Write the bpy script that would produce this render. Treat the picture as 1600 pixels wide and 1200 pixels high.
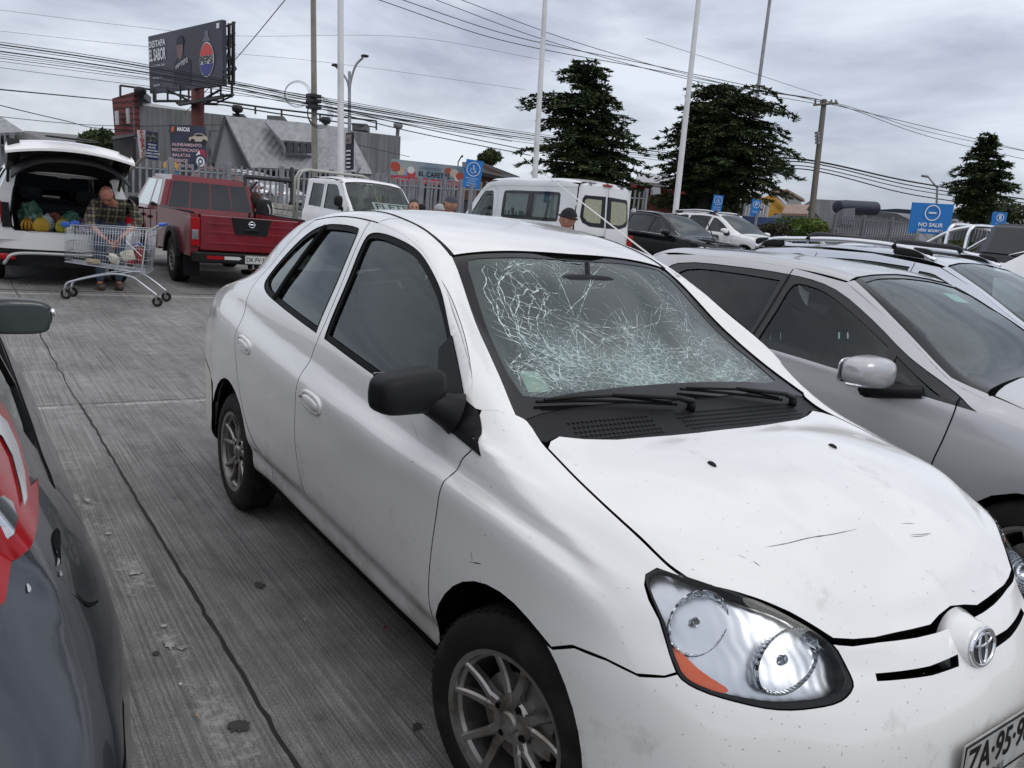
import bpy, bmesh, math, random
import numpy as np
from mathutils import Vector, Matrix
from mathutils.bvhtree import BVHTree
from mathutils.geometry import delaunay_2d_cdt
from math import sin, cos, pi, radians as R_
random.seed(7)
for o in list(bpy.data.objects): bpy.data.objects.remove(o)
SC = bpy.context.scene
COL = SC.collection
# ---------------------------------------------------------------- camera
CAM = np.array([1.43434, -1.89999, 1.55151]); YAW, PITCH, ROLL, FPX = 2.5150610, -0.2076227, 0.0971941, 1239.93
_f = np.array([cos(PITCH)*cos(YAW), cos(PITCH)*sin(YAW), sin(PITCH)])
_r = np.cross(_f, [0,0,1]); _r /= np.linalg.norm(_r); _u = np.cross(_r, _f)
_c, _s = cos(ROLL), sin(ROLL)
CR, CU, CF = _c*_r+_s*_u, -_s*_r+_c*_u, _f
cd = bpy.data.cameras.new('camera'); cam = bpy.data.objects.new('camera', cd); COL.objects.link(cam)
cam.matrix_world = Matrix([[CR[i], CU[i], -CF[i], CAM[i]] for i in range(3)]+[[0,0,0,1]])
cd.sensor_fit = 'HORIZONTAL'; cd.sensor_width = 36; cd.lens = FPX*36/1600; cd.clip_start = .05; cd.clip_end = 2000
SC.camera = cam
SC.view_settings.view_transform = 'Standard'; SC.view_settings.look = 'None'; SC.view_settings.exposure = 0.0; SC.view_settings.gamma = 1
def at(px, py, D):
    """a point D metres ahead of the camera seen at that spot of the photograph (used to survey positions)"""
    return Vector(CAM + D*(CF + CR*((px-800)/FPX) - CU*((py-600)/FPX)))
def gnd(px, py, z=0.0):
    d = CF + CR*((px-800)/FPX) - CU*((py-600)/FPX)
    return Vector(CAM + d*((z-CAM[2])/d[2]))
# ---------------------------------------------------------------- world: overcast sky
W = bpy.data.worlds.new('World'); SC.world = W; W.use_nodes = True
nt = W.node_tree; N = nt.nodes; L = nt.links
for n in list(N): N.remove(n)
def nd(tree, t, **k):
    n = tree.nodes.new(t)
    for a, b in k.items(): setattr(n, a, b)
    return n
out = nd(nt,'ShaderNodeOutputWorld'); bg = nd(nt,'ShaderNodeBackground')
sky = nd(nt,'ShaderNodeTexSky', sky_type='NISHITA', sun_disc=False, sun_elevation=R_(48), sun_rotation=R_(200))
tc = nd(nt,'ShaderNodeTexCoord'); mp = nd(nt,'ShaderNodeMapping'); mp.inputs['Scale'].default_value = (1,1,3.6)
mp.inputs['Rotation'].default_value = (0.10,0.0,0.4)
ns = nd(nt,'ShaderNodeTexNoise'); ns.inputs['Scale'].default_value = 2.6; ns.inputs['Detail'].default_value = 8; ns.inputs['Roughness'].default_value = .56; ns.inputs['Distortion'].default_value=.25
cr = nd(nt,'ShaderNodeValToRGB')
cr.color_ramp.elements[0].position = .36; cr.color_ramp.elements[0].color = (.36,.385,.465,1)
cr.color_ramp.elements[1].position = .60; cr.color_ramp.elements[1].color = (.70,.73,.805,1)
sx = nd(nt,'ShaderNodeSeparateXYZ'); mr = nd(nt,'ShaderNodeMapRange'); mr.inputs[1].default_value=0.12; mr.inputs[2].default_value=.95; mr.inputs[3].default_value=1.0; mr.inputs[4].default_value=1.42
mu = nd(nt,'ShaderNodeVectorMath', operation='SCALE'); sc_ = nd(nt,'ShaderNodeVectorMath', operation='SCALE'); sc_.inputs['Scale'].default_value = .025
ad = nd(nt,'ShaderNodeVectorMath', operation='ADD')
L.new(tc.outputs['Generated'], mp.inputs[0]); L.new(mp.outputs[0], ns.inputs['Vector']); L.new(ns.outputs['Fac'], cr.inputs[0])
L.new(tc.outputs['Generated'], sx.inputs[0]); L.new(sx.outputs['Z'], mr.inputs[0]); L.new(cr.outputs[0], mu.inputs[0]); L.new(mr.outputs[0], mu.inputs['Scale'])
wm=nd(nt,'ShaderNodeMix',data_type='RGBA'); wm.inputs[7].default_value=(1.18,1.13,1.05,1); wm.inputs[6].default_value=(1,1,1,1); wr=nd(nt,'ShaderNodeMapRange'); wr.inputs[1].default_value=.25; wr.inputs[2].default_value=.8
wmm=nd(nt,'ShaderNodeVectorMath',operation='MULTIPLY'); L.new(sx.outputs['Z'],wr.inputs[0]); L.new(wr.outputs[0],wm.inputs[0]); L.new(mu.outputs[0],wmm.inputs[0]); L.new(wm.outputs[2],wmm.inputs[1])
L.new(sky.outputs[0], sc_.inputs[0]); L.new(sc_.outputs[0], ad.inputs[0]); L.new(wmm.outputs[0], ad.inputs[1]); L.new(ad.outputs[0], bg.inputs[0])
bg.inputs[1].default_value = 1.0
L.new(bg.outputs[0], out.inputs[0])
sd = bpy.data.lights.new('sun','SUN'); sd.energy = .7; sd.angle = R_(25); sd.color = (1,.97,.93)
sun = bpy.data.objects.new('sun', sd); COL.objects.link(sun)
sun.rotation_euler = (R_(42), 0, R_(200-180+90))
# ---------------------------------------------------------------- materials
def sock(n, *names):
    for a in names:
        if a in n.inputs: return n.inputs[a]
def M(name, col, rough=.5, metal=0, coat=0, spec=.5, noise=None, bump=None, emit=None, var=0):
    """noise=(scale, second colour, amount low, high), bump=(scale,strength)"""
    m = bpy.data.materials.new(name); m.use_nodes = True; t = m.node_tree; p = t.nodes['Principled BSDF']
    p.inputs['Base Color'].default_value = (*col,1); p.inputs['Roughness'].default_value = rough; p.inputs['Metallic'].default_value = metal
    p.inputs['Coat Weight'].default_value = coat; p.inputs['Coat Roughness'].default_value=.04; p.inputs['Specular IOR Level'].default_value = spec
    if emit: p.inputs['Emission Color'].default_value=(*emit[:3],1); p.inputs['Emission Strength'].default_value=emit[3]
    if noise or bump: tcn = nd(t,'ShaderNodeTexCoord')
    if noise:
        s, c2, lo, hi = noise[:4]
        n = nd(t,'ShaderNodeTexNoise'); n.inputs['Scale'].default_value = s; n.inputs['Detail'].default_value = 6
        r = nd(t,'ShaderNodeValToRGB'); r.color_ramp.elements[0].position=lo; r.color_ramp.elements[1].position=hi
        r.color_ramp.elements[0].color=(*col,1); r.color_ramp.elements[1].color=(*c2,1)
        mpn = nd(t,'ShaderNodeMapping')
        if len(noise)>4: mpn.inputs['Scale'].default_value = noise[4]
        t.links.new(tcn.outputs['Object'], mpn.inputs[0]); t.links.new(mpn.outputs[0], n.inputs['Vector']); t.links.new(n.outputs['Fac'], r.inputs[0]); t.links.new(r.outputs[0], p.inputs['Base Color'])
    if bump:
        n = nd(t,'ShaderNodeTexNoise'); n.inputs['Scale'].default_value = bump[0]; n.inputs['Detail'].default_value = 5
        b = nd(t,'ShaderNodeBump'); b.inputs['Strength'].default_value = bump[1]; b.inputs['Distance'].default_value=.01
        t.links.new(tcn.outputs['Object'], n.inputs['Vector']); t.links.new(n.outputs['Fac'], b.inputs['Height']); t.links.new(b.outputs[0], p.inputs['Normal'])
    return m
def glass_mat(name, tint=(.45,.5,.5), trans=.8, rough=.0, k=1.35):
    """thin automotive glass: a clear tinted sheet with a fresnel reflection"""
    m = bpy.data.materials.new(name); m.use_nodes = True; t = m.node_tree
    for n in list(t.nodes): t.nodes.remove(n)
    o = nd(t,'ShaderNodeOutputMaterial'); tr = nd(t,'ShaderNodeBsdfTransparent'); tr.inputs[0].default_value=(*tint,1)
    g = nd(t,'ShaderNodeBsdfGlossy'); g.inputs['Roughness'].default_value=rough; g.inputs[0].default_value=(.92,.98,.97,1)
    fr = nd(t,'ShaderNodeFresnel'); fr.inputs[0].default_value=1.55
    ge = nd(t,'ShaderNodeNewGeometry'); 
    m1 = nd(t,'ShaderNodeMath', operation='MULTIPLY'); m1.inputs[1].default_value=k; m1.use_clamp=True
    mx = nd(t,'ShaderNodeMixShader'); t.links.new(fr.outputs[0], m1.inputs[0]); t.links.new(m1.outputs[0], mx.inputs[0]); t.links.new(tr.outputs[0], mx.inputs[1]); t.links.new(g.outputs[0], mx.inputs[2]); t.links.new(mx.outputs[0], o.inputs[0])
    return m
# ---------------------------------------------------------------- object helpers
def tag(o, label=None, cat=None, group=None, kind=None):
    for k, v in (('label',label),('category',cat),('group',group),('kind',kind)):
        if v: o[k] = v
    return o
def empty(name, loc=(0,0,0), rz=0, label=None, cat=None, group=None):
    o = bpy.data.objects.new(name, None); COL.objects.link(o); o.location = loc; o.rotation_euler = (0,0,rz); o.empty_display_size=.1
    return tag(o, label, cat, group)
def link(name, me, mat=None, parent=None):
    o = bpy.data.objects.new(name, me); COL.objects.link(o)
    if mat is not None:
        for mm in (mat if isinstance(mat,(list,tuple)) else [mat]): me.materials.append(mm)
    if parent is not None: o.parent = parent
    return o
class MB:
    """mesh builder"""
    def __init__(s): s.v=[]; s.f=[]; s.m=[]; s.sm=[]; s.mi=0; s.smooth=False; s.X=Matrix.Identity(4)
    def add(s, vs, fs):
        b=len(s.v); s.v += [tuple(s.X@Vector(v)) for v in vs]; s.f += [tuple(b+i for i in f) for f in fs]; s.m += [s.mi]*len(fs); s.sm += [s.smooth]*len(fs); return s
    def box(s, lo, hi, bev=0):
        (a,b,c),(d,e,f)=lo,hi
        if a>d:a,d=d,a
        if b>e:b,e=e,b
        if c>f:c,f=f,c
        if bev>0:
            k=min(bev,(d-a)*.45,(e-b)*.45,(f-c)*.45)
            bm=bmesh.new(); bmesh.ops.create_cube(bm,size=1)
            for v in bm.verts: v.co=Vector(((a+d)/2+v.co.x*(d-a),(b+e)/2+v.co.y*(e-b),(c+f)/2+v.co.z*(f-c)))
            bmesh.ops.bevel(bm,geom=bm.edges[:]+bm.verts[:],offset=k,segments=2,affect='EDGES',profile=.6)
            bm.verts.index_update(); vs=[v.co.copy() for v in bm.verts]; fs=[[v.index for v in f.verts] for f in bm.faces]; bm.free(); return s.add(vs,fs)
        return s.add([(a,b,c),(d,b,c),(d,e,c),(a,e,c),(a,b,f),(d,b,f),(d,e,f),(a,e,f)],[(0,3,2,1),(4,5,6,7),(0,1,5,4),(1,2,6,5),(2,3,7,6),(3,0,4,7)])
    def tube(s, pts, r, seg=8, cap=True, closed=False):
        pts=[Vector(p) for p in pts]; n=len(pts); rr=r if isinstance(r,(list,tuple)) else [r]*n
        vs=[]; prev=None
        for i,p in enumerate(pts):
            if closed: t=pts[(i+1)%n]-pts[i-1]
            else: t=pts[min(i+1,n-1)]-pts[max(i-1,0)]
            if t.length<1e-9: t=Vector((0,0,1))
            t.normalize()
            if prev is None:
                a=Vector((0,0,1)) if abs(t.z)<.9 else Vector((1,0,0)); u=t.cross(a).normalized()
            else: u=(prev-t*prev.dot(t)).normalized()
            prev=u; w=t.cross(u)
            vs += [p+(u*cos(2*pi*k/seg)+w*sin(2*pi*k/seg))*rr[i] for k in range(seg)]
        fs=[]
        for i in range(n if closed else n-1):
            j=(i+1)%n
            for k in range(seg): fs.append((i*seg+k,i*seg+(k+1)%seg,j*seg+(k+1)%seg,j*seg+k))
        if cap and not closed: fs += [tuple(range(seg))[::-1], tuple((n-1)*seg+k for k in range(seg))]
        return s.add(vs,fs)
    def lathe(s, prof, axis='y', seg=32, c=(0,0,0), closed=False):
        """prof: (radius, along)"""
        vs=[]; n=len(prof)
        for r,a in prof:
            for k in range(seg):
                x,y=r*cos(2*pi*k/seg),r*sin(2*pi*k/seg)
                v={'y':(x,a,y),'z':(x,y,a),'x':(a,x,y)}[axis]; vs.append((v[0]+c[0],v[1]+c[1],v[2]+c[2]))
        fs=[]
        for i in range(n if closed else n-1):
            for k in range(seg): fs.append((i*seg+k,i*seg+(k+1)%seg,((i+1)%n)*seg+(k+1)%seg,((i+1)%n)*seg+k))
        return s.add(vs,fs)
    def prism(s, poly, lo, hi, axis='y'):
        """poly 2-D (a,b) extruded along axis"""
        n=len(poly); g={'y':lambda a,b,c:(a,c,b),'z':lambda a,b,c:(a,b,c),'x':lambda a,b,c:(c,a,b)}[axis]
        vs=[g(a,b,lo) for a,b in poly]+[g(a,b,hi) for a,b in poly]
        return s.add(vs,[tuple(range(n)),tuple(range(2*n-1,n-1,-1))]+[(i,i+n,(i+1)%n+n,(i+1)%n) for i in range(n)])
    def build(s, name, mat, parent=None, loc=None, rz=0, fix=True, sharp=None):
        me=bpy.data.meshes.new(name); me.from_pydata(s.v,[],s.f)
        for i,p in enumerate(me.polygons): p.material_index=s.m[i]; p.use_smooth=s.sm[i]
        if fix:
            bm=bmesh.new(); bm.from_mesh(me); bmesh.ops.recalc_face_normals(bm,faces=bm.faces); bm.to_mesh(me); bm.free()
        if sharp: me.set_sharp_from_angle(angle=R_(sharp))
        o=link(name,me,mat,parent)
        if loc is not None: o.location=loc
        if rz: o.rotation_euler=(0,0,rz)
        return o
def crspline(P, n, closed=False, sharp=()):
    """Catmull-Rom through 3-D/2-D points, n samples a span"""
    P=[np.array(p,float) for p in P]; m=len(P); res=[]
    for i in range(m if closed else m-1):
        p1,p2=P[i],P[(i+1)%m]
        p0=P[i-1] if (i>0 or closed) else 2*p1-p2
        p3=P[(i+2)%m] if (i+2<m or closed) else 2*p2-p1
        d=np.linalg.norm(p2-p1)+1e-9
        m1=(p2-p0)/(np.linalg.norm(p2-p1)+np.linalg.norm(p1-p0)+1e-9)*d; m2=(p3-p1)/(np.linalg.norm(p3-p2)+np.linalg.norm(p2-p1)+1e-9)*d
        if i in sharp: m1=(p2-p1)
        if (i+1)%m in sharp: m2=(p2-p1)
        for k in range(n):
            t=k/n; h=(2*t**3-3*t**2+1,t**3-2*t**2+t,-2*t**3+3*t**2,t**3-t**2)
            res.append(h[0]*p1+h[1]*m1+h[2]*p2+h[3]*m2)
    if not closed: res.append(P[-1])
    return res
def text(s, size, mat, name='lettering', parent=None, mw=None, off=0.0, xs=1.0, align='CENTER', ext=0.0, shear=0, fit=None):
    cu=bpy.data.curves.new('t','FONT'); cu.body=s; cu.size=size; cu.align_x=align; cu.align_y='CENTER'; cu.offset=off; cu.extrude=ext; cu.shear=shear; cu.resolution_u=3
    t=bpy.data.objects.new('t',cu); COL.objects.link(t); bpy.context.view_layer.update()
    me=bpy.data.meshes.new_from_object(t.evaluated_get(bpy.context.evaluated_depsgraph_get())); bpy.data.objects.remove(t); bpy.data.curves.remove(cu)
    me.name=name; me.materials.clear(); me.transform(Matrix.Diagonal((xs,1,1,1)))
    if fit and len(me.vertices):
        a=[v.co.x for v in me.vertices]; b=[v.co.y for v in me.vertices]; w,h=max(a)-min(a),max(b)-min(b)
        me.transform(Matrix.Diagonal((fit[0]/w,fit[1]/h,1,1))@Matrix.Translation((-(max(a)+min(a))/2,-(max(b)+min(b))/2,0)))
    o=link(name,me,mat,parent)
    if mw is not None: me.transform(mw)
    return o
def frame(o, x, y):
    """matrix with origin o, local x axis along x, y axis along y, z their cross"""
    x=Vector(x).normalized(); y=Vector(y); y=(y-x*y.dot(x)).normalized(); z=x.cross(y)
    return Matrix([[x[i],y[i],z[i],o[i]] for i in range(3)]+[[0,0,0,1]])
# ---------------------------------------------------------------- smooth body shells
def _herm(T, P, ts):
    """P (n,...) at knots T -> values at ts, nonuniform Catmull-Rom with limited tangents"""
    T=np.asarray(T,float); h=np.diff(T); sh=(-1,)+(1,)*(P.ndim-1)
    d=np.diff(P,axis=0)/h.reshape(sh); m=np.zeros_like(P)
    m[1:-1]=(d[:-1]*h[1:].reshape(sh)+d[1:]*h[:-1].reshape(sh))/(h[1:]+h[:-1]).reshape(sh)
    m[0]=d[0]; m[-1]=d[-1]
    if len(T)>2: m[0]=1.5*d[0]-.5*m[1]; m[-1]=1.5*d[-1]-.5*m[-2]
    i=np.clip(np.searchsorted(T,ts,side='right')-1,0,len(T)-2); t=((ts-T[i])/h[i]).reshape(sh); hh=h[i].reshape(sh)
    return (2*t**3-3*t**2+1)*P[i]+(t**3-2*t**2+t)*hh*m[i]+(3*t**2-2*t**3)*P[i+1]+(t**3-t**2)*hh*m[i+1]
class Shell:
    """half a body (y>=0) given as rows x stations, interpolated, mirrored; serves ray casts for the panels cut from it"""
    def __init__(s, rows, nu=260, nv=150, smooth=3):
        P=np.array(rows,float)                         # rows, stations, 3
        du=np.linalg.norm(np.diff(P,axis=1),axis=2).mean(0); U=np.concatenate([[0],np.cumsum(np.maximum(du,1e-3))])
        dv=np.linalg.norm(np.diff(P,axis=0),axis=2).mean(1); V=np.concatenate([[0],np.cumsum(np.maximum(dv,1e-3))])
        us=np.linspace(0,U[-1],nu); vs=np.linspace(0,V[-1],nv)
        G=_herm(U,np.swapaxes(P,0,1),us)               # nu,rows,3
        G=np.swapaxes(_herm(V,np.swapaxes(G,0,1),vs),0,1)  # nu,nv,3
        for k in range(smooth):
            H=G.copy(); H[1:-1,1:-1]=.5*G[1:-1,1:-1]+.125*(G[2:,1:-1]+G[:-2,1:-1]+G[1:-1,2:]+G[1:-1,:-2])
            H[1:-1,-1]=.5*G[1:-1,-1]+.25*(G[2:,-1]+G[:-2,-1]); G=H
        G[0,:,1]=0; G[-1,:,1]=0; G[:,-1,1]=0; s.G=G
        Gu=np.gradient(G,axis=0); Gv=np.gradient(G,axis=1)
        # mirrored tangents at the centre line
        Gv[:,-1]=np.stack([0*G[:,-1,0],-np.abs(G[:,-2,1]),0*G[:,-1,0]],1)
        Nn=np.cross(Gv,Gu); ln=np.linalg.norm(Nn,axis=2,keepdims=True); Nn=Nn/np.maximum(ln,1e-12)
        Nn[0,:,1]=0; Nn[-1,:,1]=0; Nn[:,-1,1]=0; Nn/=np.maximum(np.linalg.norm(Nn,axis=2,keepdims=True),1e-9)
        c=G[nu//2,nv//2]; 
        if Nn[nu//2,nv//2,1]<0: Nn=-Nn
        F=G.reshape(-1,3); n=nu*nv; idx=np.arange(n).reshape(nu,nv)
        q=np.stack([idx[:-1,:-1],idx[1:,:-1],idx[1:,1:],idx[:-1,1:]],-1).reshape(-1,4)
        T=np.concatenate([q[:,[0,1,2]],q[:,[0,2,3]]]); 
        m=np.array([1,-1,1.]); s.V=np.concatenate([F,F*m]); s.N=np.concatenate([Nn.reshape(-1,3),Nn.reshape(-1,3)*m]); s.T=np.concatenate([T,T[:,::-1]+n])
        s.bvh=BVHTree.FromPolygons([tuple(v) for v in s.V],[tuple(int(i) for i in t) for t in s.T])
    def _n(s, i, p):
        t=s.T[i]; a,b,c=s.V[t]; p=np.array(p); v0,v1,v2=b-a,c-a,p-a
        d00,d01,d11,d20,d21=v0@v0,v0@v1,v1@v1,v2@v0,v2@v1; den=d00*d11-d01*d01
        if abs(den)<1e-18: return s.N[t[0]]
        v=(d11*d20-d01*d21)/den; w=(d00*d21-d01*d20)/den; nn=s.N[t[0]]*(1-v-w)+s.N[t[1]]*v+s.N[t[2]]*w
        return nn/(np.linalg.norm(nn)+1e-9)
    def cast(s, o, d, mx=4):
        h=s.bvh.ray_cast(Vector(o),Vector(d),mx)
        if h[0] is None: h=s.bvh.find_nearest(Vector(o)+Vector(d)*1.0)
        return np.array(h[0]), s._n(h[2],h[0])
    def near(s, p):
        h=s.bvh.find_nearest(Vector(p)); return np.array(h[0]), s._n(h[2],h[0])
    def side(s, x, z, sg=-1): return s.cast((x,sg*3,z),(0,-sg,0))[0]
    def top(s, x, y): return s.cast((x,y,4),(0,0,-1),6)[0]
def inpoly(pts, poly):
    x,y=pts[:,0],pts[:,1]; r=np.zeros(len(pts),bool); n=len(poly)
    for i in range(n):
        (x1,y1),(x2,y2)=poly[i],poly[i-1]
        c=((y1>y)!=(y2>y)); 
        if c.any(): r ^= c&(x<(x2-x1)*(y-y1)/(y2-y1+1e-15)+x1)
    return r
def dist_poly(pts, poly):
    d=np.full(len(pts),1e9); n=len(poly)
    for i in range(n):
        a=np.array(poly[i-1]); b=np.array(poly[i]); ab=b-a; t=np.clip(((pts-a)@ab)/(ab@ab+1e-15),0,1)
        d=np.minimum(d,np.linalg.norm(pts-(a+t[:,None]*ab),axis=1))
    return d
def area2(p): p=np.asarray(p); return .5*np.sum(p[:,0]*np.roll(p[:,1],-1)-np.roll(p[:,0],-1)*p[:,1])
def resample(poly, step):
    out=[]; n=len(poly)
    for i in range(n):
        a=np.array(poly[i]); b=np.array(poly[(i+1)%n]); k=max(1,int(np.linalg.norm(b-a)/step+.5))
        for j in range(k): out.append(a+(b-a)*j/k)
    return out
def inset(poly, d):
    p=np.array(poly); 
    if area2(p)<0: p=p[::-1]
    a=p-np.roll(p,1,0); b=np.roll(p,-1,0)-p
    def nr(v): v=v/np.maximum(np.linalg.norm(v,axis=1,keepdims=True),1e-9); return np.stack([-v[:,1],v[:,0]],1)
    n1,n2=nr(a),nr(b); m=n1+n2; m/=np.maximum(np.linalg.norm(m,axis=1,keepdims=True),1e-6); k=np.maximum((m*n1).sum(1,keepdims=True),.5)
    return [q for q in p+m*d/k]
def panel(sh, name, outline, dr, mat, parent, holes=(), gap=.0022, rim=.014, grid=.018, off=0.0, rimmat=None, bulge=None):
    """cut a panel out of shell sh: outline/holes = 3-D points, dr = direction of projection (into the surface)"""
    dr=Vector(dr).normalized(); a=Vector((1,0,0)) if abs(dr.x)<.8 else Vector((0,1,0))
    e1=np.array((a-dr*a.dot(dr)).normalized()); d=np.array(dr); e2=np.cross(d,e1)
    to2=lambda P:[np.array([np.dot(p,e1),np.dot(p,e2)]) for p in P]
    O=inset(resample(to2(outline),grid*.7),gap); HS=[]
    for h in holes:
        q=inset(resample(to2(h),grid*.7),-gap) ; HS.append(q)
    O=np.array(O); lo,hi=O.min(0),O.max(0)
    gx=np.arange(lo[0],hi[0],grid); gy=np.arange(lo[1],hi[1],grid); g=np.array([(x+(j%2)*grid/2,y) for j,y in enumerate(gy) for x in gx]) if len(gx)*len(gy) else np.zeros((0,2))
    if len(g):
        k=inpoly(g,O)
        for h in HS: k&=~inpoly(g,np.array(h))
        g=g[k]
    if len(g):
        k=dist_poly(g,O)>grid*.45
        for h in HS: k&=dist_poly(g,np.array(h))>grid*.45
        g=g[k]
    vs=[Vector(p) for p in O]; ed=[(i,(i+1)%len(O)) for i in range(len(O))]; loops=[list(range(len(O)))]
    for h in HS:
        b=len(vs); vs+=[Vector(p) for p in h]; ed+=[(b+i,b+(i+1)%len(h)) for i in range(len(h))]; loops.append([b+i for i in range(len(h))])
    nb=len(vs); vs+=[Vector(p) for p in g]
    r=delaunay_2d_cdt(vs,ed,[],0,1e-7); V2=np.array([tuple(v) for v in r[0]]); F=[tuple(f) for f in r[2]]
    cen=np.array([V2[list(f)].mean(0) for f in F]); k=inpoly(cen,O)
    for h in HS: k&=~inpoly(cen,np.array(h))
    F=[f for f,kk in zip(F,k) if kk]
    P=[];Nn=[]
    dmax=max(np.dot(p,d) for p in outline); dmin=min(np.dot(p,d) for p in outline)
    for v in V2:
        o=e1*v[0]+e2*v[1]+d*(dmin-.35)
        p,n=sh.cast(o,d,dmax-dmin+.9)
        if n@d>0: n=-n
        if bulge: p=p+n*bulge(p)
        P.append(p+n*off); Nn.append(n)
    me_v=[tuple(p) for p in P]; fs=[]
    for f in F:
        nn=np.cross(P[f[1]]-P[f[0]],P[f[2]]-P[f[0]])
        fs.append(f if nn@Nn[f[0]]>=0 else f[::-1])
    norms=[tuple(n) for n in Nn]; nmain=len(fs)
    if rim>0:
        mp_={}
        for i,o_ in enumerate(r[3]):
            for q in o_: mp_[q]=i
        for lp in loops:
            ids=[mp_.get(q) for q in lp]; ids=[i for i in ids if i is not None]; b=len(me_v); m=len(ids)
            cen2=np.mean([V2[i] for i in ids],0)
            for i in ids: me_v.append(tuple(P[i])); norms.append(tuple(Nn[i]))
            for i in ids: me_v.append(tuple(P[i]-Nn[i]*rim)); norms.append(tuple(Nn[i]))
            for j in range(m):
                e=P[ids[(j+1)%m]]-P[ids[j]]; w=np.cross(e,Nn[ids[j]])
                fs.append((b+j,b+(j+1)%m,b+m+(j+1)%m,b+m+j))
    if rimmat is None and rim>0: rimmat=DARK
    me=bpy.data.meshes.new(name); me.from_pydata(me_v,[],fs)
    for i,p in enumerate(me.polygons): p.use_smooth=i<nmain
    if rimmat is not None:
        for i,p in enumerate(me.polygons): p.material_index=0 if i<nmain else 1
    cn=[]
    for i,p in enumerate(me.polygons):
        for li in p.loop_indices:
            cn.append(norms[me.loops[li].vertex_index] if i<nmain else tuple(p.normal))
    me.normals_split_custom_set(cn)
    return link(name,me,(list(mat) if isinstance(mat,list) else [mat])+([rimmat] if rimmat is not None else []),parent)
# ================================================================ materials
WHITE=M('white_paint',(.74,.745,.75),.22,coat=.6,noise=(1.6,(.70,.70,.69),.45,.8))
def add_dirt(m, zlo, zhi, col=(.20,.17,.13), amt=.55):
    """splashed road dirt low on the body, broken up by noise"""
    t=m.node_tree; p=t.nodes['Principled BSDF']; old=p.inputs['Base Color'].links[0].from_socket if p.inputs['Base Color'].links else None
    tcn=nd(t,'ShaderNodeTexCoord'); s=nd(t,'ShaderNodeSeparateXYZ'); r=nd(t,'ShaderNodeMapRange'); r.inputs[1].default_value=zlo; r.inputs[2].default_value=zhi; r.inputs[3].default_value=.30; r.inputs[4].default_value=0
    n=nd(t,'ShaderNodeTexNoise'); n.inputs['Scale'].default_value=7; n.inputs['Detail'].default_value=9; n.inputs['Roughness'].default_value=.68
    a=nd(t,'ShaderNodeMath',operation='ADD'); c=nd(t,'ShaderNodeMapRange'); c.inputs[1].default_value=.62; c.inputs[2].default_value=.82; c.inputs[4].default_value=amt
    # fine specks
    v=nd(t,'ShaderNodeTexNoise'); v.inputs['Scale'].default_value=75; v.inputs['Detail'].default_value=3
    c2=nd(t,'ShaderNodeMapRange'); c2.inputs[1].default_value=.70; c2.inputs[2].default_value=.74; c2.inputs[4].default_value=.5
    mxx=nd(t,'ShaderNodeMath',operation='MAXIMUM')
    mix=nd(t,'ShaderNodeMix',data_type='RGBA'); mix.inputs[6].default_value=p.inputs['Base Color'].default_value; mix.inputs[7].default_value=(*col,1)
    K=t.links.new; K(tcn.outputs['Object'],s.inputs[0]); K(s.outputs['Z'],r.inputs[0]); K(tcn.outputs['Object'],n.inputs['Vector']); K(tcn.outputs['Object'],v.inputs['Vector'])
    K(r.outputs[0],a.inputs[0]); K(n.outputs['Fac'],a.inputs[1]); K(a.outputs[0],c.inputs[0]); K(v.outputs['Fac'],c2.inputs[0]); K(c.outputs[0],mxx.inputs[0]); K(c2.outputs[0],mxx.inputs[1]); K(mxx.outputs[0],mix.inputs[0])
    if old: K(old,mix.inputs[6])
    K(mix.outputs[2],p.inputs['Base Color']); return m
HERO=add_dirt(M('aged_white_paint',(.80,.79,.765),.17,coat=.7,noise=(1.3,(.75,.74,.715),.4,.8)),.18,.62,amt=.45)
BLK=M('black_plastic',(.011,.011,.012),.5,spec=.22,bump=(400,.1)); BLKG=M('black_gloss',(.006,.006,.007),.12,spec=.4); RUB=M('rubber_seal',(.006,.006,.006),.6,spec=.15)
TYRE=M('tyre_rubber',(.014,.0135,.013),.75,spec=.2,noise=(9,(.045,.040,.033),.5,.8),bump=(60,.3)); DARK=M('underbody_black',(.005,.005,.005),.9,spec=.1)
ALLOY=M('alloy_wheel',(.34,.33,.31),.34,metal=.85,noise=(14,(.12,.095,.07),.47,.75)); CHROME=M('chrome',(.75,.76,.78),.07,metal=1); STEEL=M('dull_steel',(.3,.29,.28),.45,metal=.8,noise=(20,(.14,.10,.07),.5,.7))
GLS=glass_mat('window_glass',(.36,.41,.41),k=.95); GLD=glass_mat('tinted_glass',(.08,.095,.10),k=1.0); CLR=glass_mat('clear_lens',(.95,.96,.97),k=.5)
SEAT=M('seat_fabric',(.030,.031,.034),.9,spec=.1,noise=(30,(.045,.046,.05),.4,.6)); DASH=M('dashboard',(.030,.031,.034),.65,spec=.2,bump=(300,.15)); REFL=M('lamp_reflector',(.86,.87,.9),.12,metal=1)
AMBER=M('amber_lens',(.80,.11,.002),.15,coat=.5); REDL=M('red_lens',(.33,.004,.008),.15,spec=.3,coat=.25); HOUS=M('lamp_housing',(.35,.36,.38),.3,metal=.6)
CREAM=M('trim_cream',(.45,.44,.40),.7)
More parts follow.
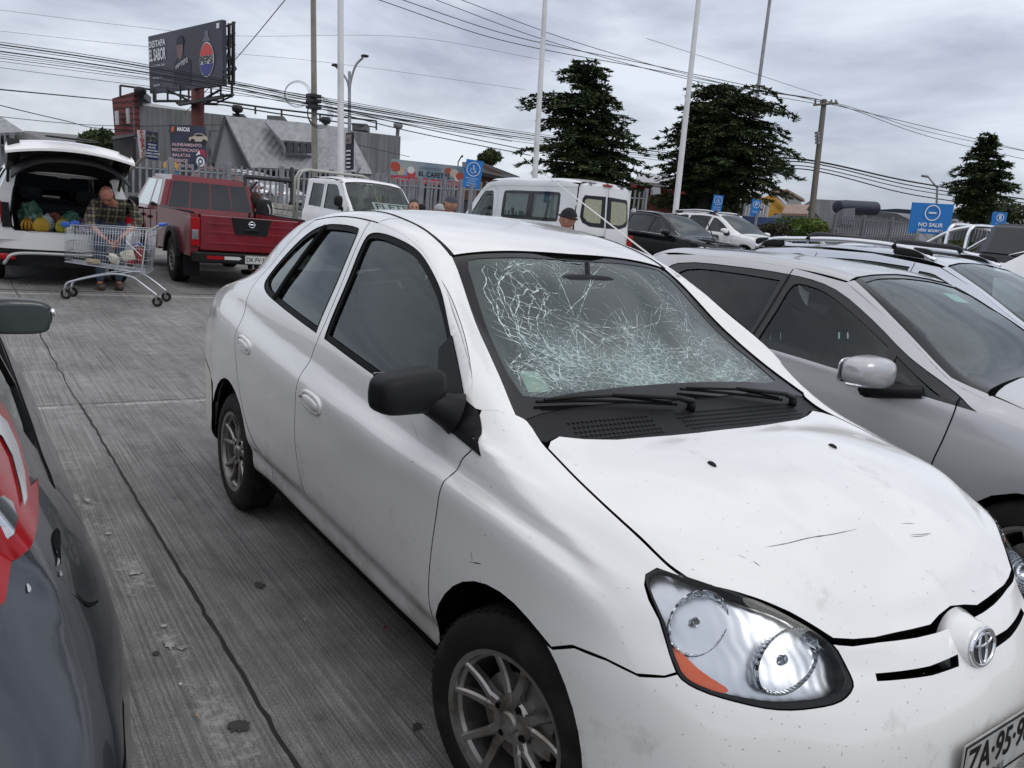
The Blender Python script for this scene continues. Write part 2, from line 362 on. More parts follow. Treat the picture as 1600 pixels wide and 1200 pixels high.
# ================================================================ the white sedan
ROWS=dict(
r0=[(.74,0,.17),(.72,.25,.17),(.67,.42,.17),(.61,.56,.17),(.52,.68,.17),(.37,.75,.17),(.15,.74,.2),(-.34,.70,.25),(-.65,.70,.25),(-1,.70,.25),(-1.4,.70,.25),(-1.9,.70,.25),(-2.4,.72,.24),(-2.82,.72,.22),(-3.10,.62,.25),(-3.25,.42,.25),(-3.32,0,.25)],
r1=[(.785,0,.25),(.765,.25,.25),(.715,.43,.25),(.65,.57,.25),(.56,.70,.25),(.38,.785,.26),(.15,.80,.29),(-.34,.775,.30),(-.65,.775,.30),(-1,.775,.30),(-1.4,.775,.30),(-1.9,.775,.30),(-2.4,.80,.29),(-2.82,.785,.28),(-3.16,.68,.3),(-3.30,.46,.3),(-3.37,0,.3)],
r2=[(.81,0,.38),(.79,.25,.38),(.745,.44,.38),(.68,.58,.38),(.585,.71,.38),(.38,.80,.385),(.15,.81,.39),(-.34,.796,.385),(-.65,.796,.39),(-1,.796,.395),(-1.4,.796,.40),(-1.9,.796,.40),(-2.4,.81,.39),(-2.82,.795,.40),(-3.19,.69,.4),(-3.34,.47,.4),(-3.41,0,.4)],
r3=[(.805,0,.47),(.785,.25,.47),(.74,.44,.47),(.675,.58,.47),(.585,.705,.475),(.38,.80,.47),(.15,.815,.46),(-.34,.818,.425),(-.65,.82,.43),(-1,.82,.435),(-1.4,.82,.44),(-1.9,.82,.44),(-2.4,.815,.45),(-2.82,.795,.47),(-3.20,.69,.47),(-3.35,.47,.47),(-3.42,0,.47)],
r4=[(.787,0,.57),(.768,.25,.57),(.723,.44,.57),(.66,.575,.575),(.572,.695,.58),(.378,.795,.585),(.15,.822,.57),(-.34,.832,.56),(-.65,.834,.56),(-1,.835,.565),(-1.4,.835,.57),(-1.9,.83,.58),(-2.4,.82,.60),(-2.82,.795,.60),(-3.20,.70,.60),(-3.35,.47,.60),(-3.41,0,.60)],
r5=[(.745,0,.655),(.722,.25,.655),(.68,.42,.66),(.62,.565,.67),(.53,.68,.675),(.37,.775,.68),(.15,.818,.69),(-.34,.837,.72),(-.65,.84,.72),(-1,.841,.725),(-1.4,.841,.73),(-1.9,.836,.74),(-2.4,.825,.76),(-2.82,.79,.77),(-3.19,.70,.77),(-3.33,.47,.77),(-3.40,0,.77)],
r5b=[(0.722, 0, 0.685), (0.7, 0.25, 0.687), (0.655, 0.415, 0.69), (0.595, 0.54, 0.715), (0.52, 0.64, 0.725), (0.365, 0.755, 0.735), (0.14, 0.8130000000000001, 0.798), (-0.34, 0.835, 0.833), (-0.65, 0.836, 0.838), (-1, 0.837, 0.853), (-1.4, 0.837, 0.868), (-1.9, 0.831, 0.888), (-2.4, 0.818, 0.918), (-2.82, 0.778, 0.918), (-3.17, 0.69, 0.86), (-3.31, 0.46, 0.86), (-3.38, 0, 0.86)],
r6=[(0.705, 0, 0.705), (0.685, 0.25, 0.708), (0.638, 0.412, 0.713), (0.572, 0.515, 0.755), (0.503, 0.605, 0.775), (0.35, 0.735, 0.783), (0.12, 0.783, 0.832), (-0.33, 0.796, 0.876), (-0.65, 0.797, 0.895), (-1, 0.797, 0.92), (-1.4, 0.797, 0.95), (-1.9, 0.791, 0.985), (-2.4, 0.776, 1.025), (-2.82, 0.736, 1.02), (-3.13, 0.66, 0.98), (-3.27, 0.45, 0.95), (-3.34, 0, 0.95)],
r6b=[(0.697, 0, 0.714), (0.677, 0.245, 0.717), (0.63, 0.412, 0.727), (0.563, 0.502, 0.77), (0.495, 0.59, 0.795), (0.343, 0.725, 0.8), (0.105, 0.779, 0.862), (-0.315, 0.792, 0.905), (-0.65, 0.793, 0.925), (-1, 0.793, 0.95), (-1.4, 0.792, 0.978), (-1.9, 0.786, 1.014), (-2.4, 0.768, 1.055), (-2.8, 0.721, 1.05), (-3.1, 0.64, 1.01), (-3.24, 0.43, 0.975), (-3.31, 0, 0.97)],
r7=[(.69,0,.722),(.67,.24,.726),(.623,.41,.74),(.555,.487,.787),(.488,.572,.815),(.335,.70,.826),(.065,.765,.889),(-.29,.782,.947),(-.65,.785,.975),(-1,.785,1.005),(-1.4,.78,1.035),(-1.9,.77,1.075),(-2.35,.75,1.10),(-2.78,.70,1.075),(-3.06,.61,1.03),(-3.20,.41,1.00),(-3.27,0,.99)],
r8=[(.655,0,.752),(.63,.23,.757),(.585,.375,.777),(.52,.455,.818),(.45,.535,.842),(.295,.675,.868),(.04,.725,.918),(-.315,.75,.99),(-.455,.715,1.09),(-.92,.69,1.20),(-1.38,.69,1.24),(-1.88,.68,1.26),(-2.33,.66,1.22),(-2.70,.625,1.13),(-2.96,.545,1.065),(-3.08,.38,1.03),(-3.14,0,1.02)],
r9=[(.60,0,.797),(.575,.215,.802),(.535,.34,.82),(.475,.415,.85),(.40,.50,.872),(.25,.635,.900),(.0,.66,.944),(-.285,.69,1.03),(-.585,.645,1.218),(-.97,.582,1.407),(-1.43,.565,1.482),(-1.87,.56,1.475),(-2.30,.55,1.40),(-2.62,.545,1.25),(-2.86,.49,1.12),(-3.0,.36,1.055),(-3.05,0,1.045)],
r10=[(.50,0,.857),(.475,.19,.86),(.44,.29,.875),(.38,.36,.892),(.30,.44,.912),(.16,.55,.932),(-.05,.585,.958),(-.27,.635,1.025),(-.59,.57,1.19),(-.93,.502,1.412),(-1.40,.475,1.508),(-1.85,.475,1.502),(-2.27,.475,1.425),(-2.58,.48,1.27),(-2.80,.42,1.14),(-2.93,.31,1.08),(-2.98,0,1.07)],
r11=[(.30,0,.93),(.28,.13,.931),(.255,.20,.937),(.20,.25,.945),(.14,.31,.956),(.04,.37,.967),(-.08,.38,.975),(-.24,.38,1.03),(-.55,.34,1.20),(-.912,.30,1.430),(-1.40,.28,1.525),(-1.85,.28,1.525),(-2.27,.28,1.445),(-2.56,.28,1.29),(-2.76,.25,1.16),(-2.88,.18,1.09),(-2.92,0,1.08)],
r12=[(.12,0,.965),(.11,0,.966),(.10,0,.967),(.08,0,.97),(.05,0,.972),(.0,0,.976),(-.07,0,.982),(-.22,0,1.03),(-.53,0,1.20),(-.905,0,1.434),(-1.40,0,1.530),(-1.85,0,1.532),(-2.27,0,1.452),(-2.56,0,1.295),(-2.73,0,1.17),(-2.84,0,1.105),(-2.88,0,1.09)])
RORD=['r0','r1','r2','r3','r4','r5','r5b','r6','r6b','r7','r8','r9','r10','r11','r12']
HS=Shell([ROWS[k] for k in RORD],360,320,2)
car=empty('white_sedan',(0,0,0),0,'scratched white four-door sedan with a shattered windscreen, nearest the camera','car')
def S(x,z,sg=-1): return HS.side(x,z,sg)
def S3(q,sg): return HS.near((q[0],q[2]*sg,q[1]))[0] if len(q)==3 and q[2]<.78 and q[2]>.3 else HS.side(q[0],q[1],sg)
def T(x,y): return HS.top(x,y)
def near(*p): return HS.near(p)[0]
def mir(P,sg): return [(p[0],-p[1]*sg if sg>0 else p[1],p[2]) for p in P]
SD=lambda sg:(0,-sg,0)
def arch(cx,r,a0,a1,n=14,cz=.315): return [(cx+r*cos(R_(a0+(a1-a0)*i/n)),cz+r*sin(R_(a0+(a1-a0)*i/n))) for i in range(n+1)]
bwin=[(-.30,.948),(-.65,.975),(-.98,1.003),(-1.33,1.035)]
dgap=[(-.335,.40),(-.352,.50),(-.34,.64),(-.32,.78),(-.295,.892),(-.262,.935)]    # door / fender gap, upwards
topg=[(-.36,1.03,.74),(-.415,1.115,.70),(-.60,1.219,.64),(-.803,1.323,.60),(-.975,1.407,.582),(-1.18,1.458,.57),(-1.43,1.482,.565),(-1.75,1.482,.565),(-2.01,1.451,.565)]
bgap=[(-1.435,1.482),(-1.405,1.30),(-1.37,1.113),(-1.375,1.03),(-1.39,.983),(-1.41,.89),(-1.42,.66),(-1.385,.524),(-1.33,.43),(-1.335,.385)]
rgap=[(-1.80,.385),(-1.895,.439),(-2.01,.483),(-2.132,.58),(-2.20,.703),(-2.25,.83),(-2.262,.89),(-2.25,.966),(-2.27,1.02),(-2.29,1.10),(-2.285,1.20),(-2.20,1.32),(-2.10,1.40),(-2.01,1.451)]
fwin=[(-.30,.955),(-.65,.985),(-.98,1.013),(-1.325,1.045),(-1.345,1.16),(-1.365,1.28),(-1.385,1.40),(-1.375,1.432),(-1.30,1.443),(-1.15,1.432),(-1.0,1.405),(-.86,1.352),(-.72,1.28),(-.57,1.17),(-.43,1.06)]
rwin=[(-1.41,1.052),(-1.62,1.070),(-1.90,1.097),(-2.08,1.12),(-2.17,1.16),(-2.17,1.23),(-2.10,1.31),(-1.985,1.39),(-1.87,1.43),(-1.74,1.447),(-1.49,1.447),(-1.465,1.42),(-1.44,1.28),(-1.42,1.15)]
def c3(P,sg,n=4,sharp=(),closed=False):
    return [S(q[0],q[1],sg) for q in crspline(P,n,closed,sharp)]
LAMPS={}
def hpx(px,py):
    d=CF+CR*((px-800)/FPX)-CU*((py-600)/FPX); c,n=HS.cast(CAM+d*.3,d/np.linalg.norm(d),6); return tuple(c)
def patmat(name,kind,scale,strength):
    m=M(name,(.62,.635,.66),.06,metal=1); t=m.node_tree; tcn=nd(t,'ShaderNodeTexCoord'); b=nd(t,'ShaderNodeBump'); b.inputs['Strength'].default_value=min(1,strength); b.inputs['Distance'].default_value=.01 if strength<.3 else .03
    if kind=='cell': v=nd(t,'ShaderNodeTexVoronoi'); v.inputs['Scale'].default_value=scale; o=v.outputs['Distance']
    else: v=nd(t,'ShaderNodeTexWave'); v.bands_direction='Y'; v.inputs['Scale'].default_value=scale; o=v.outputs['Fac']
    t.links.new(tcn.outputs['Object'],v.inputs['Vector']); t.links.new(o,b.inputs['Height']); t.links.new(b.outputs[0],t.nodes['Principled BSDF'].inputs['Normal']); return m
FACET=patmat('faceted_reflector','cell',55,.9); RIBREF=patmat('ribbed_reflector','wave',34,.55); STEPREF=patmat('stepped_reflector','wave',13,.05); STEPREF.node_tree.nodes['Principled BSDF'].inputs['Roughness'].default_value=.38; STEPREF.node_tree.nodes['Principled BSDF'].inputs['Roughness'].default_value=.3
for sg in (-1,1):
    # --- outlines (x,z) on the flank
    dg=crspline([(a,b,0) for a,b in dgap],4); bg_=crspline([(a,b,0) for a,b in bgap],4); rg=crspline([(a,b,0) for a,b in rgap],4); tg=crspline(topg,4)
    itop=next(i for i,q in enumerate(tg) if q[0]<=-1.43)
    fdoor=[(-.335,.385)]+[tuple(q) for q in dg]+[(-.285,.985)]+[(q[0]+.009*math.exp(-((q[0]+.66)/.16)**2),q[1]+.002*math.exp(-((q[0]+.66)/.16)**2),q[2]) for q in tg[:itop]]+[tuple(q) for q in bg_]
    fw=crspline(fwin,4,True,(0,3)); rw=crspline(rwin,4,True,(0,))
    d=panel(HS,'front_door',[S3(q,sg) for q in fdoor],SD(sg),HERO,car,holes=[[S(q[0],q[1],sg) for q in fw]],gap=.0018,rim=.02)
    rdoor=[tuple(q) for q in bg_[::-1]]+[(-1.80,.385)]+[] 
    rd=[tuple(q) for q in bg_[::-1]]+[tuple(q) for q in tg[itop+1:]][:-1]+[tuple(q) for q in rg[::-1]]
    d2=panel(HS,'rear_door',[S3(q,sg) for q in rd],SD(sg),HERO,car,holes=[[S(q[0],q[1],sg) for q in rw]],gap=.0028,rim=.02)
    # window surround and glass
    def shrink(P,k): 
        return [tuple(q) for q in inset(resample(P,.03),k)]
    for dd,win in ((d,fw),(d2,rw)):
        wi=shrink(win,.015)
        panel(HS,'window_seal',[S(q[0],q[1],sg) for q in win],SD(sg),RUB,dd,holes=[[S(q[0],q[1],sg) for q in wi]],gap=-.003,rim=.01,off=-.004,grid=.03)
        panel(HS,'window_glass',[S(q[0],q[1],sg) for q in shrink(win,.010)],SD(sg),GLS if dd is d else glass_mat('rear_side_glass',(.26,.29,.29),k=1.1),dd,gap=0,rim=0,off=-.013,grid=.04)
    # quarter divider bar
    mb=MB(); pts=[near(*(np.array(S(x,z,sg))+(0,0,0))) for x,z in ((-1.955,1.10),(-1.93,1.20),(-1.885,1.31),(-1.82,1.435))]
    mb.tube([Vector(p)+Vector((0,-sg*.004,0)) for p in pts],.013,6); mb.build('quarter_bar',RUB,d2)
    # handles
    for dd,(hx,hz) in ((d,(-1.255,.822)),(d2,(-2.105,.876))):
        c=S(hx,hz,sg); n=HS.near(c)[1]; tx=Vector((1,0,-.05)); mw=frame(Vector(c),tx,Vector((0,0,1)))
        if mw.col[2].xyz.dot(Vector(n))<0: mw=frame(Vector(c),-tx,Vector((0,0,1)))
        # plate ring, grip and recess
        m=MB(); m.smooth=True; el=lambda a,b,z,p=2.6:[(a*math.copysign(abs(cos(t))**(2/p),cos(t)),b*math.copysign(abs(sin(t))**(2/p),sin(t)),z) for t in [2*pi*i/36 for i in range(36)]]
        rings=[(.098,.040,-.004),(.098,.040,.004),(.094,.037,.0075),(.084,.029,.008),(.080,.026,.003),(.076,.023,.003),(.074,.021,.010),(.066,.015,.013),(.0,.0,.0135)]
        vs=[];
        for a,b,z in rings: vs+=el(a,max(b,1e-4),z)
        fs=[(i*36+k,i*36+(k+1)%36,(i+1)*36+(k+1)%36,(i+1)*36+k) for i in range(len(rings)-1) for k in range(36)]
        m.add(vs,fs); h=m.build('door_handle',HERO,dd); h.data.transform(mw@Matrix.Diagonal((.97,.92,1,1))); h.data.set_sharp_from_angle(angle=R_(50))
        if dd is d:
            k=MB(); k.lathe([(0,.016),(.006,.016),(.006,.004)],'z',12,(-.083 if mw.col[0].x>0 else .083,0,0)); k=k.build('key_hole',STEEL,dd); k.data.transform(mw)
    # --- front fender : built with a diagonal projection
    ar=arch(0,.335,0,180); arF=[a for a in arch(0,.335,62,180,12)]
    gapb=[(.191,.605),(.251,.640),(.338,.652),(.411,.649),(.46,.664),(.485,.68)]      # bumper joint x,z
    fend=[S(q[0],q[1],sg) for q in ([(-.335,.30)]+[(-.335,.385)]+[tuple(q) for q in dg])]
    fend+=[near(-.262,.79*sg,.945),near(-.305,.757*sg,.985),near(-.325,.725*sg,1.03),near(-.285,.69*sg,1.035)]
    hg=crspline([(-.275,.655),(-.235,.625),(-.12,.642),(.03,.66),(.22,.673),(.344,.658),(.397,.643)],4)
    HG=[near(x,y*sg,HS.top(x,y*sg)[2]) for x,y in hg]
    fend+=HG
    hlb=[(.335,.698,.825),(.35,.715,.815),(.38,.73,.80),(.419,.735,.773),(.46,.735,.715),(.485,.735,.685)]
    fend+=[near(.345,.68*sg,.842)]+[near(x,y*sg,z) for x,y,z in hlb]
    fend+=[S(x,z,sg) for x,z in gapb[::-1][1:]]+[S(x,z,sg) for x,z in arF[1:-1]]+[S(-.333,.31,sg)]
    panel(HS,'front_fender',fend,(-.1,-sg*.8,-.6),HERO,car,gap=.0028,rim=.012)
    # --- rear quarter with C pillar and cantrail/A pillar
    q=[tuple(v) for v in rg]                        # upwards
    arR=arch(-2.385,.335,0,180,14)
    quart=[S(-1.80,.372,sg)]+[S(v[0],v[1],sg) for v in q[:-1]]
    ct=[tuple(v) for v in tg[::-1]]; ks=next(i for i,v in enumerate(ct) if v[0]>-1.43)
    quart+=[S3(v,sg) for v in ct[:ks+1]]
    dl=crspline([(-.262,.655,1.0),(-.425,.613,1.078),(-.637,.573,1.209),(-.905,.512,1.405),(-1.04,.50,1.445),(-1.2,.485,1.49),(-1.5,.475,1.516),(-1.85,.475,1.50),(-2.1,.475,1.46),(-2.30,.475,1.415),(-2.58,.48,1.27),(-2.76,.45,1.165)],4)
    kd=min(range(len(dl)),key=lambda i:abs(dl[i][0]-ct[ks][0]))
    quart+=[near(q[0],q[1]*sg,q[2]) for q in dl[kd:]]
    quart+=[near(x,y*sg,z) for x,y,z in ((-2.86,.475,1.12),(-3.0,.475,1.06),(-3.12,.47,1.03),(-3.2,.52,.99),(-3.24,.55,.95),(-3.27,.56,.9),(-3.26,.60,.72),(-3.19,.69,.66),(-3.02,.745,.63),(-2.80,.79,.60),(-2.70,.80,.56))]
    ap=[S3(v,sg) for v in ct[ks:]]+[near(-.325,.725*sg,1.03),near(-.29,.69*sg,1.03)]+[near(q[0],q[1]*sg,q[2]) for q in dl[:kd+1]]
    panel(HS,'windscreen_pillar',ap,(-.60,-sg*.62,-.5),HERO,car,gap=-.002,rim=.012)
    quart+=[S(x,z,sg) for x,z in arR[::-1][2:]]+[S(-2.04,.30,sg),S(-1.80,.30,sg)]
    panel(HS,'rear_quarter',quart,(0,-sg*.8,-.6),HERO,car,gap=.0028,rim=.02)
    # sill
    panel(HS,'sill',[S(x,z,sg) for x,z in ((-.335,.385),(-.8,.392),(-1.335,.398),(-1.80,.40),(-1.80,.262),(-1.3,.262),(-.8,.262),(-.335,.262))],SD(sg),HERO,car,gap=.0012,rim=.02)
    m=MB(); m.smooth=True; m.tube([Vector(HS.near((q[0],q[2]*sg,q[1]))[0])-Vector(HS.near((q[0],q[2]*sg,q[1]))[1])*.0145 for q in tg if q[0]>-1.3],.012,8); m.build('gap_filler',HERO,car)  # white filler added under the pillar gap to soften its dark shade
    m=MB(); P_=[HS.near(q) for q in ((-.30,.762*sg,.965),(-.31,.75*sg,.99),(-.335,.74*sg,1.015),(-.36,.735*sg,1.035))]; m.tube([Vector(a)-Vector(b)*.022 for a,b in P_],.019,8); m.build('pillar_filler',BLK,car)
    # mirror sail and mirror
    sail=[near(x,y*sg,z) for x,y,z in ((-.215,.787,.934),(-.255,.775,.985),(-.322,.744,1.035),(-.39,.738,1.043),(-.455,.705,1.085),(-.58,.662,1.178),(-.61,.68,1.13),(-.52,.75,1.04),(-.525,.79,.972),(-.38,.785,.957))]
    panel(HS,'mirror_sail',sail,SD(sg),BLK,car,gap=0,rim=.01,off=.006)
    m=MB(); m.smooth=True
    # housing: rounded box, arm
    bm=bmesh.new(); bmesh.ops.create_cube(bm,size=1)
    bmesh.ops.subdivide_edges(bm,edges=bm.edges[:],cuts=7,use_grid_fill=True)
    for v in bm.verts:
        p=v.co*2; k=5.0; r_=(abs(p.x)**k+abs(p.y)**k+abs(p.z)**k)**(1/k); mx_=max(abs(p.x),abs(p.y),abs(p.z)); p=p*(mx_/r_) if r_ else p
        # x: fore-aft (front domed), y: outwards, z: up
        fx=.055*(1 if p.x<0 else 1.25)*(1-.10*(p.y+1)/2); v.co=Vector((p.x*fx*(1-.15*abs(p.z)), p.y*.104, p.z*(.058-.006*p.y)-.004*p.y))
    bm.verts.index_update(); vs=[v.co.copy() for v in bm.verts]; fs=[[v.index for v in f.verts] for f in bm.faces]; bm.free()
    MC=Vector((-.43,.90*sg,1.062))
    m.X=Matrix.Translation(MC)@Matrix.Rotation(-sg*R_(8),4,'Z')@(Matrix.Diagonal((1,sg,1,1)))
    m.add(vs,fs); m.X=Matrix.Identity(4)
    m.tube([Vector((-.42,.86*sg,1.045)),Vector((-.41,.82*sg,1.025)),Vector((-.40,.785*sg,1.01)),Vector((-.39,.76*sg,1.00))],[.036,.04,.05,.062],14)
    mo=m.build('wing_mirror',BLK,car,sharp=50) if sg<0 else None
    g=MB(); g.box((-.004,-.080,-.044),(.0,.080,.044),.001); go=g.build('mirror_glass',CHROME,mo) if sg<0 else None
    if go: go.data.transform(Matrix.Translation(MC+Vector((-.0535,0,0)))@Matrix.Rotation(-sg*R_(8),4,'Z'))
    # headlight -------------------------------------------------
    hl=[(.334,.70,.826),(.344,.68,.842),(.397,.645,.852),(.491,.56,.825),(.55,.487,.787),(.615,.42,.741),(.66,.405,.698),(.677,.41,.675),(.68,.45,.655),(.655,.51,.643),(.618,.58,.639),(.575,.645,.648),(.52,.71,.664),(.485,.735,.685),(.419,.735,.773),(.35,.715,.82)]
    P3=[near(x,y*sg,z) for x,y,z in crspline(hl,3,True)]
    HLD=Vector((-.75,-sg*.62,-.22)).normalized()
    PC=sum((Vector(p) for p in P3),Vector())/len(P3)
    def shr(P,k,kb=None): 
        """towards the centre by k metres"""
        o=[]
        for p in P:
            v=PC-Vector(p); o.append(near(*(Vector(p)+v.normalized()*k)))
        return o
    # non-uniform seal: thick at the bottom/inner side
    inner=[]
    for p in P3:
        v=PC-Vector(p); k=.010+.010*max(0,min(1,(.74-p[2])/.08))*max(0,min(1,(.66-abs(p[1]))/.15)); inner.append(near(*(Vector(p)+v.normalized()*k)))
    seal=panel(HS,'headlight',P3,HLD,BLKG,car,holes=[inner],gap=.001,rim=.02,off=-.001)
    panel(HS,'lamp_lens',inner,HLD,CLR,seal,gap=0,rim=.0,off=.003)
    # backing bowl: reflective plate set back, two round reflectors, amber
    sunk=panel(HS,'lamp_reflector',inner,HLD,[STEPREF],seal,gap=-.004,rim=0,off=-.035,grid=.02,bulge=lambda p:.006*sin(p[2]*90))
    def bowl(cx,cy,cz,ra,rb,tilt,depth,name,mat,fwd=(.7,0,.12),back=.012):
        c,n=HS.near((cx,cy*sg,cz)); n=(Vector(n)*.8+Vector(fwd)).normalized(); up=Vector((0,0,1)); x=up.cross(n).normalized(); mw=frame(Vector(c)-Vector(HS.near(c)[1])*back,x,n.cross(x))
        b=MB(); b.smooth=True; prof=[(1.03,-.006),(1.02,.002),(1.0,.002),(.985,-.004),(.93,-.35*depth),(.75,-.75*depth),(.5,-.95*depth),(.20,-1*depth),(.17,-.3*depth),(.12,-.2*depth),(.01,-.18*depth)]
        b.lathe(prof,'z',48); o=b.build(name,mat,seal,fix=False); o.data.transform(mw@Matrix.Rotation(tilt,4,'Z')@Matrix.Diagonal((ra,rb,1,1))); o.data.set_sharp_from_angle(angle=R_(40)); return o
    c1=hpx(1093,972); c2=hpx(1238,1032)
    bowl(c1[0],-c1[1],c1[2],.074,.058,R_(-40*sg),.05,'main_beam_bowl',FACET,back=.016)
    bowl(c2[0],-c2[1],c2[2],.088,.056,R_(-22*sg),.055,'dipped_beam_bowl',RIBREF,back=.014)
    am=[near(x,y*sg,z) for x,y,z in crspline([(.452,.735,.738),(.478,.715,.724),(.506,.70,.705),(.535,.685,.692),(.565,.66,.672),(.548,.675,.655),(.515,.712,.668),(.475,.735,.70)],3,True)]
    panel(HS,'indicator',am,HLD,AMBER,seal,gap=.002,rim=.012,off=-.006,bulge=lambda p:.0015*sin(p[2]*900))
    LAMPS[sg]=P3
# underside/inner dark liner: follows the shell, closes wheel wells and gaps
m=MB()
for sg in (-1,1):
    for cx in (0,-2.385):
        n=20; R1=.365
        A=[(cx+R1*cos(R_(a)),.315+R1*sin(R_(a))) for a in np.linspace(-3,183,n)]
        vs=[(x,sg*.825 if False else sg*.775,z) for x,z in A]+[(x,sg*.42,z) for x,z in A]
        m.add(vs,[(i,i+1,n+i+1,n+i) for i in range(n-1)]+[tuple(range(n,2*n))])
m.box((-3.0,-.62,.14),(.62,.62,.20)); m.box((-2.0,-.74,.24),(-.40,.74,.3)); m.box((.25,-.62,.2),(.50,.62,.52)); m.box((-2.98,-.6,.2),(-2.76,.6,.6))
m.build('underbody',DARK,car,fix=False)
# bonnet
hoodE=[tuple(q) for q in hg]
fr=[(.445,.605),(.491,.557),(.55,.484),(.592,.437),(.615,.412),(.632,.36),(.646,.30),(.662,.18),(.669,.11),(.661,.06),(.656,0)]
rear=[(-.078,0),(-.08,.12),(-.086,.222),(-.107,.41),(-.135,.50),(-.165,.57),(-.15,.612)]
half=[(x,y) for x,y in rear]+[tuple(q) for q in crspline([(-.12,.642),(.03,.66),(.22,.673),(.344,.658),(.397,.641)],4)]+fr[:-1]
RT=[HS.top(x,-y) for x,y in half]; LT=[HS.top(x,y) for x,y in [(.656,0)]+half[::-1][:-1]]
panel(HS,'bonnet',RT+LT,(-.25,0,-1),HERO,car,gap=.0035,rim=.022)
# roof
rl=[(-.905,.518),(-.875,.36),(-.855,.18),(-.85,0)]
rf=[(-.908,.500),(-1.04,.492),(-1.2,.479),(-1.5,.469),(-1.85,.469),(-2.1,.467),(-2.18,.455),(-2.2,.3),(-2.21,0)]
half=[(-.903,0),(-.905,.18),(-.909,.36)]+rf
RT=[HS.top(x,-y) for x,y in half]; LT=[HS.top(x,y) for x,y in half[::-1][1:-1]]
panel(HS,'roof',RT+LT,(0,0,-1),HERO,car,gap=.003,rim=.015,grid=.025)
for sg in (-1,1):
    m=MB(); m.tube([Vector(near(x,y*sg,z))-Vector((0,0,.004)) for x,y,z in crspline([(-.905,.509,1.405),(-1.04,.496,1.445),(-1.2,.483,1.49),(-1.5,.472,1.516),(-1.85,.472,1.50),(-2.1,.467,1.44)],5)],.0075,6)
    m.build('roof_gutter',RUB,car)
# rear glass, boot lid, rear bumper
half=[(-2.215,0),(-2.205,.3),(-2.19,.45),(-2.30,.462),(-2.58,.455),(-2.76,.435),(-2.77,.3),(-2.78,0)]
RT=[HS.top(x,-y) for x,y in half]; LT=[HS.top(x,y) for x,y in half[::-1][1:-1]]
panel(HS,'rear_window',RT+LT,(0,0,-1),GLS,car,gap=.0,rim=0,off=-.004,grid=.04)
bt=[(-2.785,0),(-2.775,.3),(-2.77,.43),(-2.86,.465),(-3.0,.465),(-3.12,.455)]
P=[HS.top(x,-y) for x,y in bt]+[near(-3.22,-.53,.98),near(-3.25,-.545,.9),near(-3.28,-.55,.74),near(-3.39,0,.70)]
P=P+[(p[0],-p[1],p[2]) for p in P[::-1][1:-1]]
panel(HS,'boot_lid',P,(.7,0,-.7),HERO,car,gap=.003,rim=.015,grid=.025)
for sg in (-1,1):
    P=[near(-3.26,.575*sg,.9),near(-3.26,.60*sg,.73),near(-3.21,.685*sg,.70),near(-3.18,.70*sg,.74),near(-3.165,.69*sg,.88),near(-3.17,.64*sg,.97),near(-3.22,.56*sg,.97)]
    panel(HS,'tail_light',P,(.6,-sg*.8,0),REDL,car,gap=0,rim=.0,off=.006)
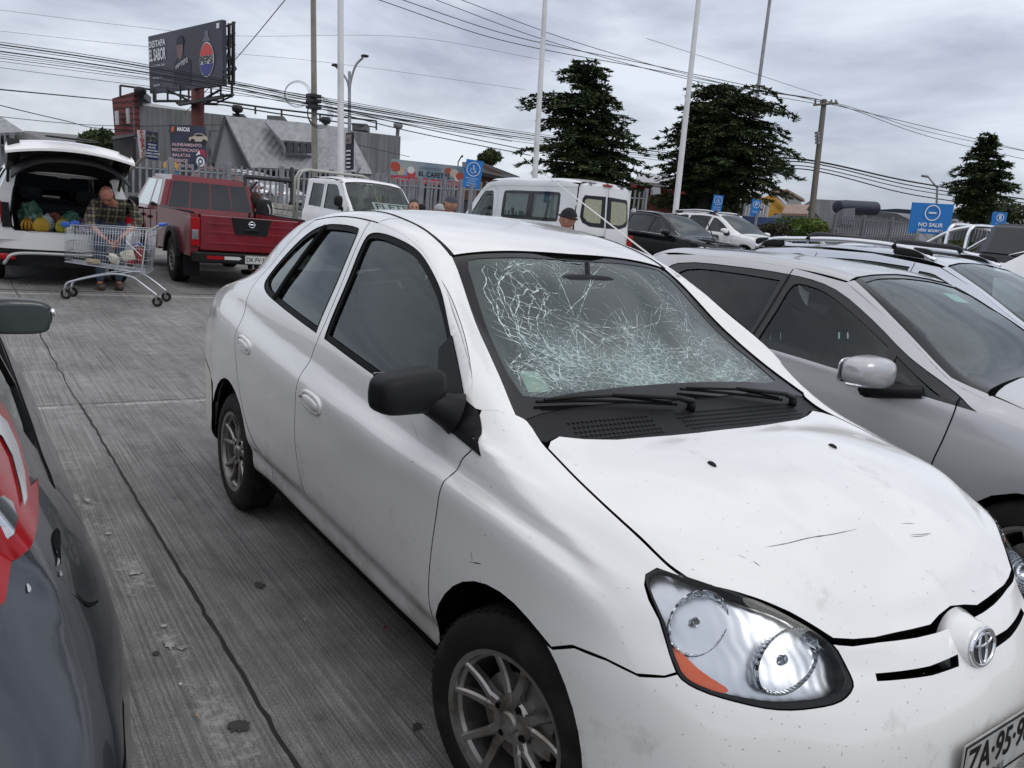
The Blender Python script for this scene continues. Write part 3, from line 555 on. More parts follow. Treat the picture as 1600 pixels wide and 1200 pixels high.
def wrap_panel(name, band, mat, parent, gap=.002, rim=.02, grid=.02, holes=(), cx=.0, off=0):
    """bumper skins: outline given as (plan angle in degrees about (cx,0), z) lists; cast radially outwards->in"""
    sc=1/60.
    O=np.array(inset(resample([np.array((a*sc*.75,z)) for a,z in band],grid*.7),gap)); lo,hi=O.min(0),O.max(0)
    H=[np.array(inset(resample([np.array((a*sc*.75,z)) for a,z in h],grid*.7),0)) for h in holes]
    g=np.array([(x,y) for y in np.arange(lo[1],hi[1],grid) for x in np.arange(lo[0],hi[0],grid)]); k=inpoly(g,O)
    for h in H: k&=~inpoly(g,h)
    g=g[k]; k=dist_poly(g,O)>grid*.45
    for h in H: k&=dist_poly(g,h)>grid*.45
    g=g[k]; vs=[Vector(p) for p in O]; ed=[(i,(i+1)%len(O)) for i in range(len(O))]; loops=[list(range(len(O)))]
    for h in H:
        b=len(vs); vs+=[Vector(p) for p in h]; ed+=[(b+i,b+(i+1)%len(h)) for i in range(len(h))]; loops.append([b+i for i in range(len(h))])
    vs+=[Vector(p) for p in g]; r=delaunay_2d_cdt(vs,ed,[],0,1e-7); V2=np.array([tuple(v) for v in r[0]]); F=[tuple(f) for f in r[2]]
    cen=np.array([V2[list(f)].mean(0) for f in F]); k=inpoly(cen,O)
    for h in H: k&=~inpoly(cen,h)
    F=[f for f,q in zip(F,k) if q]; P=[];NN=[]
    for v in V2:
        a=R_(v[0]/.75/sc); dx=np.array([cos(a),sin(a),0]); o=np.array([cx,0,v[1]])+dx*3; p,n=HS.cast(o,-dx,3.2)
        if n@dx<0:n=-n
        P.append(p+n*off);NN.append(n)
    mv=[tuple(p) for p in P]; nm=[tuple(n) for n in NN]; fs=[]
    for f in F:
        nn=np.cross(P[f[1]]-P[f[0]],P[f[2]]-P[f[0]]); fs.append(f if nn@NN[f[0]]>=0 else f[::-1])
    n0=len(fs); mp_={q:i for i,o_ in enumerate(r[3]) for q in o_}
    for lp in loops:
        ids=[mp_[q] for q in lp if q in mp_]; b=len(mv); m_=len(ids)
        for i in ids: mv.append(tuple(P[i])); nm.append(nm[i])
        for i in ids: mv.append(tuple(P[i]-NN[i]*rim)); nm.append(nm[i])
        fs+=[(b+j,b+(j+1)%m_,b+m_+(j+1)%m_,b+m_+j) for j in range(m_)]
    me=bpy.data.meshes.new(name); me.from_pydata(mv,[],fs)
    for i,p in enumerate(me.polygons): p.use_smooth=i<n0
    me.normals_split_custom_set([nm[me.loops[li].vertex_index] if i<n0 else tuple(p.normal) for i,p in enumerate(me.polygons) for li in p.loop_indices])
    for i,p in enumerate(me.polygons): p.material_index=0 if i<n0 else 1
    return link(name,me,[mat,DARK],parent)
def ang(x,y): return math.degrees(math.atan2(y,x+.2))
# front bumper: from arch to arch (angles about x=-.2)
LP=sorted([p for p in LAMPS[1] if (p[0]>.48 and (p[2]<.735 or p[0]>.612))],key=lambda p:math.atan2(p[2]-.70,p[0]-.60) if False else -p[1])
def _ccw(P):
    c=np.mean(P,0); return P
LL=list(LAMPS[1]); 
k0=min(range(len(LL)),key=lambda i:(LL[i][0]-.485)**2+(LL[i][2]-.685)**2+(LL[i][1]-.735)**2); k1=min(range(len(LL)),key=lambda i:(LL[i][0]-.615)**2+(LL[i][2]-.741)**2+(LL[i][1]-.42)**2)
seqA=[LL[(k0-i)%len(LL)] for i in range((k0-k1)%len(LL)+1)]
HB=[(.191,.81,.605),(.251,.80,.640),(.338,.785,.652),(.411,.76,.649),(.46,.742,.664)]
lead=[(.634,.37,.742),(.650,.30,.741),(.672,.18,.735),(.68,.11,.733),(.69,.06,.733)]
upR=[(ang(x,y),z) for x,y,z in HB]+[(ang(p[0],abs(p[1])),p[2]) for p in seqA]+[(ang(x,y),z-.006) for x,y,z in lead]
arcp=[(ang(x,.81),z) for x,z in arch(0,.335,-8,60,8)]    # bottom -> top along the arch
low=[(ang(.335,.775),.20),(ang(.37,.775),.18),(ang(.5,.66),.18),(ang(.67,.42),.18),(ang(.72,.25),.18),(0,.18)]
band=[(a,z) for a,z in upR[::-1]]+[(a,z) for a,z in arcp[::-1]]+low
band=band+[(-a,z) for a,z in band[::-1] if abs(a)>.01]
band=[(0.0,.732)]+band
# grille slots (holes)
def slot(y0,y1,x0,x1,zt0,zt1,h0,h1): pass
sl=[]
for s in (-1,1):
    sl.append([(s*ang(.715,.072),.683),(s*ang(.70,.18),.680),(s*ang(.665,.335),.686),(s*ang(.668,.337),.674),(s*ang(.70,.18),.664),(s*ang(.717,.085),.664)])
for h in sl:
    pass
bump=wrap_panel('front_bumper',band,HERO,car,cx=-.2,holes=sl)
m=MB(); m.box((.50,-.34,.60),(.62,.34,.70)); m.build('grille_backing',DARK,bump)
# emblem
c,n=HS.near((.73,0,.69)); n=Vector((.975,0,.22)).normalized(); mw=frame(Vector(c)+n*.013+Vector((0,0,.005)),Vector((0,1,0)),Vector((-.22,0,.975)))
m=MB(); m.smooth=True; m.lathe([(.02,-.06),(1.5,-.06),(1.25,-.035),(1.12,-.018),(1.06,-.006),(1.0,-.001),(.02,.001)],'z',40); b=m.build('badge_boss',HERO,bump,fix=False); b.data.transform(mw@Matrix.Diagonal((.060,.050,1,1)))
m=MB(); m.smooth=True
def ring(a,b,cx=0,cy=0,r=.0035,z=.004,n=40): m.tube([(cx+a*cos(2*pi*i/n),cy+b*sin(2*pi*i/n),z) for i in range(n)],r,8,closed=True)
ring(.054,.041,r=.0055); ring(.017,.037,z=.004,r=.0045); ring(.040,.013,cy=.016,z=.004,r=.004)
b=m.build('badge_ring',CHROME,bump); b.data.transform(mw)
m=MB(); m.lathe([(.0,.0025),(1,.0025)],'z',40); b=m.build('badge_disc',M('badge_dark_reflection',(.02,.021,.023),.35,spec=.3),bump,fix=False); b.data.transform(mw@Matrix.Diagonal((.052,.039,1,1)))  # disc coloured dark to stand in for the dark reflection on it
# number plate
c,n=HS.near((.8,0.015,.485)); mw=frame(Vector((c[0]+.014,.012,.475)),Vector((0,1,0)),Vector((-.06,0,1)))
PLT=M('plate_dirty_white',(.42,.42,.40),.5,noise=(18,(.28,.27,.25),.35,.7))
def plate(s,mw,parent,w=.36,h=.13,sub=None,mat=PLT,fs=.088):
    m=MB(); m.box((-w/2,-h/2,-.003),(w/2,h/2,0),.002); o=m.build('number_plate',mat,parent); o.data.transform(mw)
    m=MB(); pts=[(x*(w/2-.006),y*(h/2-.006),.001) for x,y in ((-1,-1),(1,-1),(1,1),(-1,1))]; m.tube(pts,.0022,6,closed=True); b=m.build('plate_border',RUB,o); b.data.transform(mw)
    text(s,fs,RUB,'plate_characters',o,mw@Matrix.Translation((0,.012 if sub else 0,.0015)),off=.0016,fit=(w*.88,h*.56))
    if sub: text(sub,.022,RUB,'plate_country',o,mw@Matrix.Translation((0,-.046,.0015)),xs=1.1)
    return o
plate('ZA·95·98',mw,bump,sub='CHILE')
# cowl panel under the windscreen
cowf=[(-.262,.655),(-.235,.622)][::-1]
front=[(-.082,0),(-.084,.12),(-.09,.222),(-.111,.41),(-.139,.50),(-.169,.57),(-.155,.618),(-.165,.63),(-.235,.622),(-.262,.645)]
back=[(-.285,.60),(-.275,.45),(-.265,.3),(-.255,.15),(-.25,0)]
half=front+back
RT=[HS.top(x,-y) for x,y in half]; LT=[HS.top(x,y) for x,y in half[::-1][1:-1]]
cowl=panel(HS,'cowl',RT+LT,(0,0,-1),BLK,car,gap=.001,rim=.01,off=-.007)
GR=M('cowl_grille',(.008,.008,.009),.6)
GM=[MB(),MB()]
for i in range(64):
    for j in range(5):
        y=-.50+i*.0158+(j%2)*.0079; x=-.118-.018*j-.20*(y*y)*.4
        if -.20<y<-.10: continue
        m=GM[y>-.15]
        c,n=HS.near((x,y,HS.top(x,y)[2])); c=Vector(c)-Vector(n)*.006
        m.add([c+Vector((.0068*cos(a),.0058*sin(a),.0009)) for a in [2*pi*k/6 for k in range(6)]],[tuple(range(6))])
for m in GM: m.build('cowl_grille',GR,cowl,fix=False)

def angr(x,y): return math.degrees(math.atan2(y,x+2.6))
up=[(angr(-2.72,.80),.50),(angr(-2.76,.80),.585),(angr(-2.80,.79),.595),(angr(-3.02,.745),.625),(angr(-3.19,.69),.65),(angr(-3.27,.6),.665),(178,.665)]
b2=up+[(178,.27),(angr(-3.19,.66),.27),(angr(-2.9,.76),.24),(angr(-2.72,.80),.24)]
RB=M('faded_bumper_paint',(.66,.64,.56),.35,coat=.2)
for s in (-1,1): wrap_panel('rear_bumper',[(a*s,z) for a,z in b2],RB,car,cx=-2.6)
# windscreen: black frit border, glass, cracks
wsR=[(-.245,.640),(-.262,.645),(-.287,.640),(-.425,.607),(-.637,.565),(-.905,.508)]
wsT=[(-.905,.36),(-.900,.18),(-.898,0)]
wsB=[(-.24,0),(-.245,.15),(-.255,.3),(-.262,.45),(-.26,.56)]
half=[tuple(q) for q in wsB]+wsR+wsT[:-1]
WP=[(x,-y) for x,y in half]+[(-.845,0)]+half[::-1][:-1]
W3=[HS.top(x,y) for x,y in WP]
inn=[(-.31,0),(-.31,.3),(-.312,.50),(-.335,.575),(-.43,.570),(-.63,.528),(-.845,.478),(-.878,.455),(-.880,.42),(-.875,.30),(-.868,.15),(-.866,0)]
IP=[(x,-y) for x,y in inn]+inn[::-1][1:-1]; I3=[HS.top(x,y) for x,y in IP]
FRIT=M('glass_frit',(.006,.006,.007),.15,spec=.3)
ws=panel(HS,'windscreen_frame',W3,(.3,0,-1),FRIT,car,holes=[I3],gap=.0,rim=.004,off=-.005)
def cracked_glass():
    m=bpy.data.materials.new('shattered_glass'); m.use_nodes=True; t=m.node_tree; K=t.links.new
    for n in list(t.nodes): t.nodes.remove(n)
    o=nd(t,'ShaderNodeOutputMaterial'); tr=nd(t,'ShaderNodeBsdfTransparent'); tr.inputs[0].default_value=(.70,.82,.80,1)
    g=nd(t,'ShaderNodeBsdfGlossy'); g.inputs['Roughness'].default_value=.03
    fr=nd(t,'ShaderNodeFresnel'); fr.inputs[0].default_value=1.6; bp=nd(t,'ShaderNodeBump'); bp.inputs['Strength'].default_value=.30; bp.inputs['Distance'].default_value=.01
    tcn=nd(t,'ShaderNodeTexCoord'); v=nd(t,'ShaderNodeTexVoronoi',feature='DISTANCE_TO_EDGE'); v.inputs['Scale'].default_value=38; v2=nd(t,'ShaderNodeTexVoronoi'); v2.inputs['Scale'].default_value=22
    nz=nd(t,'ShaderNodeTexNoise'); nz.inputs['Scale'].default_value=3.2; nz.inputs['Detail'].default_value=6
    wv=nd(t,'ShaderNodeTexNoise'); wv.inputs['Scale'].default_value=6; wa=nd(t,'ShaderNodeVectorMath',operation='SCALE'); wa.inputs['Scale'].default_value=.10; wb=nd(t,'ShaderNodeVectorMath',operation='ADD')
    K(tcn.outputs['Object'],wv.inputs['Vector']); K(wv.outputs['Color'],wa.inputs[0]); K(tcn.outputs['Object'],wb.inputs[0]); K(wa.outputs[0],wb.inputs[1])
    K(wb.outputs[0],v.inputs['Vector']); K(tcn.outputs['Object'],v2.inputs['Vector']); K(v2.outputs['Color'],bp.inputs['Height']); K(bp.outputs[0],g.inputs['Normal']); 
    K(tcn.outputs['Object'],nz.inputs['Vector'])
    # regions of fine crushing: low in the screen, right of the centre, ragged by noise
    s=nd(t,'ShaderNodeSeparateXYZ'); K(tcn.outputs['Object'],s.inputs[0])
    def blob(cx,cy,rx,ry,amp):
        a=nd(t,'ShaderNodeMath',operation='SUBTRACT'); a.inputs[1].default_value=cx; b=nd(t,'ShaderNodeMath',operation='SUBTRACT'); b.inputs[1].default_value=cy
        K(s.outputs['X'],a.inputs[0]); K(s.outputs['Y'],b.inputs[0])
        a2=nd(t,'ShaderNodeMath',operation='DIVIDE'); a2.inputs[1].default_value=rx; b2=nd(t,'ShaderNodeMath',operation='DIVIDE'); b2.inputs[1].default_value=ry; K(a.outputs[0],a2.inputs[0]); K(b.outputs[0],b2.inputs[0])
        c=nd(t,'ShaderNodeCombineXYZ'); K(a2.outputs[0],c.inputs[0]); K(b2.outputs[0],c.inputs[1]); l=nd(t,'ShaderNodeVectorMath',operation='LENGTH'); K(c.outputs[0],l.inputs[0])
        r=nd(t,'ShaderNodeMapRange'); r.inputs[1].default_value=1; r.inputs[2].default_value=0; r.inputs[3].default_value=0; r.inputs[4].default_value=amp; K(l.outputs['Value'],r.inputs[0]); return r.outputs[0]
    tot=None
    for b in ((-.37,-.02,.17,.42,.95),(-.45,.25,.22,.30,.8),(-.37,.30,.16,.32,.75),(-.47,-.30,.20,.22,.6),(-.80,-.18,.10,.16,.6),(-.34,-.38,.12,.22,.8),(-.50,.10,.14,.20,.6)):
        q=blob(*b)
        if tot is None: tot=q
        else:
            a=nd(t,'ShaderNodeMath',operation='MAXIMUM'); K(tot,a.inputs[0]); K(q,a.inputs[1]); tot=a.outputs[0]
    nm=nd(t,'ShaderNodeMapRange'); nm.inputs[1].default_value=.35; nm.inputs[2].default_value=.65; K(nz.outputs['Fac'],nm.inputs[0])
    am=nd(t,'ShaderNodeMath',operation='MULTIPLY'); K(tot,am.inputs[0]); K(nm.outputs[0],am.inputs[1])
    # width of the crack lines grows with the amount
    wd=nd(t,'ShaderNodeMath',operation='MULTIPLY'); wd.inputs[1].default_value=.11; K(am.outputs[0],wd.inputs[0])
    ls=nd(t,'ShaderNodeMath',operation='LESS_THAN'); K(v.outputs['Distance'],ls.inputs[0]); K(wd.outputs[0],ls.inputs[1])
    hz=nd(t,'ShaderNodeMath',operation='MULTIPLY'); hz.inputs[1].default_value=.40; K(am.outputs[0],hz.inputs[0])
    l2=nd(t,'ShaderNodeMath',operation='MULTIPLY'); l2.inputs[1].default_value=.38; K(ls.outputs[0],l2.inputs[0])
    mxm=nd(t,'ShaderNodeMath',operation='ADD'); mxm.use_clamp=True; K(l2.outputs[0],mxm.inputs[0]); K(hz.outputs[0],mxm.inputs[1])
    base=nd(t,'ShaderNodeMath',operation='ADD'); base.inputs[1].default_value=.10; K(mxm.outputs[0],base.inputs[0])
    df=nd(t,'ShaderNodeBsdfDiffuse'); df.inputs[0].default_value=(.46,.58,.56,1)
    f2=nd(t,'ShaderNodeMath',operation='MULTIPLY'); f2.inputs[1].default_value=1.0; K(fr.outputs[0],f2.inputs[0])
    mx=nd(t,'ShaderNodeMixShader'); K(f2.outputs[0],mx.inputs[0]); K(tr.outputs[0],mx.inputs[1]); K(g.outputs[0],mx.inputs[2])
    m2=nd(t,'ShaderNodeMixShader'); K(base.outputs[0],m2.inputs[0]); K(mx.outputs[0],m2.inputs[1]); K(df.outputs[0],m2.inputs[2]); K(m2.outputs[0],o.inputs[0]); return m
rg_=random.Random(11)
# three dents where the screen is pushed in
def sag(p):
    x,y=p[0],p[1]; return -.022*math.exp(-(((x+.55)/.16)**2+((y+.22)/.16)**2))-.02*math.exp(-(((x+.42)/.13)**2+((y-.1)/.25)**2))
wsg=panel(HS,'windscreen_glass',[HS.top(x,y) for x,y in [( (x+.53)*1.02-.53,y*1.01) for x,y in IP]],(.3,0,-1),cracked_glass(),ws,gap=0,rim=0,off=-.007,grid=.02,bulge=sag)
# crack network (plan coordinates x,y) laid on the glass as thin glints
segs=[]
def crack(p,a,ln,w,wob=.18,br=.25,dep=0,curv=0.0,step=.018):
    pts=[p]; L0=0; x,y=p
    while L0<ln:
        a+=rg_.gauss(0,wob)*.5+curv*step; x+=cos(a)*step*1.0; y+=sin(a)*step; L0+=step
        if abs(y)>.56-.0*(x) or x>-.318 or x<-.86 or abs(y)>.60-.16*(-.33-x)/.5: break
        pts.append((x,y))
        if dep<2 and rg_.random()<br: crack((x,y),a+rg_.choice((-1,1))*rg_.uniform(.3,1.1),ln*rg_.uniform(.15,.45),w*.65,wob,br*.6,dep+1)
    if len(pts)>1: segs.append((pts,w))
I1=(-.60,-.20); 
# impact star near the upper middle-left, long arcs around it
for k in range(15): crack((I1[0]+rg_.gauss(0,.02),I1[1]+rg_.gauss(0,.03)),2*pi*k/15+rg_.gauss(0,.12),rg_.uniform(.12,.5),.0017,.15,.12)
for i,(r0,w) in enumerate(((.13,.0022),(.155,.0024),(.175,.0028),(.205,.0022),(.235,.0018),(.10,.0018),(.185,.002),(.08,.0016),(.145,.0018),(.165,.0016),(.195,.0022),(.22,.0018),(.26,.0014))):
    a0=rg_.uniform(2.6,3.3) if i%2 else rg_.uniform(3.0,3.5); a1=a0+rg_.uniform(1.6,2.9); n=26; pts=[]
    for k in range(n):
        a=a0+(a1-a0)*k/n; rr=r0*(1+.35*sin(a*1.3+i)+.05*rg_.gauss(0,1)*.5); x=-.585+rr*1.25*cos(a); y=-.22+rr*1.05*sin(a)
        if -.86<x<-.318 and abs(y)<.56: pts.append((x+rg_.gauss(0,.0018),y+rg_.gauss(0,.0018)))
    if len(pts)>3: segs.append((pts,w))
# star at the left edge, low
for cx,cy,n,l,w in ((-.45,-.53,22,.16,.0018),(-.62,-.49,7,.16,.0014),(-.83,-.28,14,.16,.0015),(-.85,-.12,12,.18,.0014),(-.66,.40,12,.2,.0014),(-.74,.30,8,.10,.0012),(-.36,.46,18,.18,.0014),(-.37,-.42,22,.14,.0014),(-.54,.0,16,.16,.0015)):
    for k in range(n): crack((cx+rg_.gauss(0,.012),cy+rg_.gauss(0,.015)),rg_.uniform(0,2*pi),l*rg_.uniform(.3,1.15),w*rg_.uniform(.5,1.1),.14,.14)
# long straight runs from the left edge across, and fans to the lower right
for k in range(26): crack((rg_.uniform(-.80,-.45),-.52+rg_.uniform(0,.04)),rg_.uniform(.55,1.25),rg_.uniform(.15,.4),rg_.uniform(.0008,.0016),.08,.05)
for k in range(36): crack((rg_.uniform(-.62,-.36),rg_.uniform(-.1,.3)),rg_.uniform(-.1,2.3),rg_.uniform(.08,.35),rg_.uniform(.0007,.0013),.14,.15)
for k in range(34): crack((rg_.uniform(-.82,-.34),rg_.uniform(-.35,.52)),rg_.uniform(0,6.3),rg_.uniform(.05,.2),rg_.uniform(.0006,.0012),.16,.1)
# wavy strings low in the screen
for k in range(46):
    x0=-.33-.0035*k-rg_.uniform(0,.01) if False else -.33-.0035*k-rg_.uniform(0,.01); x0=x0; y0=rg_.uniform(-.45,.35); crack((min(x0,-.325),y0),pi/2+rg_.gauss(0,.12),rg_.uniform(.08,.3),rg_.uniform(.0006,.0013),.35,.28,1)
V=[];F=[]
for pts,w in segs:
    b=len(V); n=len(pts)
    for i,p in enumerate(pts):
        q=pts[min(i+1,n-1)]; r=pts[max(i-1,0)]; tx,ty=q[0]-r[0],q[1]-r[1]; l=math.hypot(tx,ty)+1e-9; ww=w*(.35+.65*sin(pi*min(1,(i+.6)/n)))*rg_.uniform(.5,1.3)*(.56 if w<.0019 else .85)
        for sgn in (-1,1):
            c,nn=HS.cast((p[0]-ty/l*ww*sgn,p[1]+tx/l*ww*sgn,3),(0,0,-1)); c=c+nn*(-.0055+sag(c)); V.append(tuple(c))
    F+=[(b+2*i,b+2*i+1,b+2*i+3,b+2*i+2) for i in range(n-1)]
def crackmat():
    m=bpy.data.materials.new('crack_glint'); m.use_nodes=True; t=m.node_tree; K=t.links.new; p=t.nodes['Principled BSDF']; p.inputs['Base Color'].default_value=(.72,.86,.83,1); p.inputs['Roughness'].default_value=.3; p.inputs['Specular IOR Level'].default_value=.8
    n=nd(t,'ShaderNodeTexNoise'); n.inputs['Scale'].default_value=55; r=nd(t,'ShaderNodeMapRange'); r.inputs[1].default_value=.36; r.inputs[2].default_value=.62; r.inputs[3].default_value=.12; r.inputs[4].default_value=.95
    tcn=nd(t,'ShaderNodeTexCoord'); K(tcn.outputs['Object'],n.inputs['Vector']); K(n.outputs['Fac'],r.inputs[0]); K(r.outputs[0],p.inputs['Alpha']); return m
me=bpy.data.meshes.new('crack'); me.from_pydata(V,[],F); link('crack',me,crackmat(),wsg)
# sticker sheet behind the glass
P=[HS.near(p) for p in (HS.top(-.36,-.535),HS.top(-.345,-.46),HS.top(-.435,-.455),HS.top(-.44,-.515))]
me=bpy.data.meshes.new('permit_sticker'); me.from_pydata([tuple(c-n*.02) for c,n in P],[],[(0,1,2,3)]); link('permit_sticker',me,M('sticker_paper',(.55,.72,.62),.6,noise=(40,(.75,.78,.62),.4,.6)),wsg)
# wipers
def wiper(piv,tip,bx):
    m=MB(); m.smooth=True
    def on(x,y,h): c,n=HS.near(HS.top(x,y)); return Vector(c)+Vector(n)*h
    p0=on(*piv,.012); m.tube([p0-Vector((0,0,.02)),p0+Vector((0,0,.012))],.014,12)
    mid=(piv[0]*.45+tip[0]*.55-.0,piv[1]*.45+tip[1]*.55)
    m.tube([on(piv[0],piv[1],.02),on(piv[0]*.8+mid[0]*.2,piv[1]*.8+mid[1]*.2,.032),on(*mid,.03)],[.011,.008,.005],8)
    w=m.build('wiper_arm',BLK,car)
    m=MB(); a=(mid[0]-(tip[0]-mid[0])*1.0+bx,mid[1]-(tip[1]-mid[1])*1.0); n=12
    L1=[on(a[0]+(tip[0]-a[0])*i/n,a[1]+(tip[1]-a[1])*i/n,.006) for i in range(n+1)]; m.tube(L1,.005,6)
    m.tube([on(a[0]+(tip[0]-a[0])*t,a[1]+(tip[1]-a[1])*t,h) for t,h in ((.05,.012),(.25,.018),(.5,.026),(.75,.018),(.95,.012))],.0045,6)
    m.build('wiper_blade',RUB,w)
wiper((-.205,-.02),(-.295,-.56),.0)
wiper((-.205,.50),(-.275,.0),.0)
# washer jets, scratches on the bonnet
for sg in (-1,1):
    c,n=HS.near((.121,.273*sg,.98)); m=MB(); m.smooth=True; m.X=Matrix.Translation(Vector(c))
    m.add([(.016*cos(a)*k-.004*(1-k),.008*sin(a)*k,.0+h) for k,h in ((1,-.001),(.8,.005),(.4,.008),(.05,.0085)) for a in [2*pi*i/12 for i in range(12)]],[(j*12+i,j*12+(i+1)%12,(j+1)*12+(i+1)%12,(j+1)*12+i) for j in range(3) for i in range(12)])
    m.build('washer_jet',BLK,car)
SCR=M('bare_scratch',(.10,.10,.11),.5)
def scratch(P,w,name='scratch',mat=SCR):
    V=[];F=[]; pts=crspline([tuple(Vector(p)) for p in P],6) if len(P)>2 else [Vector(P[0])*(1-i/6)+Vector(P[1])*i/6 for i in range(7)]
    n=len(pts)
    for i,p in enumerate(pts):
        c,nn=HS.near(p); t=Vector(pts[min(i+1,n-1)])-Vector(pts[max(i-1,0)]); t.normalize(); sdir=t.cross(Vector(nn)); ww=w*(.25+.75*sin(pi*(i+.3)/n))*rg_.uniform(.5,1.2)
        for s in (-1,1): V.append(tuple(Vector(c)+Vector(nn)*.0005+sdir*ww*s))
    F=[(2*i,2*i+1,2*i+3,2*i+2) for i in range(n-1)]; me=bpy.data.meshes.new(name); me.from_pydata(V,[],F); return link(name,me,mat,car)
for P,w in (([(1197,855),(1230,849),(1262,841),(1300,835),(1338,827)],.0017),([(1422,836),(1454,834)],.0015),([(1424,839),(1448,837)],.001),([(1408,818),(1428,818)],.0008),([(1154,867),(1165,872)],.0006),([(1177,877),(1188,885)],.0011),([(736,862),(738,876)],.0012),([(734,878),(752,881)],.0015),([(690,560+130),(702,730)],.0004),([(1516,922),(1524,925)],.001),([(638,645),(655,692)],.0005)):
    scratch([hpx(*p) for p in P],w)
# grime flecks on the bumper and bonnet
m=MB(); 
for k in range(110):
    px,py=rg_.uniform(1050,1600),rg_.uniform(1050,1200)
    if k<35: px,py=rg_.uniform(1150,1560),rg_.uniform(740,960)
    if k>92: px,py=rg_.uniform(560,700),rg_.uniform(820,930)
    p=Vector(hpx(px,py)); c,nn=HS.near(p); nn=Vector(nn); a=nn.cross(Vector((0,0,1))); 
    if a.length<.1: continue
    a.normalize(); b=nn.cross(a); r1,r2=rg_.uniform(.0007,.0022),rg_.uniform(.0006,.0012)
    m.add([Vector(c)+nn*.0005+a*cos(t)*r1*rg_.uniform(.6,1.2)+b*sin(t)*r2 for t in [2*pi*i/6 for i in range(6)]],[tuple(range(6))])
m.build('grime_fleck',M('grime',(.13,.12,.11),.8),car)
# ---------------------------------------------------------------- wheels
def wheel(parent,c,sg,R=.29,w=.17,rr=.192,spokes=5,steer=0,mat=ALLOY,name='wheel',hub=True):
    """wheel with its outer face looking along +y*sg"""
    g=empty(name,c); g.parent=parent; g.rotation_euler=(0,0,steer+(pi if sg<0 else 0))
    m=MB(); m.smooth=True; h=w/2
    m.lathe([(rr-.004,h-.012),(rr+.006,h-.002),(rr+.03,h+.001),(R-.035,h-.003),(R-.012,h-.016),(R-.002,h-.034),(R,h-.05),(R,-h+.05),(R-.003,-h+.03),(R-.035,-h),(rr,-h+.01)],'y',72)
    t=m.build('tyre',TYRE,g,fix=False)
    m=MB()
    for a in range(60):
        th=2*pi*a/60
        for yy,s_ in ((-.045,.5),(0,-.5),(.045,.5)):
            m.X=Matrix.Rotation(th,4,'Y'); m.box((R-.004,yy-.015,-.004+s_*.004),(R+.0004,yy+.015,.009+s_*.004))
    m.X=Matrix.Identity(4); m.build('tread',TYRE,t)
    m=MB(); m.smooth=True
    m.lathe([(rr-.001,h-.005),(rr+.006,h-.003),(rr+.006,h-.012)],'y',72); m.lathe([(rr,h-.004),(rr-.010,h-.007),(rr-.013,h-.022),(rr-.022,h-.03),(rr-.03,h-.11),(rr-.03,-h+.01)],'y',72)
    def bar(a0,r0,w0,a1,r1,w1,d0,d1):
        p=[]
        A=Vector((r0*cos(a0),0,r0*sin(a0))); B=Vector((r1*cos(a1),0,r1*sin(a1))); t=(B-A).normalized(); s_=Vector((-t.z,0,t.x))
        vs=[]; K=6
        for i in range(K+1):
            f=i/K; C=A.lerp(B,f); ww=w0+(w1-w0)*f; y=d0+(d1-d0)*f-.006*sin(pi*f)
            for k,yy in ((-1,-.024),(-1,-.006),(-.55,0),(.55,0),(1,-.006),(1,-.024)): vs.append(tuple(C+s_*ww*k)[:1]+(y+yy,)+tuple(C+s_*ww*k)[2:])
        m.add(vs,[(i*6+j,i*6+(j+1)%6,(i+1)*6+(j+1)%6,(i+1)*6+j) for i in range(K) for j in range(6)]+[(0,1,2,3,4,5),tuple(range(K*6,K*6+6))])
    for k in range(spokes):
        a=2*pi*k/spokes+.3
        for s in (-1,1):
            da=R_(15)*s
            bar(a+s*R_(6),.03,.019,a+s*R_(11),.085,.013,h-.030,h-.028); bar(a+s*R_(9.5),.080,.013,a+da,rr-.008,.0095,h-.028,h-.010)
        m.prism([(.030*cos(a+t),.030*sin(a+t)) for t in (-.5,-.2,.2,.5)]+[(.075*cos(a+t),.075*sin(a+t)) for t in (.12,-.12)],h-.05,h-.036)
    m.lathe([(0,h-.022),(.026,h-.022),(.030,h-.026),(.033,h-.034),(.058,h-.036),(.066,h-.045),(.066,h-.07)],'y',40)
    rim=m.build('rim',mat,g,sharp=35)
    if hub:
        m=MB(); m.smooth=True; m.lathe([(0,h-.016),(.020,h-.017),(.026,h-.021)],'y',30); m.build('centre_cap',STEEL,rim,sharp=40)
        for k in range(4):
            m=MB(); a=2*pi*k/4+.5; m.lathe([(0,h-.042),(.0095,h-.040),(.0095,h-.033),(.006,h-.030),(0,h-.030)],'y',6,(.050*cos(a),0,.050*sin(a)))
            m.lathe([(.0095,h-.0355),(.014,h-.035)],'y',12,(.050*cos(a),0,.050*sin(a)))
            m.build('lug_nut',DARK,rim)
    m=MB(); m.smooth=True; m.lathe([(0,-.02),(.115,-.02),(.12,-.012),(.12,-.002),(.11,0),(0,0)],'y',36,(0,.02,0)); m.box((-.13,-.045,-.055),(-.06,.035,.055),.01)
    m.build('brake_disc',STEEL,g,sharp=40)
    m=MB(); m.lathe([(rr-.03,-h+.02),(0,-h+.02)],'y',24); m.build('wheel_back',DARK,g,fix=False)
    return g
for sg in (-1,1):
    wheel(car,(0,.725*sg,.288),sg,steer=R_(12)); wheel(car,(-2.385,.715*sg,.288),sg)
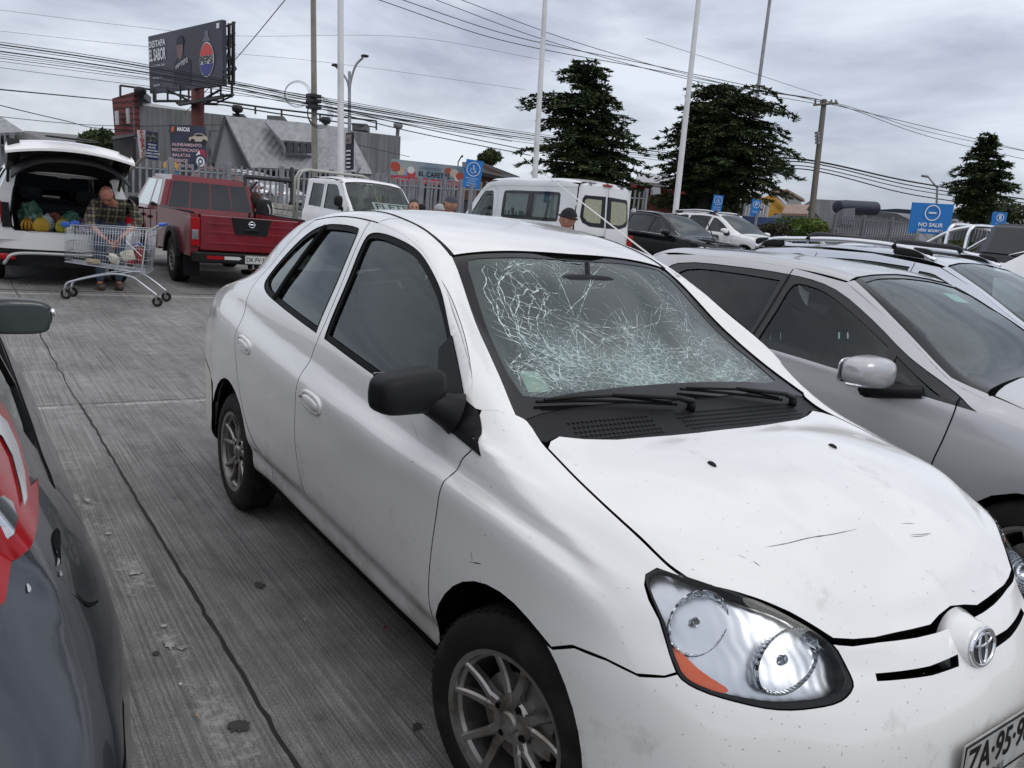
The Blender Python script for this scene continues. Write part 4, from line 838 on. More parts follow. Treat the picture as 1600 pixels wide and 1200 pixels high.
# ---------------------------------------------------------------- cabin
def rbox(m,lo,hi,k=4,n=6,X=None):
    bm=bmesh.new(); bmesh.ops.create_cube(bm,size=1); bmesh.ops.subdivide_edges(bm,edges=bm.edges[:],cuts=n,use_grid_fill=True)
    c=[(a+b)/2 for a,b in zip(lo,hi)]; h=[abs(b-a)/2 for a,b in zip(lo,hi)]
    for v in bm.verts:
        p=v.co*2; r=(abs(p.x)**k+abs(p.y)**k+abs(p.z)**k)**(1/k); q=max(abs(p.x),abs(p.y),abs(p.z)); p=p*(q/r) if r else p; v.co=Vector((p.x*h[0],p.y*h[1],p.z*h[2]))
        if X: v.co=X@v.co
        v.co+=Vector(c)
    bm.verts.index_update(); m.smooth=True; m.add([v.co.copy() for v in bm.verts],[[v.index for v in f.verts] for f in bm.faces]); m.smooth=False; bm.free()
def seat(parent,x,y,z=.0,w=.5,bench=0,mat=SEAT,head=True,lean=-14,hm=None):
    Xr=Matrix.Rotation(R_(lean),4,'Y'); m=MB()
    rbox(m,(x-.25,y-w/2,z+.24),(x+.28,y+w/2,z+.42)); rbox(m,(x-.36,y-w/2,z+.36),(x-.20,y+w/2,z+.98),X=Xr)
    s=m.build('seat',mat,parent)
    if head:
        for yy in ([y] if not bench else [y-w*.3,y+w*.3]):
            m=MB(); rbox(m,(x-.43,yy-.14,z+1.01),(x-.32,yy+.14,z+1.20),k=3.2,X=Xr); m.build('headrest',mat,s)
            for d in (-.05,.05): m=MB(); m.tube([(x-.345,yy+d,z+.93),(x-.37,yy+d,z+1.06)],.006,6); m.build('headrest_stay',CHROME,s)
    return s
def cabin(parent,xs,yw,xr,z=0,wheel_y=.36,dashx=-.38,zd=.93,front=None):
    for y in (-yw,yw): seat(parent,xs,y,z)
    seat(parent,xr,0,z,w=1.15,bench=1)
    m=MB(); rbox(m,(dashx-.16,-.66,zd-.32),(dashx+.16,.66,zd),k=5); rbox(m,(dashx-.20,wheel_y-.19,zd-.06),(dashx-.04,wheel_y+.19,zd+.045),k=4)
    d=m.build('dashboard',DASH,parent)
    m=MB(); m.smooth=True; Xw=Matrix.Translation((dashx-.30,wheel_y,zd-.07))@Matrix.Rotation(R_(-62),4,'Y'); m.X=Xw
    m.tube([(.18*cos(2*pi*i/28),.18*sin(2*pi*i/28),0) for i in range(28)],.014,8,closed=True); m.tube([(-.17,0,0),(.17,0,0)],.014,6); m.tube([(0,-.17,0),(0,.17,0)],.014,6); m.lathe([(0,.02),(.05,.015),(.06,-.02)],'z',16); m.X=Matrix.Identity(4)
    m.build('steering_wheel',DASH,d)
cabin(car,-1.08,.34,-1.95)
m=MB(); m.box((-2.2,-.70,.30),(-.35,.70,.34)); m.box((-2.75,-.60,1.0),(-2.25,.60,1.02)); m.build('cabin_floor',DARK,car)
for sg in (-1,1): m=MB(); m.box((-2.2,sg*.745,.36),(-.40,sg*.705,.93)); m.build('door_lining',DASH,car)
m=MB(); rbox(m,(-.80,-.13,1.30),(-.77,.13,1.37),k=4); m.tube([(-.785,0,1.36),(-.80,0,1.41)],.01,6); m.build('rear_view_mirror',DASH,car)
# headlining
P=[HS.top(x,y) for x,y in ((-.93,-.46),(-1.4,-.44),(-2.05,-.43),(-2.05,.43),(-1.4,.44),(-.93,.46))]
panel(HS,'headlining',P,(0,0,-1),CREAM,car,gap=0,rim=0,off=-.035,grid=.06)
# radio aerial on the far roof edge
m=MB(); m.smooth=True; a0=Vector(HS.near((-.86,.545,1.37))[0]); tip=Vector((-2.23,.70,1.86))
m.tube([a0,tip],[.004,.0022],6); m.tube([a0,a0+(tip-a0)*.05],.009,8); m.build('radio_aerial',M('aerial_white',(.7,.7,.66),.4),car)
# ================================================================ ground
def concrete():
    m=bpy.data.materials.new('concrete'); m.use_nodes=True; t=m.node_tree; K=t.links.new; p=t.nodes['Principled BSDF']; p.inputs['Roughness'].default_value=.85
    tcn=nd(t,'ShaderNodeTexCoord')
    def noise(scale,vec=(1,1,1),det=6,rough=.6,rot=0):
        a=nd(t,'ShaderNodeMapping'); a.inputs['Scale'].default_value=vec; a.inputs['Rotation'].default_value=(0,0,rot); n=nd(t,'ShaderNodeTexNoise'); n.inputs['Scale'].default_value=scale; n.inputs['Detail'].default_value=det; n.inputs['Roughness'].default_value=rough
        K(tcn.outputs['Object'],a.inputs[0]); K(a.outputs[0],n.inputs['Vector']); return n.outputs['Fac']
    def mr_(x,a,b,c,d):
        r=nd(t,'ShaderNodeMapRange'); r.inputs[1].default_value=a; r.inputs[2].default_value=b; r.inputs[3].default_value=c; r.inputs[4].default_value=d; K(x,r.inputs[0]); return r.outputs[0]
    def op(o,x,y):
        r=nd(t,'ShaderNodeMath',operation=o)
        for i,q in enumerate((x,y)):
            if isinstance(q,(int,float)): r.inputs[i].default_value=q
            else: K(q,r.inputs[i])
        return r.outputs[0]
    big=mr_(noise(.9,det=8,rough=.65),.32,.68,.70,1.22); mid=mr_(noise(7,det=9,rough=.75),.32,.68,.74,1.26); fine=mr_(noise(140,det=4),.3,.7,.62,1.38)
    rake=noise(1,(1.0,95,1),4,.6,R_(1.5)); rk=mr_(rake,.38,.62,.70,1.22); rake2=noise(1,(.5,34,1),5,.7,R_(-1)); rk2=mr_(rake2,.33,.47,.42,1.0)
    pat=noise(1.4); sc2=mr_(pat,.42,.62,0,1)                       # grooves strong only in patches
    tot=op('MULTIPLY',op('MULTIPLY',big,mid),op('MULTIPLY',fine,rk)); 
    gro=op('ADD',op('MULTIPLY',sc2,op('SUBTRACT',rk2,1.0)),1.0); tot=op('MULTIPLY',tot,gro)
    # oil-dark spots
    sp=mr_(noise(5.5,det=2),.68,.78,1,.62); tot=op('MULTIPLY',tot,sp)
    sp_=nd(t,'ShaderNodeSeparateXYZ'); K(tcn.outputs['Object'],sp_.inputs[0]); X,Y=sp_.outputs['X'],sp_.outputs['Y']
    def band(coord,c0,half): a=nd(t,'ShaderNodeMath',operation='ABSOLUTE'); K(op('SUBTRACT',coord,c0),a.inputs[0]); return mr_(a.outputs[0],half*.5,half,1,0)
    yl=op('SUBTRACT',Y,op('ADD',op('MULTIPLY',X,.053),-1.253)); wear=noise(26,(1,1,1),8,.75); wr2=noise(3.2,(1,1,1),3,.5)
    b1=op('MULTIPLY',band(yl,0.0,.075),op('MULTIPLY',band(X,-1.4,2.6),1.0)); b2=op('MULTIPLY',band(X,-4.525,.035),band(Y,0,12)); b3=op('MULTIPLY',band(op('SUBTRACT',X,op('MULTIPLY',Y,.02)),-10.36,.06),band(Y,2,14))
    pm_=op('MAXIMUM',op('MULTIPLY',b1,mr_(op('ADD',op('MULTIPLY',wear,.6),op('MULTIPLY',wr2,.5)),.56,.64,0,.62)),op('MAXIMUM',op('MULTIPLY',b2,mr_(op('ADD',op('MULTIPLY',wear,.7),op('MULTIPLY',wr2,.4)),.50,.60,0,.75)),op('MULTIPLY',b3,mr_(wear,.42,.52,.15,.8))))
    c=nd(t,'ShaderNodeMix',data_type='RGBA',blend_type='MULTIPLY'); c.inputs[0].default_value=1; c.inputs[6].default_value=(.212,.204,.193,1)
    cc=nd(t,'ShaderNodeCombineColor'); K(tot,cc.inputs[0]); K(tot,cc.inputs[1]); K(tot,cc.inputs[2]); K(cc.outputs[0],c.inputs[7]); px_=nd(t,'ShaderNodeMix',data_type='RGBA'); px_.inputs[7].default_value=(.46,.45,.42,1); K(c.outputs[2],px_.inputs[6]); K(pm_,px_.inputs[0]); K(px_.outputs[2],p.inputs['Base Color'])
    b=nd(t,'ShaderNodeBump'); b.inputs['Strength'].default_value=.7; b.inputs['Distance'].default_value=.006; K(op('ADD',op('MULTIPLY',rake,1.0),op('ADD',op('MULTIPLY',rake2,1.2),noise(110,det=4))),b.inputs['Height']); K(b.outputs[0],p.inputs['Normal'])
    return m
def gz(x,y):
    t=min(1,max(0,(y-6.5)/11)); return .52*t*t*(3-2*t)
ys=[-60,-20,0,3,6]+[6.5+.5*i for i in range(23)]+[20,30,60]; m=MB(); m.smooth=True; m.add([(x,y,gz(x,y)) for y in ys for x in (-60,30)],[(2*i,2*i+1,2*i+3,2*i+2) for i in range(len(ys)-1)]); o=m.build('parking_lot',concrete(),fix=False); o['kind']='structure'
m=MB(); m.add([(-900,-900,-.05),(900,-900,-.05),(900,900,-.05),(-900,900,-.05)],[(0,1,2,3)]); o=m.build('ground',M('earth',(.09,.085,.07),.95,noise=(.05,(.05,.07,.035),.4,.6)),fix=False); o['kind']='structure'
JM=M('joint_tar',(.02,.019,.018),.9); PT=M('worn_paint',(.42,.41,.385),.85,noise=(30,(.25,.245,.235),.42,.6))
rq=random.Random(5)
def ribbon(name,P,w,mat,z=.004,jit=0):
    V=[];n=len(P)
    for i,p in enumerate(P):
        a=P[max(i-1,0)];b=P[min(i+1,n-1)]; t=Vector((b[0]-a[0],b[1]-a[1],0)).normalized(); s=Vector((-t.y,t.x,0))
        for k in (-1,1): V.append(tuple(Vector((p[0],p[1],z))+s*k*w/2*(1+rq.uniform(-jit,jit))))
    me=bpy.data.meshes.new(name); me.from_pydata(V,[],[(2*i,2*i+1,2*i+3,2*i+2) for i in range(n-1)]); o=link(name,me,mat); o['kind']='structure'; return o
def seq(A,B,n,j=.0): return [(A[0]+(B[0]-A[0])*i/n+rq.gauss(0,j),A[1]+(B[1]-A[1])*i/n+rq.gauss(0,j)) for i in range(n+1)]
ribbon('expansion_joint',seq((-26,-1.23),(-4.58,-1.21),90,.004),.008,JM,jit=.4)
ribbon('expansion_joint',seq((-4.58,-1.20),(3,-1.14),120,.0025),.013,JM,jit=.3)
ribbon('expansion_joint',seq((-4.58,-9),(-4.58,9),90,.003),.006,JM,jit=.4)
ribbon('expansion_joint',seq((-10.9,-12),(-10.4,14),60,.003),.03,JM,jit=.4)
def blotch(cx,cy,rx,ry,name='worn_marking',mat=PT,z=.006,rot=0,n=22,rag=.38):
    a0=rq.uniform(0,6); 
    P=[]
    for i in range(n):
        a=2*pi*i/n; r=1+rag*(rq.random()-.5)*2; x,y=rx*r*cos(a),ry*r*sin(a); P.append((cx+x*cos(rot)-y*sin(rot),cy+x*sin(rot)+y*cos(rot),z))
    return P
def blotches(name,L,mat,z=.006):
    m=MB()
    for i_,l in enumerate(L): zz=z+.000012*i_; P=blotch(*l,z=zz); m.add(P+[(l[0],l[1],zz)],[(i,(i+1)%len(P),len(P)) for i in range(len(P))])
    o=m.build(name,mat,fix=False); o['kind']='structure'; return o
L=[(-2.68,-1.395,.028,.014),(-2.24,-1.37,.018,.010),(-1.80,-1.33,.022,.030),(-1.33,-1.325,.013,.010),(-1.20,-1.335,.032,.016),(-1.16,-1.30,.014,.018)]
blotches('worn_marking',L,PT)
blotches('oil_spot',[(-.66,-1.255,.026,.030),(-1.16,-1.385,.014,.010),(-1.50,-.93,.026,.016),(-.42,-.79,.016,.018)],M('chewing_gum_spot',(.045,.043,.042),.8))
P=gnd(602,985); tag(blotches('dry_leaf',[(P.x,P.y,.010,.008)],M('red_scrap',(.25,.01,.02),.6),z=.012),'small red scrap lying on the concrete by the front wheel','litter')
for px,py,c,l in ((476,972,(.5,.36,.2),'tiny tan wood chip on the concrete between the cars'),(308,1122,(.5,.3,.15),'small orange brown chip on the concrete near the bottom edge'),(282,1073,(.6,.6,.6),'tiny white scrap on the concrete beside the grey car')):
    P=gnd(px,py); o=blotches('litter_chip',[(P.x,P.y,.008,.004)],M('chip',c,.7),z=.012); del o['kind']; tag(o,l,'litter')
# ================================================================ generic body shells for the other vehicles
def gshell(st, nose, tail, nu=150, nv=90, kn=(1.6,.16), kt=(1.6,.12), smooth=2, tum=0):
    """st: stations front->rear (x, zb, w, zbelt, wtop, ztopedge, ztop); nose/tail: x of the end face against z"""
    def sec(s):
        x,zb,w,zl,wt,ze,zt=s; zm=zb+(zl-zb)*.45
        t_=tum
        return [(w-.12,zb-.04),(w-.035,zb),(w-.008,zb+(zl-zb)*.16),(w,zm),(w-t_*.35,zb+(zl-zb)*.72),(w-.012-t_*.8,zl-.09),(w-.04-t_,zl),
                (w-.04-t_+(wt-w+.06+t_)*.33,zl+(ze-zl)*.33),(w-.04-t_+(wt-w+.06+t_)*.72,zl+(ze-zl)*.74),(wt+.02,ze),(wt-.03,ze+(zt-ze)*.45),(wt*.72,ze+(zt-ze)*.72),(wt*.38,ze+(zt-ze)*.93),(0,zt)]
    secs=[sec(s) for s in st]; R=[[] for _ in range(14)]
    zn=[n[0] for n in nose]; xn=[n[1] for n in nose]; zt_=[n[0] for n in tail]; xt=[n[1] for n in tail]
    first,last=secs[0],secs[-1]
    for k in range(14):
        for fy in (0,.36,.66,.88,.97):
            y,z=first[k]; zz=z
            R[k].append((np.interp(zz,zn,xn)-kn[1]*fy**(kn[0]*2.2)*1.0-(.10 if fy==.97 else 0)*.6, y*fy, zz))
        for s,q in zip(st,secs): R[k].append((s[0],q[k][0],q[k][1]))
        for fy in (.97,.88,.66,.36,0):
            y,z=last[k]; R[k].append((np.interp(z,zt_,xt)+kt[1]*fy**(kt[0]*2.2)+(.10 if fy==.97 else 0)*.6,y*fy,z))
    return Shell(R,nu,nv,smooth)
def arcpts(cx,r,z0,zc=.32,n=12):
    """arch from the rear foot over the top to the front foot at height z0"""
    a0=math.asin(max(-1,min(1,(z0-zc)/r))); return [(cx-r*cos(a0+(pi-2*a0)*i/n),zc+r*sin(a0+(pi-2*a0)*i/n)) for i in range(n+1)]
def gcar(name,label,cat,sh,o,loc,rz,paint,group=None):
    """o: axles(front,rear), R, arch r, zb, xf, xr, top line along the flank (x,z,y) rear->front, windows, lower cladding"""
    root=empty(name,loc,rz,label,cat,group); g=o.get('grid',.03); xf,xr,zb=o['xf'],o['xr'],o['zb']
    ff,fr=o['axles']; ar=o.get('ar',.36); zc=o.get('R',.32)
    for sg in (-1,1):
        top=[sh.near((x,y*sg,z))[0] for x,z,y in o['topline']]
        bot=[(xf,zb)]+arcpts(ff,ar,zb,zc)[::-1]+arcpts(fr,ar,zb,zc)[::-1]+[(xr,zb)]
        out=top+[sh.side(x,z,sg) for x,z in bot]
        wins=o['windows']; H=[[sh.side(q[0],q[1],sg) for q in crspline(w,3,True,o.get('sharp',{}).get(n,()))] for n,w,gm in wins]
        hole=o.get('surround')
        b=panel(sh,'body_side',out,(0,-sg,-.12),paint,root,holes=([h_ for h_,(n_,w_,g_) in zip(H,wins) if n_ in o.get('outside',())]+[[sh.side(q[0],q[1],sg) for q in crspline(hole,3,True,o.get('ssharp',()))]] if hole else H),gap=0,rim=.012,grid=g)
        if hole:
            panel(sh,'window_surround',[sh.side(q[0],q[1],sg) for q in crspline(hole,3,True,o.get('ssharp',()))],(0,-sg,-.12),o.get('smat',BLKG),b,holes=[h_ for h_,(n_,w_,g_) in zip(H,wins) if n_ not in o.get('outside',())],gap=0,rim=.012,off=-.004,grid=g)
        for (n,w,gm),h in zip(wins,H):
            panel(sh,'window_glass',h,(0,-sg,-.12),gm,b,gap=-.004,rim=0,off=-.012,grid=.06)
        for L_ in o.get('gaps',()):
            sh_strip(sh,[(q[0],q[1]) for q in crspline(L_,5)],sg,.0032,'door_gap',DARK,b)
        for n,poly,mat,off in o.get('sidebits',()):
            panel(sh,n,[sh.side(q[0],q[1],sg) for q in poly],(0,-sg,0),mat,root,gap=0,rim=max(.004,off),off=off,grid=g)
        if o.get('clad'):
            for cx in (ff,fr):
                A=arcpts(cx,ar+.055,zb,zc); B=arcpts(cx,ar-.004,zb,zc)
                panel(sh,'arch_cladding',[sh.side(x,z,sg) for x,z in A]+[sh.side(x,z,sg) for x,z in B[::-1]],(0,-sg,0),BLK,root,gap=0,rim=.015,off=.012,grid=g)
        W=o.get('wheels')
        for cx in (ff,fr):
            if W is None or W(cx,sg): wheel(root,(cx,(o['hw']-.11)*sg,zc),sg,R=zc,w=.2,rr=zc*.64,spokes=o.get('spokes',5),mat=o.get('rimmat',ALLOY),hub=False)
        for cx in (ff,fr):
            m=MB(); A=arcpts(cx,ar+.03,zb-.02,zc); n=len(A); m.add([(x,sg*(o['hw']-.03),z) for x,z in A]+[(x,sg*.35,z) for x,z in A],[(i,i+1,n+i+1,n+i) for i in range(n-1)]+[tuple(range(n,2*n))])
            m.build('wheel_well',DARK,root,fix=False)
    def topp(nm,half,mat,d=(0,0,-1),off=0,holes=(),gap=.002,**k):
        """half outline (x,y) with y>=0, first and last on the centre line"""
        P=[sh.top(x,-y) if len(q)==2 else sh.near((q[0],-q[1],q[2]))[0] for q in half for x,y in [q[:2]]]; Q=[sh.top(q[0],q[1]) if len(q)==2 else sh.near(q)[0] for q in half[::-1][1:-1]]
        return panel(sh,nm,P+Q,d,mat,root,off=off,gap=gap,rim=k.pop('rim',.01),grid=k.pop('grid',g),holes=holes)
    for nm,half,mat,d,off in o['tops']: topp(nm,half,mat,d,off)
    m=MB(); hw=o['hw']; m.box((fr-.3,-hw+.16,zb-.02),(ff+.3,hw-.16,zb+.03)); m.box((fr+ar,-hw+.06,zb-.02),(ff-ar,hw-.06,zb+.02)); m.build('floor_pan',DARK,root)
    return root
def sh_strip(sh,P,sg,w,name,mat,parent,off=.0012):
    V=[];n=len(P)
    for i,(x,z) in enumerate(P):
        a=P[max(i-1,0)];b=P[min(i+1,n-1)]; tx,tz=b[0]-a[0],b[1]-a[1]; l=math.hypot(tx,tz)+1e-9
        for s in (-1,1):
            c,nn=sh.cast((x-tz/l*w*s,sg*3,z+tx/l*w*s),(0,-sg,0)); V.append(tuple(c+nn*off))
    me=bpy.data.meshes.new(name); me.from_pydata(V,[],[(2*i,2*i+1,2*i+3,2*i+2) for i in range(n-1)]); return link(name,me,mat,parent)
def endpiece(sh,name,angs,zs,mat,parent,cx,sgn,grid=.035,off=0,rim=.01):
    """skin of a front (+1) or rear (-1) end between plan angles, cast radially"""
    global HS
    old=HS; HS=sh
    a0,a1=angs; z0,z1=zs; A=[(a0,z0),(a1,z0),(a1,z1),(a0,z1)]
    o_=wrap_panel(name,[(a,z) for a,z in A],mat,parent,cx=cx,grid=grid,rim=rim,gap=0,off=off); HS=old; return o_
SILV=M('silver_paint',(.50,.50,.505),.28,metal=.35,coat=.7,noise=(.9,(.46,.46,.465),.35,.7))
SBLUE=M('ice_blue_silver_paint',(.54,.57,.63),.25,metal=.5,coat=.8)
WHT=M('clean_white_paint',(.79,.785,.775),.22,coat=.6); BLKP=M('black_paint',(.004,.0045,.006),.12,spec=.4,coat=.25); REDP=M('red_paint',(.20,.009,.018),.22,coat=.5,noise=(3,(.15,.008,.015),.4,.7)); GREYP=M('grey_paint',(.045,.050,.060),.26,metal=.4,coat=.6)
LGL=glass_mat('light_glass',(.66,.75,.74),k=.95); DRK=M('dark_opaque_glass',(.012,.014,.016),.05,coat=.3)
# ---------------------------------------------------------------- silver hatchback beside the sedan
st=[(.50,.24,.80,.78,.70,.79,.83),(.15,.24,.85,.86,.72,.87,.93),(-.25,.24,.86,.92,.72,.95,1.0),(-.50,.24,.86,.94,.70,1.01,1.05),(-.85,.24,.86,.97,.62,1.21,1.26),(-1.22,.24,.86,1.0,.54,1.385,1.425),(-1.7,.24,.86,1.03,.525,1.44,1.48),(-2.2,.24,.855,1.06,.52,1.44,1.48),(-2.7,.24,.84,1.09,.50,1.39,1.43),(-2.98,.26,.80,1.08,.48,1.24,1.28)]
SH2=gshell(st,[(.2,.74),(.5,.80),(.7,.76),(.85,.62)],[(.2,-3.25),(.5,-3.28),(.9,-3.2),(1.3,-3.02)],190,120)
wf=[(-.58,.955),(-.9,.975),(-1.25,1.0),(-1.53,1.02),(-1.52,1.2),(-1.505,1.36),(-1.40,1.375),(-1.25,1.355),(-1.08,1.29),(-.90,1.19),(-.74,1.09)]
wr=[(-1.60,1.025),(-1.9,1.045),(-2.25,1.07),(-2.36,1.12),(-2.38,1.25),(-2.30,1.33),(-2.0,1.35),(-1.60,1.345),(-1.60,1.2)]
sur=[(-.33,.915),(-.60,.93),(-1.2,.972),(-2.3,1.04),(-2.52,1.10),(-2.50,1.28),(-2.40,1.36),(-2.0,1.385),(-1.5,1.378),(-1.25,1.335),(-.98,1.215),(-.72,1.075),(-.45,.965)]
# front quarter light cut out of the front glass by a bar
wf1=[(-.80,.968),(-1.0,.98),(-1.25,1.0),(-1.53,1.02),(-1.52,1.2),(-1.505,1.33),(-1.40,1.335),(-1.27,1.305),(-1.05,1.21),(-.84,1.105)]
wf2=[(-.50,.945),(-.62,.955),(-.755,.964),(-.775,1.02),(-.785,1.075),(-.68,1.02),(-.58,.975)]
o2=dict(axles=(0,-2.49),ar=.34,R=.305,zb=.24,xf=.40,xr=-2.9,hw=.86,grid=.022,
 topline=[(-2.95,1.22,.52),(-2.7,1.385,.53),(-2.2,1.435,.55),(-1.7,1.437,.555),(-1.22,1.38,.57),(-.85,1.205,.65),(-.50,1.005,.73),(-.25,.95,.745),(.15,.87,.745),(.42,.80,.74)],
 windows=[('f',wf1,LGL),('q',wf2,LGL),('r',wr,GLS)],sharp={'f':(0,3,9),'q':(0,4),'r':(0,7)},surround=sur,ssharp=(0,),smat=M('pillar_black',(.014,.014,.016),.35),
 gaps=[[(-.455,.30),(-.47,.5),(-.455,.65),(-.43,.78),(-.42,.90),(-.43,.955)],[(-1.56,.28),(-1.58,.6),(-1.575,.95),(-1.565,1.2),(-1.56,1.41)],[(-2.15,.6),(-2.32,.8),(-2.42,1.0)]],
 tops=[('roof',[(-1.27,0),(-1.245,.3),(-1.21,.560),(-1.7,.562),(-2.2,.557),(-2.7,.535),(-2.78,.3),(-2.8,0)],SILV,(0,0,-1),0),
  ('bonnet',[(.66,0,.80),(.60,.30,.80),(.42,.62,.80),(.15,.70),(-.15,.715),(-.33,.70),(-.38,.5),(-.42,.25),(-.43,0)],SILV,(.0,0,-1),0),
  ('windscreen_frame',[(-.44,0),(-.43,.25),(-.40,.5),(-.36,.70),(-.52,.715),(-.85,.635),(-1.20,.53),(-1.255,.3),(-1.275,0)],FRIT,(.3,0,-1),-.006),
  ('wing_top',[(-.36,0),(-.33,.69),(-.30,.72),(.15,.735),(.40,.73),(.40,.70),(.15,.70),(-.15,.712),(-.30,.69),(-.345,0)],SILV,(0,0,-1),-.012)])
o2['tops'].pop()
# windscreen with the glass as a hole in its frame is made below
wsf=o2['tops'].pop()
hb=gcar('silver_hatchback','silver hatchback with a small chrome strip on its mirror, parked right beside the white sedan','car',SH2,o2,(.21,2.545,0),R_(0),SILV,None)
G_=[(-.52,0),(-.51,.25),(-.49,.50),(-.50,.625),(-.85,.575),(-1.165,.475),(-1.20,.3),(-1.215,0)]
GI=[SH2.top(x,-y) for x,y in G_]+[SH2.top(x,y) for x,y in G_[::-1][1:-1]]
F_=wsf[1]; FO=[SH2.top(x,-y) for x,y in F_]+[SH2.top(x,y) for x,y in F_[::-1][1:-1]]
fr2=panel(SH2,'windscreen_frame',FO,(.3,0,-1),FRIT,hb,holes=[GI],gap=.002,rim=.005,off=-.005)
panel(SH2,'windscreen_glass',GI,(.3,0,-1),LGL,fr2,gap=-.005,rim=0,off=-.009,grid=.05)
for sg in (-1,1):      # painted screen pillar
    P=[SH2.near((x,y*sg,z))[0] for x,y,z in ((-.36,.70,.97),(-.52,.715,1.03),(-.85,.635,1.21),(-1.20,.53,1.385),(-1.22,.57,1.38),(-.85,.655,1.205),(-.50,.735,1.005),(-.30,.75,.95))]
    panel(SH2,'screen_pillar',P,(-.5,-sg*.6,-.6),SILV,hb,gap=0,rim=.006)
    P=[SH2.near((x,y*sg,z))[0] for x,y,z in ((-.34,.70,.96),(-.15,.713,.945),(.15,.70,.885),(.42,.64,.82),(.42,.745,.80),(.15,.75,.87),(-.25,.75,.95),(-.36,.745,.965))]
    panel(SH2,'wing_top',P,(0,-sg*.4,-1),SILV,hb,gap=0,rim=.006)
endpiece(SH2,'front_bumper',(-62,62),(.2,.78),SILV,hb,.0,1); endpiece(SH2,'tail_skin',(100,260),(.2,1.405),SILV,hb,-2.45,-1)
P=[SH2.near(p)[0] for p in ((-2.93,-.42,1.36),(-2.93,.42,1.36),(-3.16,.56,1.08),(-3.2,.5,1.03),(-3.2,-.5,1.03),(-3.16,-.56,1.08))]; panel(SH2,'rear_window',P,(1,0,-.4),DRK,hb,gap=0,rim=0,off=.007)
cabin(hb,-1.40,.36,-2.3,dashx=-.62,zd=.95,z=.0)
m=MB(); rbox(m,(-1.33,-.12,1.24),(-1.30,.12,1.31)); m.build('rear_view_mirror',DASH,hb)
def door_mirror(parent,c,sg,mat,base,sx=.19,sy=.24,sz=.15,chrome=None,leg=None,glassx=-1,rot=0):
    """cap with a domed front, glass at the back"""
    m=MB(); bm=bmesh.new(); bmesh.ops.create_cube(bm,size=1); bmesh.ops.subdivide_edges(bm,edges=bm.edges[:],cuts=8,use_grid_fill=True)
    for v in bm.verts:
        p=v.co*2; k=3.2; r=(abs(p.x)**k+abs(p.y)**k+abs(p.z)**k)**(1/k); q=max(abs(p.x),abs(p.y),abs(p.z)); p=p*(q/r) if r else p
        t=(p.y+1)/2*1.0   # 0 inner, 1 outer
        f=1-.25*t; v.co=Vector((p.x*sx/2*(f if p.x>0 else .55), p.y*sy/2, p.z*sz/2*(1-.22*t)+.01*t))
    bm.verts.index_update(); vs=[Vector((v.co.x,v.co.y*sg,v.co.z)) for v in bm.verts]; fs=[[v.index for v in f.verts] for f in bm.faces]; bm.free()
    m.smooth=True; m.X=Matrix.Translation(c)@Matrix.Rotation(rot,4,'Z'); m.add(vs,fs); m.X=Matrix.Identity(4)
    o=m.build('wing_mirror',mat,parent,sharp=50)
    m=MB(); rbox(m,(-.01,-sy*.42,-sz*.36),(.0,sy*.42,sz*.36),k=4); g=m.build('mirror_glass',CHROME,o); g.data.transform(Matrix.Translation(Vector(c)+Vector((-sx*.275,0,0)))@Matrix.Rotation(rot,4,'Z'))
    m=MB(); m.smooth=True
    if leg: m.tube([Vector(c)+Vector((0,-sg*sy*.2,-sz*.42)),Vector(c)+Vector((.0,-sg*sy*.45,-sz*.55)),Vector(base)],[.055,.04,.03],12); m.build('mirror_foot',BLK,o)
    if chrome:
        m=MB(); m.tube([Vector(c)+Vector((sx*.30*cos(a)*1.0+.0,sg*sy*.47*sin(a),-sz*.30)) for a in np.linspace(.1,1.65,9)],.008,6); m.build('mirror_strip',CHROME,o)
    return o
for sg in (-1,1): door_mirror(hb,(-.78,.985*sg,1.0),sg,SILV,(-.58,.83*sg,.945),sx=.23,sy=.27,sz=.165,chrome=1,leg=1)
P=[SH2.top(-1.10,.20),SH2.top(-1.10,.36),SH2.top(-1.01,.37),SH2.top(-1.01,.20)]
me=bpy.data.meshes.new('windscreen_sticker'); me.from_pydata([tuple(p-np.array([0,0,.02])) for p in P],[],[(0,1,2,3)]); link('windscreen_sticker',me,M('pale_green_sticker',(.45,.75,.66),.5),hb)
# ---------------------------------------------------------------- other vehicles
def suv_shell(zs=1.0,tail=-3.6):
    st=[(.55,.28,.85,.88,.74,.91,.95),(.15,.26,.89,.96,.76,.99,1.03),(-.3,.26,.90,1.01,.75,1.05,1.09),(-.6,.26,.90,1.03,.70,1.18,1.22),(-1.0,.26,.90,1.05,.63,1.40,1.44),(-1.35,.26,.90,1.07,.58,1.555,1.60),(-1.95,.26,.90,1.09,.57,1.615,1.66),(-2.7,.26,.90,1.11,.565,1.60,1.65),(-3.15,.27,.88,1.13,.55,1.55,1.60),(-3.42,.29,.86,1.14,.54,1.42,1.47)]
    st=[(a,b*zs,c,d*zs,e,f*zs,g*zs) for a,b,c,d,e,f,g in st]
    return gshell(st,[(.2,.80),(.55,.86),(.75,.84),(.92,.70)],[(.2,tail),(.6,tail-.02),(1.0,tail+.03),(1.45,tail+.16)],150,100,kn=(1.5,.22),kt=(1.5,.14))
